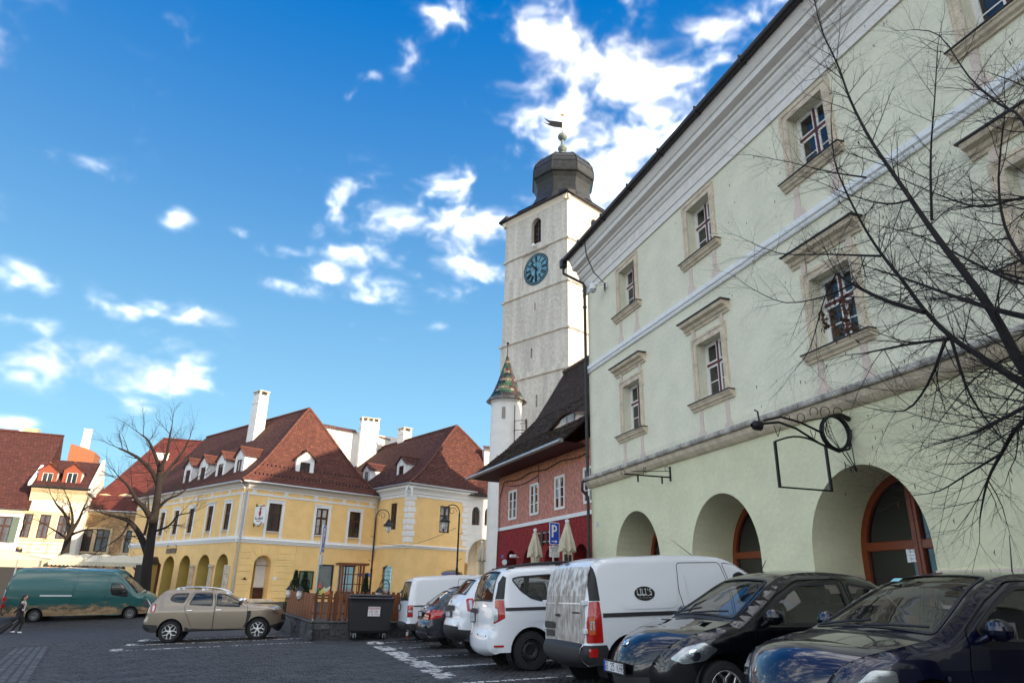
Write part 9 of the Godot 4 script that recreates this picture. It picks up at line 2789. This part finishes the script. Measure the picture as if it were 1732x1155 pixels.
func hand(mb: MB, p: Vector3, dir: Vector3, side: Vector3):     # palm and five curled fingers
	mb.col = Color(0.5, 0.3, 0.22)
	mb.tube([p, p + dir * 0.08], [0.028, 0.034], 8)
	var nrm = dir.cross(side).normalized()
	for i in 4:
		var r = p + dir * 0.075 + side * (i - 1.5) * 0.019
		var ln = [0.06, 0.072, 0.068, 0.052][i]
		mb.tube([r, r + dir * ln * 0.5 + nrm * 0.008, r + dir * ln * 0.8 + nrm * 0.035, r + dir * ln * 0.6 + nrm * 0.06], [0.009, 0.009, 0.008, 0.006], 6)
	mb.tube([p + dir * 0.02 + side * 0.03, p + dir * 0.055 + side * 0.05 + nrm * 0.02, p + dir * 0.08 + side * 0.045 + nrm * 0.04], [0.011, 0.01, 0.008], 6)
func person(label, p, facing, j: Dictionary, color: Callable, hair: Color, mask: bool):
	var o = thing("person", label, "person", p)
	o.basis = Basis(facing, Vector3.UP, facing.cross(Vector3.UP))
	var caps = [[Vector3(-0.01, 0.93, 0.05), Vector3(-0.01, 0.93, -0.05), 0.135, 0.135], [Vector3(0, 0.95, 0), Vector3(0.01, 1.27, 0), 0.125, 0.135], [Vector3(0.0, 1.33, 0.13), Vector3(0.0, 1.33, -0.13), 0.075, 0.075], [Vector3(0.01, 1.36, 0), Vector3(0.03, 1.47, 0), 0.055, 0.05],
		[Vector3(0.03, 1.54, 0), Vector3(0.035, 1.60, 0), 0.085, 0.088], [Vector3(0.05, 1.52, 0), Vector3(0.075, 1.49, 0), 0.06, 0.045], [Vector3(0.12, 1.545, 0), Vector3(0.135, 1.535, 0), 0.014, 0.012]]
	for s in ["r", "l"]:
		var z = 0.095 if s == "r" else -0.095
		var lg = j["leg_" + s]; var ar = j["arm_" + s]
		caps += [[Vector3(-0.01, 0.9, z), lg[0], 0.095, 0.062], [lg[0], lg[1], 0.06, 0.04], [lg[1] + Vector3(-0.02, -0.05, 0), lg[1] + Vector3(0.11, -0.062, 0), 0.038, 0.03]]
		caps += [[Vector3(0, 1.35, z * 1.9), ar[0], 0.062, 0.05], [ar[0], ar[1], 0.048, 0.034]]
	var mb = flesh(caps, 0.024, color)
	for s in ["r", "l"]: hand(mb, j["arm_" + s][1], (j["arm_" + s][1] - j["arm_" + s][0]).normalized(), Vector3(0, 0, 1) if absf((j["arm_" + s][1] - j["arm_" + s][0]).normalized().z) < 0.8 else Vector3.UP)
	for s in [-1, 1]:
		mb.col = Color(0.45, 0.28, 0.2); mb.ball(Vector3(0.02, 1.56, s * 0.09), Vector3(0.02, 0.03, 0.012), 6, 4)
		mb.col = Color(0.02, 0.015, 0.012); mb.ball(Vector3(0.108, 1.575, s * 0.034), Vector3(0.012, 0.009, 0.014), 6, 4)
	part(o, "figure", mb, mat("clothes and skin", Color(1, 1, 1), 0.85, {"vc": true}))
	mb = MB.new(); mb.ball(Vector3(0.005, 1.62, 0), Vector3(0.105, 0.088, 0.098), 12, 8); mb.ball(Vector3(-0.07, 1.52, 0), Vector3(0.055, 0.12, 0.085), 10, 7)
	part(o, "hair", mb, mat("hair %s" % hair, hair, 0.6))
	if mask:
		mb = MB.new(); mb.ball(Vector3(0.08, 1.51, 0), Vector3(0.06, 0.05, 0.06), 10, 6); part(o, "face_mask", mb, M.black)
	return o
func build_people():
	var p = at(26, 1071, 41.5); p = on_ground(p.x, p.z)
	var fac = azv(62)
	var skin = Color(0.5, 0.3, 0.22)
	var woman = func(q):
		if q.y < 0.09: return Color(0.75, 0.75, 0.74)
		if q.y < 0.9: return Color(0.012, 0.012, 0.014)
		if q.y > 1.42: return skin
		if q.y > 1.3: return Color(0.45, 0.40, 0.34)
		return Color(0.55, 0.47, 0.45) if q.x > 0.03 and q.y > 0.98 else Color(0.022, 0.018, 0.02)
	var o = person("woman in a dark coat with a black mask and white trainers pulling a suitcase", p, fac, {"leg_r": [Vector3(0.16, 0.5, 0.09), Vector3(0.10, 0.1, 0.09)], "leg_l": [Vector3(0.02, 0.5, -0.09), Vector3(-0.2, 0.12, -0.09)], "arm_r": [Vector3(-0.05, 1.1, 0.25), Vector3(0.12, 0.95, 0.2)], "arm_l": [Vector3(-0.14, 1.1, -0.23), Vector3(-0.3, 0.87, -0.22)]}, woman, Color(0.02, 0.012, 0.01), true)
	var mb = MB.new()
	mb.lathe([Vector2(0.19, 0.72), Vector2(0.175, 1.0), Vector2(0.165, 1.2), Vector2(0.15, 1.36), Vector2(0.10, 1.43)], 16, Transform3D(Basis.from_scale(Vector3(0.86, 1, 1.15)), Vector3(-0.03, 0, 0)), true, 0.75, TAU - 0.75)
	part(o, "coat", mb, mat("dark coat cloth", Color(0.022, 0.018, 0.02), 0.9))
	var sp = p - fac * 0.72 - fac.cross(Vector3.UP) * 0.22
	var s = thing("suitcase", "black wheeled suitcase tilted behind the walking woman", "suitcase", on_ground(sp.x, sp.z))
	var t = Transform3D(Basis(fac, Vector3.UP, fac.cross(Vector3.UP)) * Basis(Vector3(0, 0, 1), -0.75), Vector3(0, 0.05, 0))
	mb = MB.new(); mb.box(Vector3(-0.13, 0.03, -0.2), Vector3(0.13, 0.62, 0.2), ID3, 0.04); part(s, "shell", mb, M.black_trim, t)
	mb = MB.new(); for z in [-0.1, 0.1]: mb.tube([Vector3(0.1, 0.6, z), Vector3(0.1, 0.98, z)], [0.008, 0.008], 5)
	mb.tube([Vector3(0.1, 0.98, -0.11), Vector3(0.1, 0.98, 0.11)], [0.014, 0.014], 6); part(s, "handle", mb, M.zinc, t)
	for z in [-0.17, 0.17]:
		mb = MB.new(); mb.lathe([Vector2(0, -0.015), Vector2(0.045, -0.012), Vector2(0.045, 0.012), Vector2(0, 0.015)], 12, Transform3D(Basis(Vector3(1, 0, 0), PI / 2), Vector3(0.0, 0.0, z))); part(s, "wheel", mb, M.tyre, t)
	p = at(209, 1000, 51); p = on_ground(p.x, p.z)
	var man = func(q):
		if q.y < 0.1: return Color(0.02, 0.02, 0.02)
		if q.y < 0.9: return Color(0.02, 0.022, 0.03)
		return skin if q.y > 1.44 else Color(0.32, 0.24, 0.16)
	person("person in a light brown hooded jacket standing under the canopy", p, azv(160), {"leg_r": [Vector3(0.02, 0.5, 0.1), Vector3(0.0, 0.1, 0.1)], "leg_l": [Vector3(0.02, 0.5, -0.1), Vector3(0.0, 0.1, -0.1)], "arm_r": [Vector3(-0.03, 1.08, 0.24), Vector3(0.14, 0.98, 0.18)], "arm_l": [Vector3(-0.03, 1.08, -0.24), Vector3(0.14, 0.98, -0.18)]}, man, Color(0.06, 0.04, 0.03), false)
# ---------------------------------------------------------------- bare trees
func grow(mb: MB, p: Vector3, dir: Vector3, ln: float, r: float, lvl: int, droop: float, tips: Array):
	var pts = [p]; var rad = [r]
	var n = 4
	for i in n:
		dir = (dir + Vector3(rng.randf_range(-1, 1), rng.randf_range(-1, 1), rng.randf_range(-1, 1)) * 0.15 + Vector3.UP * droop).normalized()
		p += dir * ln / n
		pts.push_back(p); rad.push_back(r * lerpf(1.0, 0.4, (i + 1.0) / n))
	mb.tube(pts, rad, 5 if r > 0.012 else 3, false)
	if lvl <= 0:
		tips.push_back(p); return
	for i in range(1, n + 1):
		for k in (2 if i == n else 1):
			var ax = dir.cross(Vector3(rng.randf_range(-1, 1), rng.randf_range(-1, 1), rng.randf_range(-1, 1))).normalized()
			grow(mb, pts[i], dir.rotated(ax, rng.randf_range(0.35, 0.85)), ln * rng.randf_range(0.45, 0.7), rad[i] * 0.62, lvl - 1, droop, tips)
func bare_tree(called, label, base: Vector3, limbs: Array, m, droop, tw_len, tw_r, lvl, step, depth: Callable):
	# limbs: [[x, y, x, y, ... in photo pixels], radius at the start, radius at the end]; the first is the trunk
	var o = thing(called, label, "tree", base)
	var tw = MB.new(); var tips = []
	for li in limbs.size():
		var l = limbs[li]
		var pts = []
		for i in range(0, l[0].size(), 2): pts.push_back(at(l[0][i], l[0][i + 1], depth.call(l[0][i], li)) - base)
		if li == 0: pts[0] = Vector3(0, -0.3, 0)
		var fine = []; var rad = []
		for i in pts.size() - 1:
			for k in 3: fine.push_back(pts[i].cubic_interpolate(pts[i + 1], pts[maxi(i - 1, 0)], pts[mini(i + 2, pts.size() - 1)], k / 3.0))
		fine.push_back(pts[-1])
		for i in fine.size(): rad.push_back(lerpf(l[1], l[2], pow(i / float(fine.size() - 1), 0.8)))
		if li == 0: rad[0] = l[1] * 1.5
		var mb = MB.new(); mb.tube(fine, rad, 10 if l[1] > 0.03 else 6)
		part(o, "trunk" if li == 0 else "branch", mb, m)
		if li == 0: continue
		var run = 0.0
		for i in range(1, fine.size()):
			run += fine[i].distance_to(fine[i - 1])
			while run > step:
				run -= step
				var d = (fine[i] - fine[i - 1]).normalized()
				var ax = d.cross(Vector3(rng.randf_range(-1, 1), rng.randf_range(-1, 1), rng.randf_range(-1, 1))).normalized()
				grow(tw, fine[i].lerp(fine[i - 1], rng.randf()), d.rotated(ax, rng.randf_range(0.5, 1.25)), tw_len * rng.randf_range(0.5, 1.2), minf(rad[i] * 0.55, tw_r), lvl, droop, tips)
		grow(tw, fine[-1], (fine[-1] - fine[-2]).normalized(), tw_len * 0.9, minf(rad[-1], tw_r), lvl, droop, tips)
	part(o, "twigs", tw, m).set_meta("kind", "stuff")
	return [o, tips]
func build_trees():
	rng.seed = 101
	var b = at(243, 1020, 50); b = on_ground(b.x, b.z)
	bare_tree("bare_tree", "tall bare dark tree with a crooked trunk in front of the yellow flank", b, [
		[[243, 1025, 247, 965, 254, 915, 262, 865, 268, 820, 270, 790], 0.36, 0.17],
		[[250, 940, 236, 905, 218, 882, 196, 874, 172, 868], 0.24, 0.05], [[258, 885, 246, 862, 232, 848, 216, 822, 200, 806], 0.22, 0.05], [[268, 825, 258, 800, 238, 778, 216, 765, 200, 758], 0.18, 0.05],
		[[270, 795, 262, 770, 250, 745, 238, 735], 0.14, 0.04], [[270, 795, 282, 765, 287, 735, 290, 722], 0.14, 0.03], [[268, 820, 288, 790, 308, 765, 318, 745], 0.16, 0.04], [[262, 865, 282, 845, 305, 835, 325, 815], 0.12, 0.03], [[256, 900, 284, 890, 300, 872, 318, 868], 0.08, 0.03], [[218, 882, 205, 905, 185, 920], 0.08, 0.03], [[243, 905, 250, 875, 250, 840], 0.09, 0.04]],
		M.bark, 0.03, 1.35, 0.03, 3, 0.6, func(x, i): return 50.0 + 1.2 * sin(i * 2.3) * clampf(absf(x - 262) / 40.0, 0, 1))
	b = at(108, 1000, 61); b = on_ground(b.x, b.z)
	bare_tree("bare_tree", "smaller bare tree catching the sun in front of the cream house", b, [
		[[105, 990, 108, 945, 112, 920, 116, 905], 0.34, 0.2], [[116, 905, 112, 875, 96, 855, 88, 842], 0.16, 0.03], [[116, 905, 122, 880, 118, 855, 112, 838], 0.14, 0.03], [[118, 902, 132, 880, 140, 860, 148, 845], 0.16, 0.03], [[118, 905, 140, 897, 160, 895], 0.12, 0.03], [[114, 912, 96, 900, 80, 890], 0.1, 0.03], [[140, 862, 152, 855, 165, 852], 0.08, 0.02]],
		M.bark, 0.03, 1.4, 0.03, 3, 0.55, func(x, i): return 61.0 + 1.0 * sin(i * 2.1) * clampf(absf(x - 115) / 30.0, 0, 1))
	# the near tree, its trunk just outside the picture
	rng.seed = 207
	b = at(1880, 900, 7.2); b = on_ground(b.x, b.z)
	var r = bare_tree("bare_lime_tree", "bare lime tree reaching in front of the green house with dry seed pods", b, [
		[[1880, 1200, 1878, 900, 1860, 720, 1850, 690], 0.19, 0.13],
		[[1850, 700, 1790, 672, 1732, 648, 1699, 628, 1654, 600, 1609, 569, 1564, 524, 1528, 475, 1492, 430, 1460, 380, 1430, 320, 1412, 270, 1406, 200], 0.046, 0.007],
		[[1850, 695, 1780, 660, 1732, 622, 1695, 555, 1668, 510, 1632, 461, 1600, 420, 1564, 370, 1530, 320, 1500, 277, 1469, 229, 1439, 169, 1417, 108, 1391, 52, 1376, -10], 0.055, 0.007],
		[[1860, 560, 1790, 545, 1732, 535, 1672, 520, 1623, 504, 1573, 486, 1528, 470, 1480, 455], 0.035, 0.008], [[1564, 528, 1510, 512, 1460, 490, 1415, 463], 0.03, 0.016], [[1415, 463, 1395, 505, 1370, 590, 1345, 625], 0.012, 0.004], [[1605, 573, 1540, 582, 1460, 598], 0.022, 0.008],
		[[1850, 680, 1780, 672, 1732, 690, 1690, 712, 1640, 735, 1580, 752], 0.03, 0.005], [[1820, 690, 1732, 713, 1695, 767, 1672, 812, 1660, 866, 1658, 890], 0.028, 0.004], [[1609, 570, 1632, 645, 1655, 690, 1690, 735], 0.018, 0.006], [[1600, 575, 1570, 650, 1530, 695, 1470, 690], 0.018, 0.004], [[1577, 372, 1575, 300, 1576, 242, 1582, 164, 1587, 78], 0.016, 0.005],
		[[1490, 433, 1400, 430, 1318, 428, 1250, 400], 0.018, 0.004], [[1445, 478, 1400, 500, 1330, 512, 1276, 490, 1245, 468], 0.014, 0.003], [[1465, 300, 1400, 290, 1340, 275, 1270, 262], 0.014, 0.004], [[1543, 337, 1500, 345, 1440, 330, 1380, 305], 0.016, 0.004], [[1850, 520, 1770, 480, 1732, 440, 1700, 380, 1690, 300, 1700, 200], 0.03, 0.006], [[1840, 420, 1780, 330, 1732, 205, 1690, 175, 1640, 130, 1590, 60, 1545, 50], 0.022, 0.004],
		[[1850, 350, 1732, 335, 1660, 350, 1590, 330, 1520, 300], 0.02, 0.004], [[1850, 470, 1732, 480, 1640, 440, 1560, 400, 1480, 380], 0.02, 0.004], [[1850, 250, 1780, 180, 1732, 145, 1680, 125], 0.015, 0.004], [[1695, 767, 1640, 800, 1590, 830, 1545, 838], 0.012, 0.003], [[1850, 600, 1780, 620, 1720, 600, 1650, 640, 1600, 700], 0.016, 0.004]],
		M.bark_near, 0.0, 0.66, 0.0075, 2, 0.13, func(x, i): return lerpf(7.0, 10.2, clampf((1732 - x) / 480.0, -0.3, 1)) + 0.45 * sin(i * 1.7) * (0.0 if i < 1 else clampf((1800 - x) / 150.0, 0, 1)))
	var mb = MB.new()
	var tips = r[1]
	for i in 260:
		var p = tips[rng.randi() % tips.size()]
		mb.col = Color(0.10, 0.045, 0.02) * rng.randf_range(0.4, 1.3)
		var s = rng.randf_range(0.012, 0.022); var a = rng.randf() * TAU
		var sx = Vector3(cos(a), 0, sin(a)) * s * 0.5
		mb.tube([p, p + Vector3.DOWN * s * 1.2 + sx, p + Vector3.DOWN * s * 2.8], [0.002, s * 0.32, 0.001], 4, false)
	for i in 110:          # the one clump of withered leaves
		var p = at(1418 + rng.randf_range(-30, 32), 535 + rng.randf_range(-45, 45) * rng.randf_range(0.4, 1.0), 9.0 + rng.randf_range(-0.2, 0.2)) - b
		mb.col = Color(0.085, 0.04, 0.022) * rng.randf_range(0.4, 1.4)
		var d = Vector3(rng.randf_range(-1, 1), -1.3, rng.randf_range(-1, 1)).normalized() * rng.randf_range(0.05, 0.10)
		var w = d.cross(Vector3(rng.randf_range(-1, 1), rng.randf_range(-1, 1), rng.randf_range(-1, 1))).normalized() * 0.03
		mb.quad(p, p + d * 0.5 + w, p + d, p + d * 0.5 - w)
	part(r[0], "dry_leaves", mb, mat("withered leaves", Color(1, 1, 1), 0.9, {"vc": true})).set_meta("kind", "stuff")
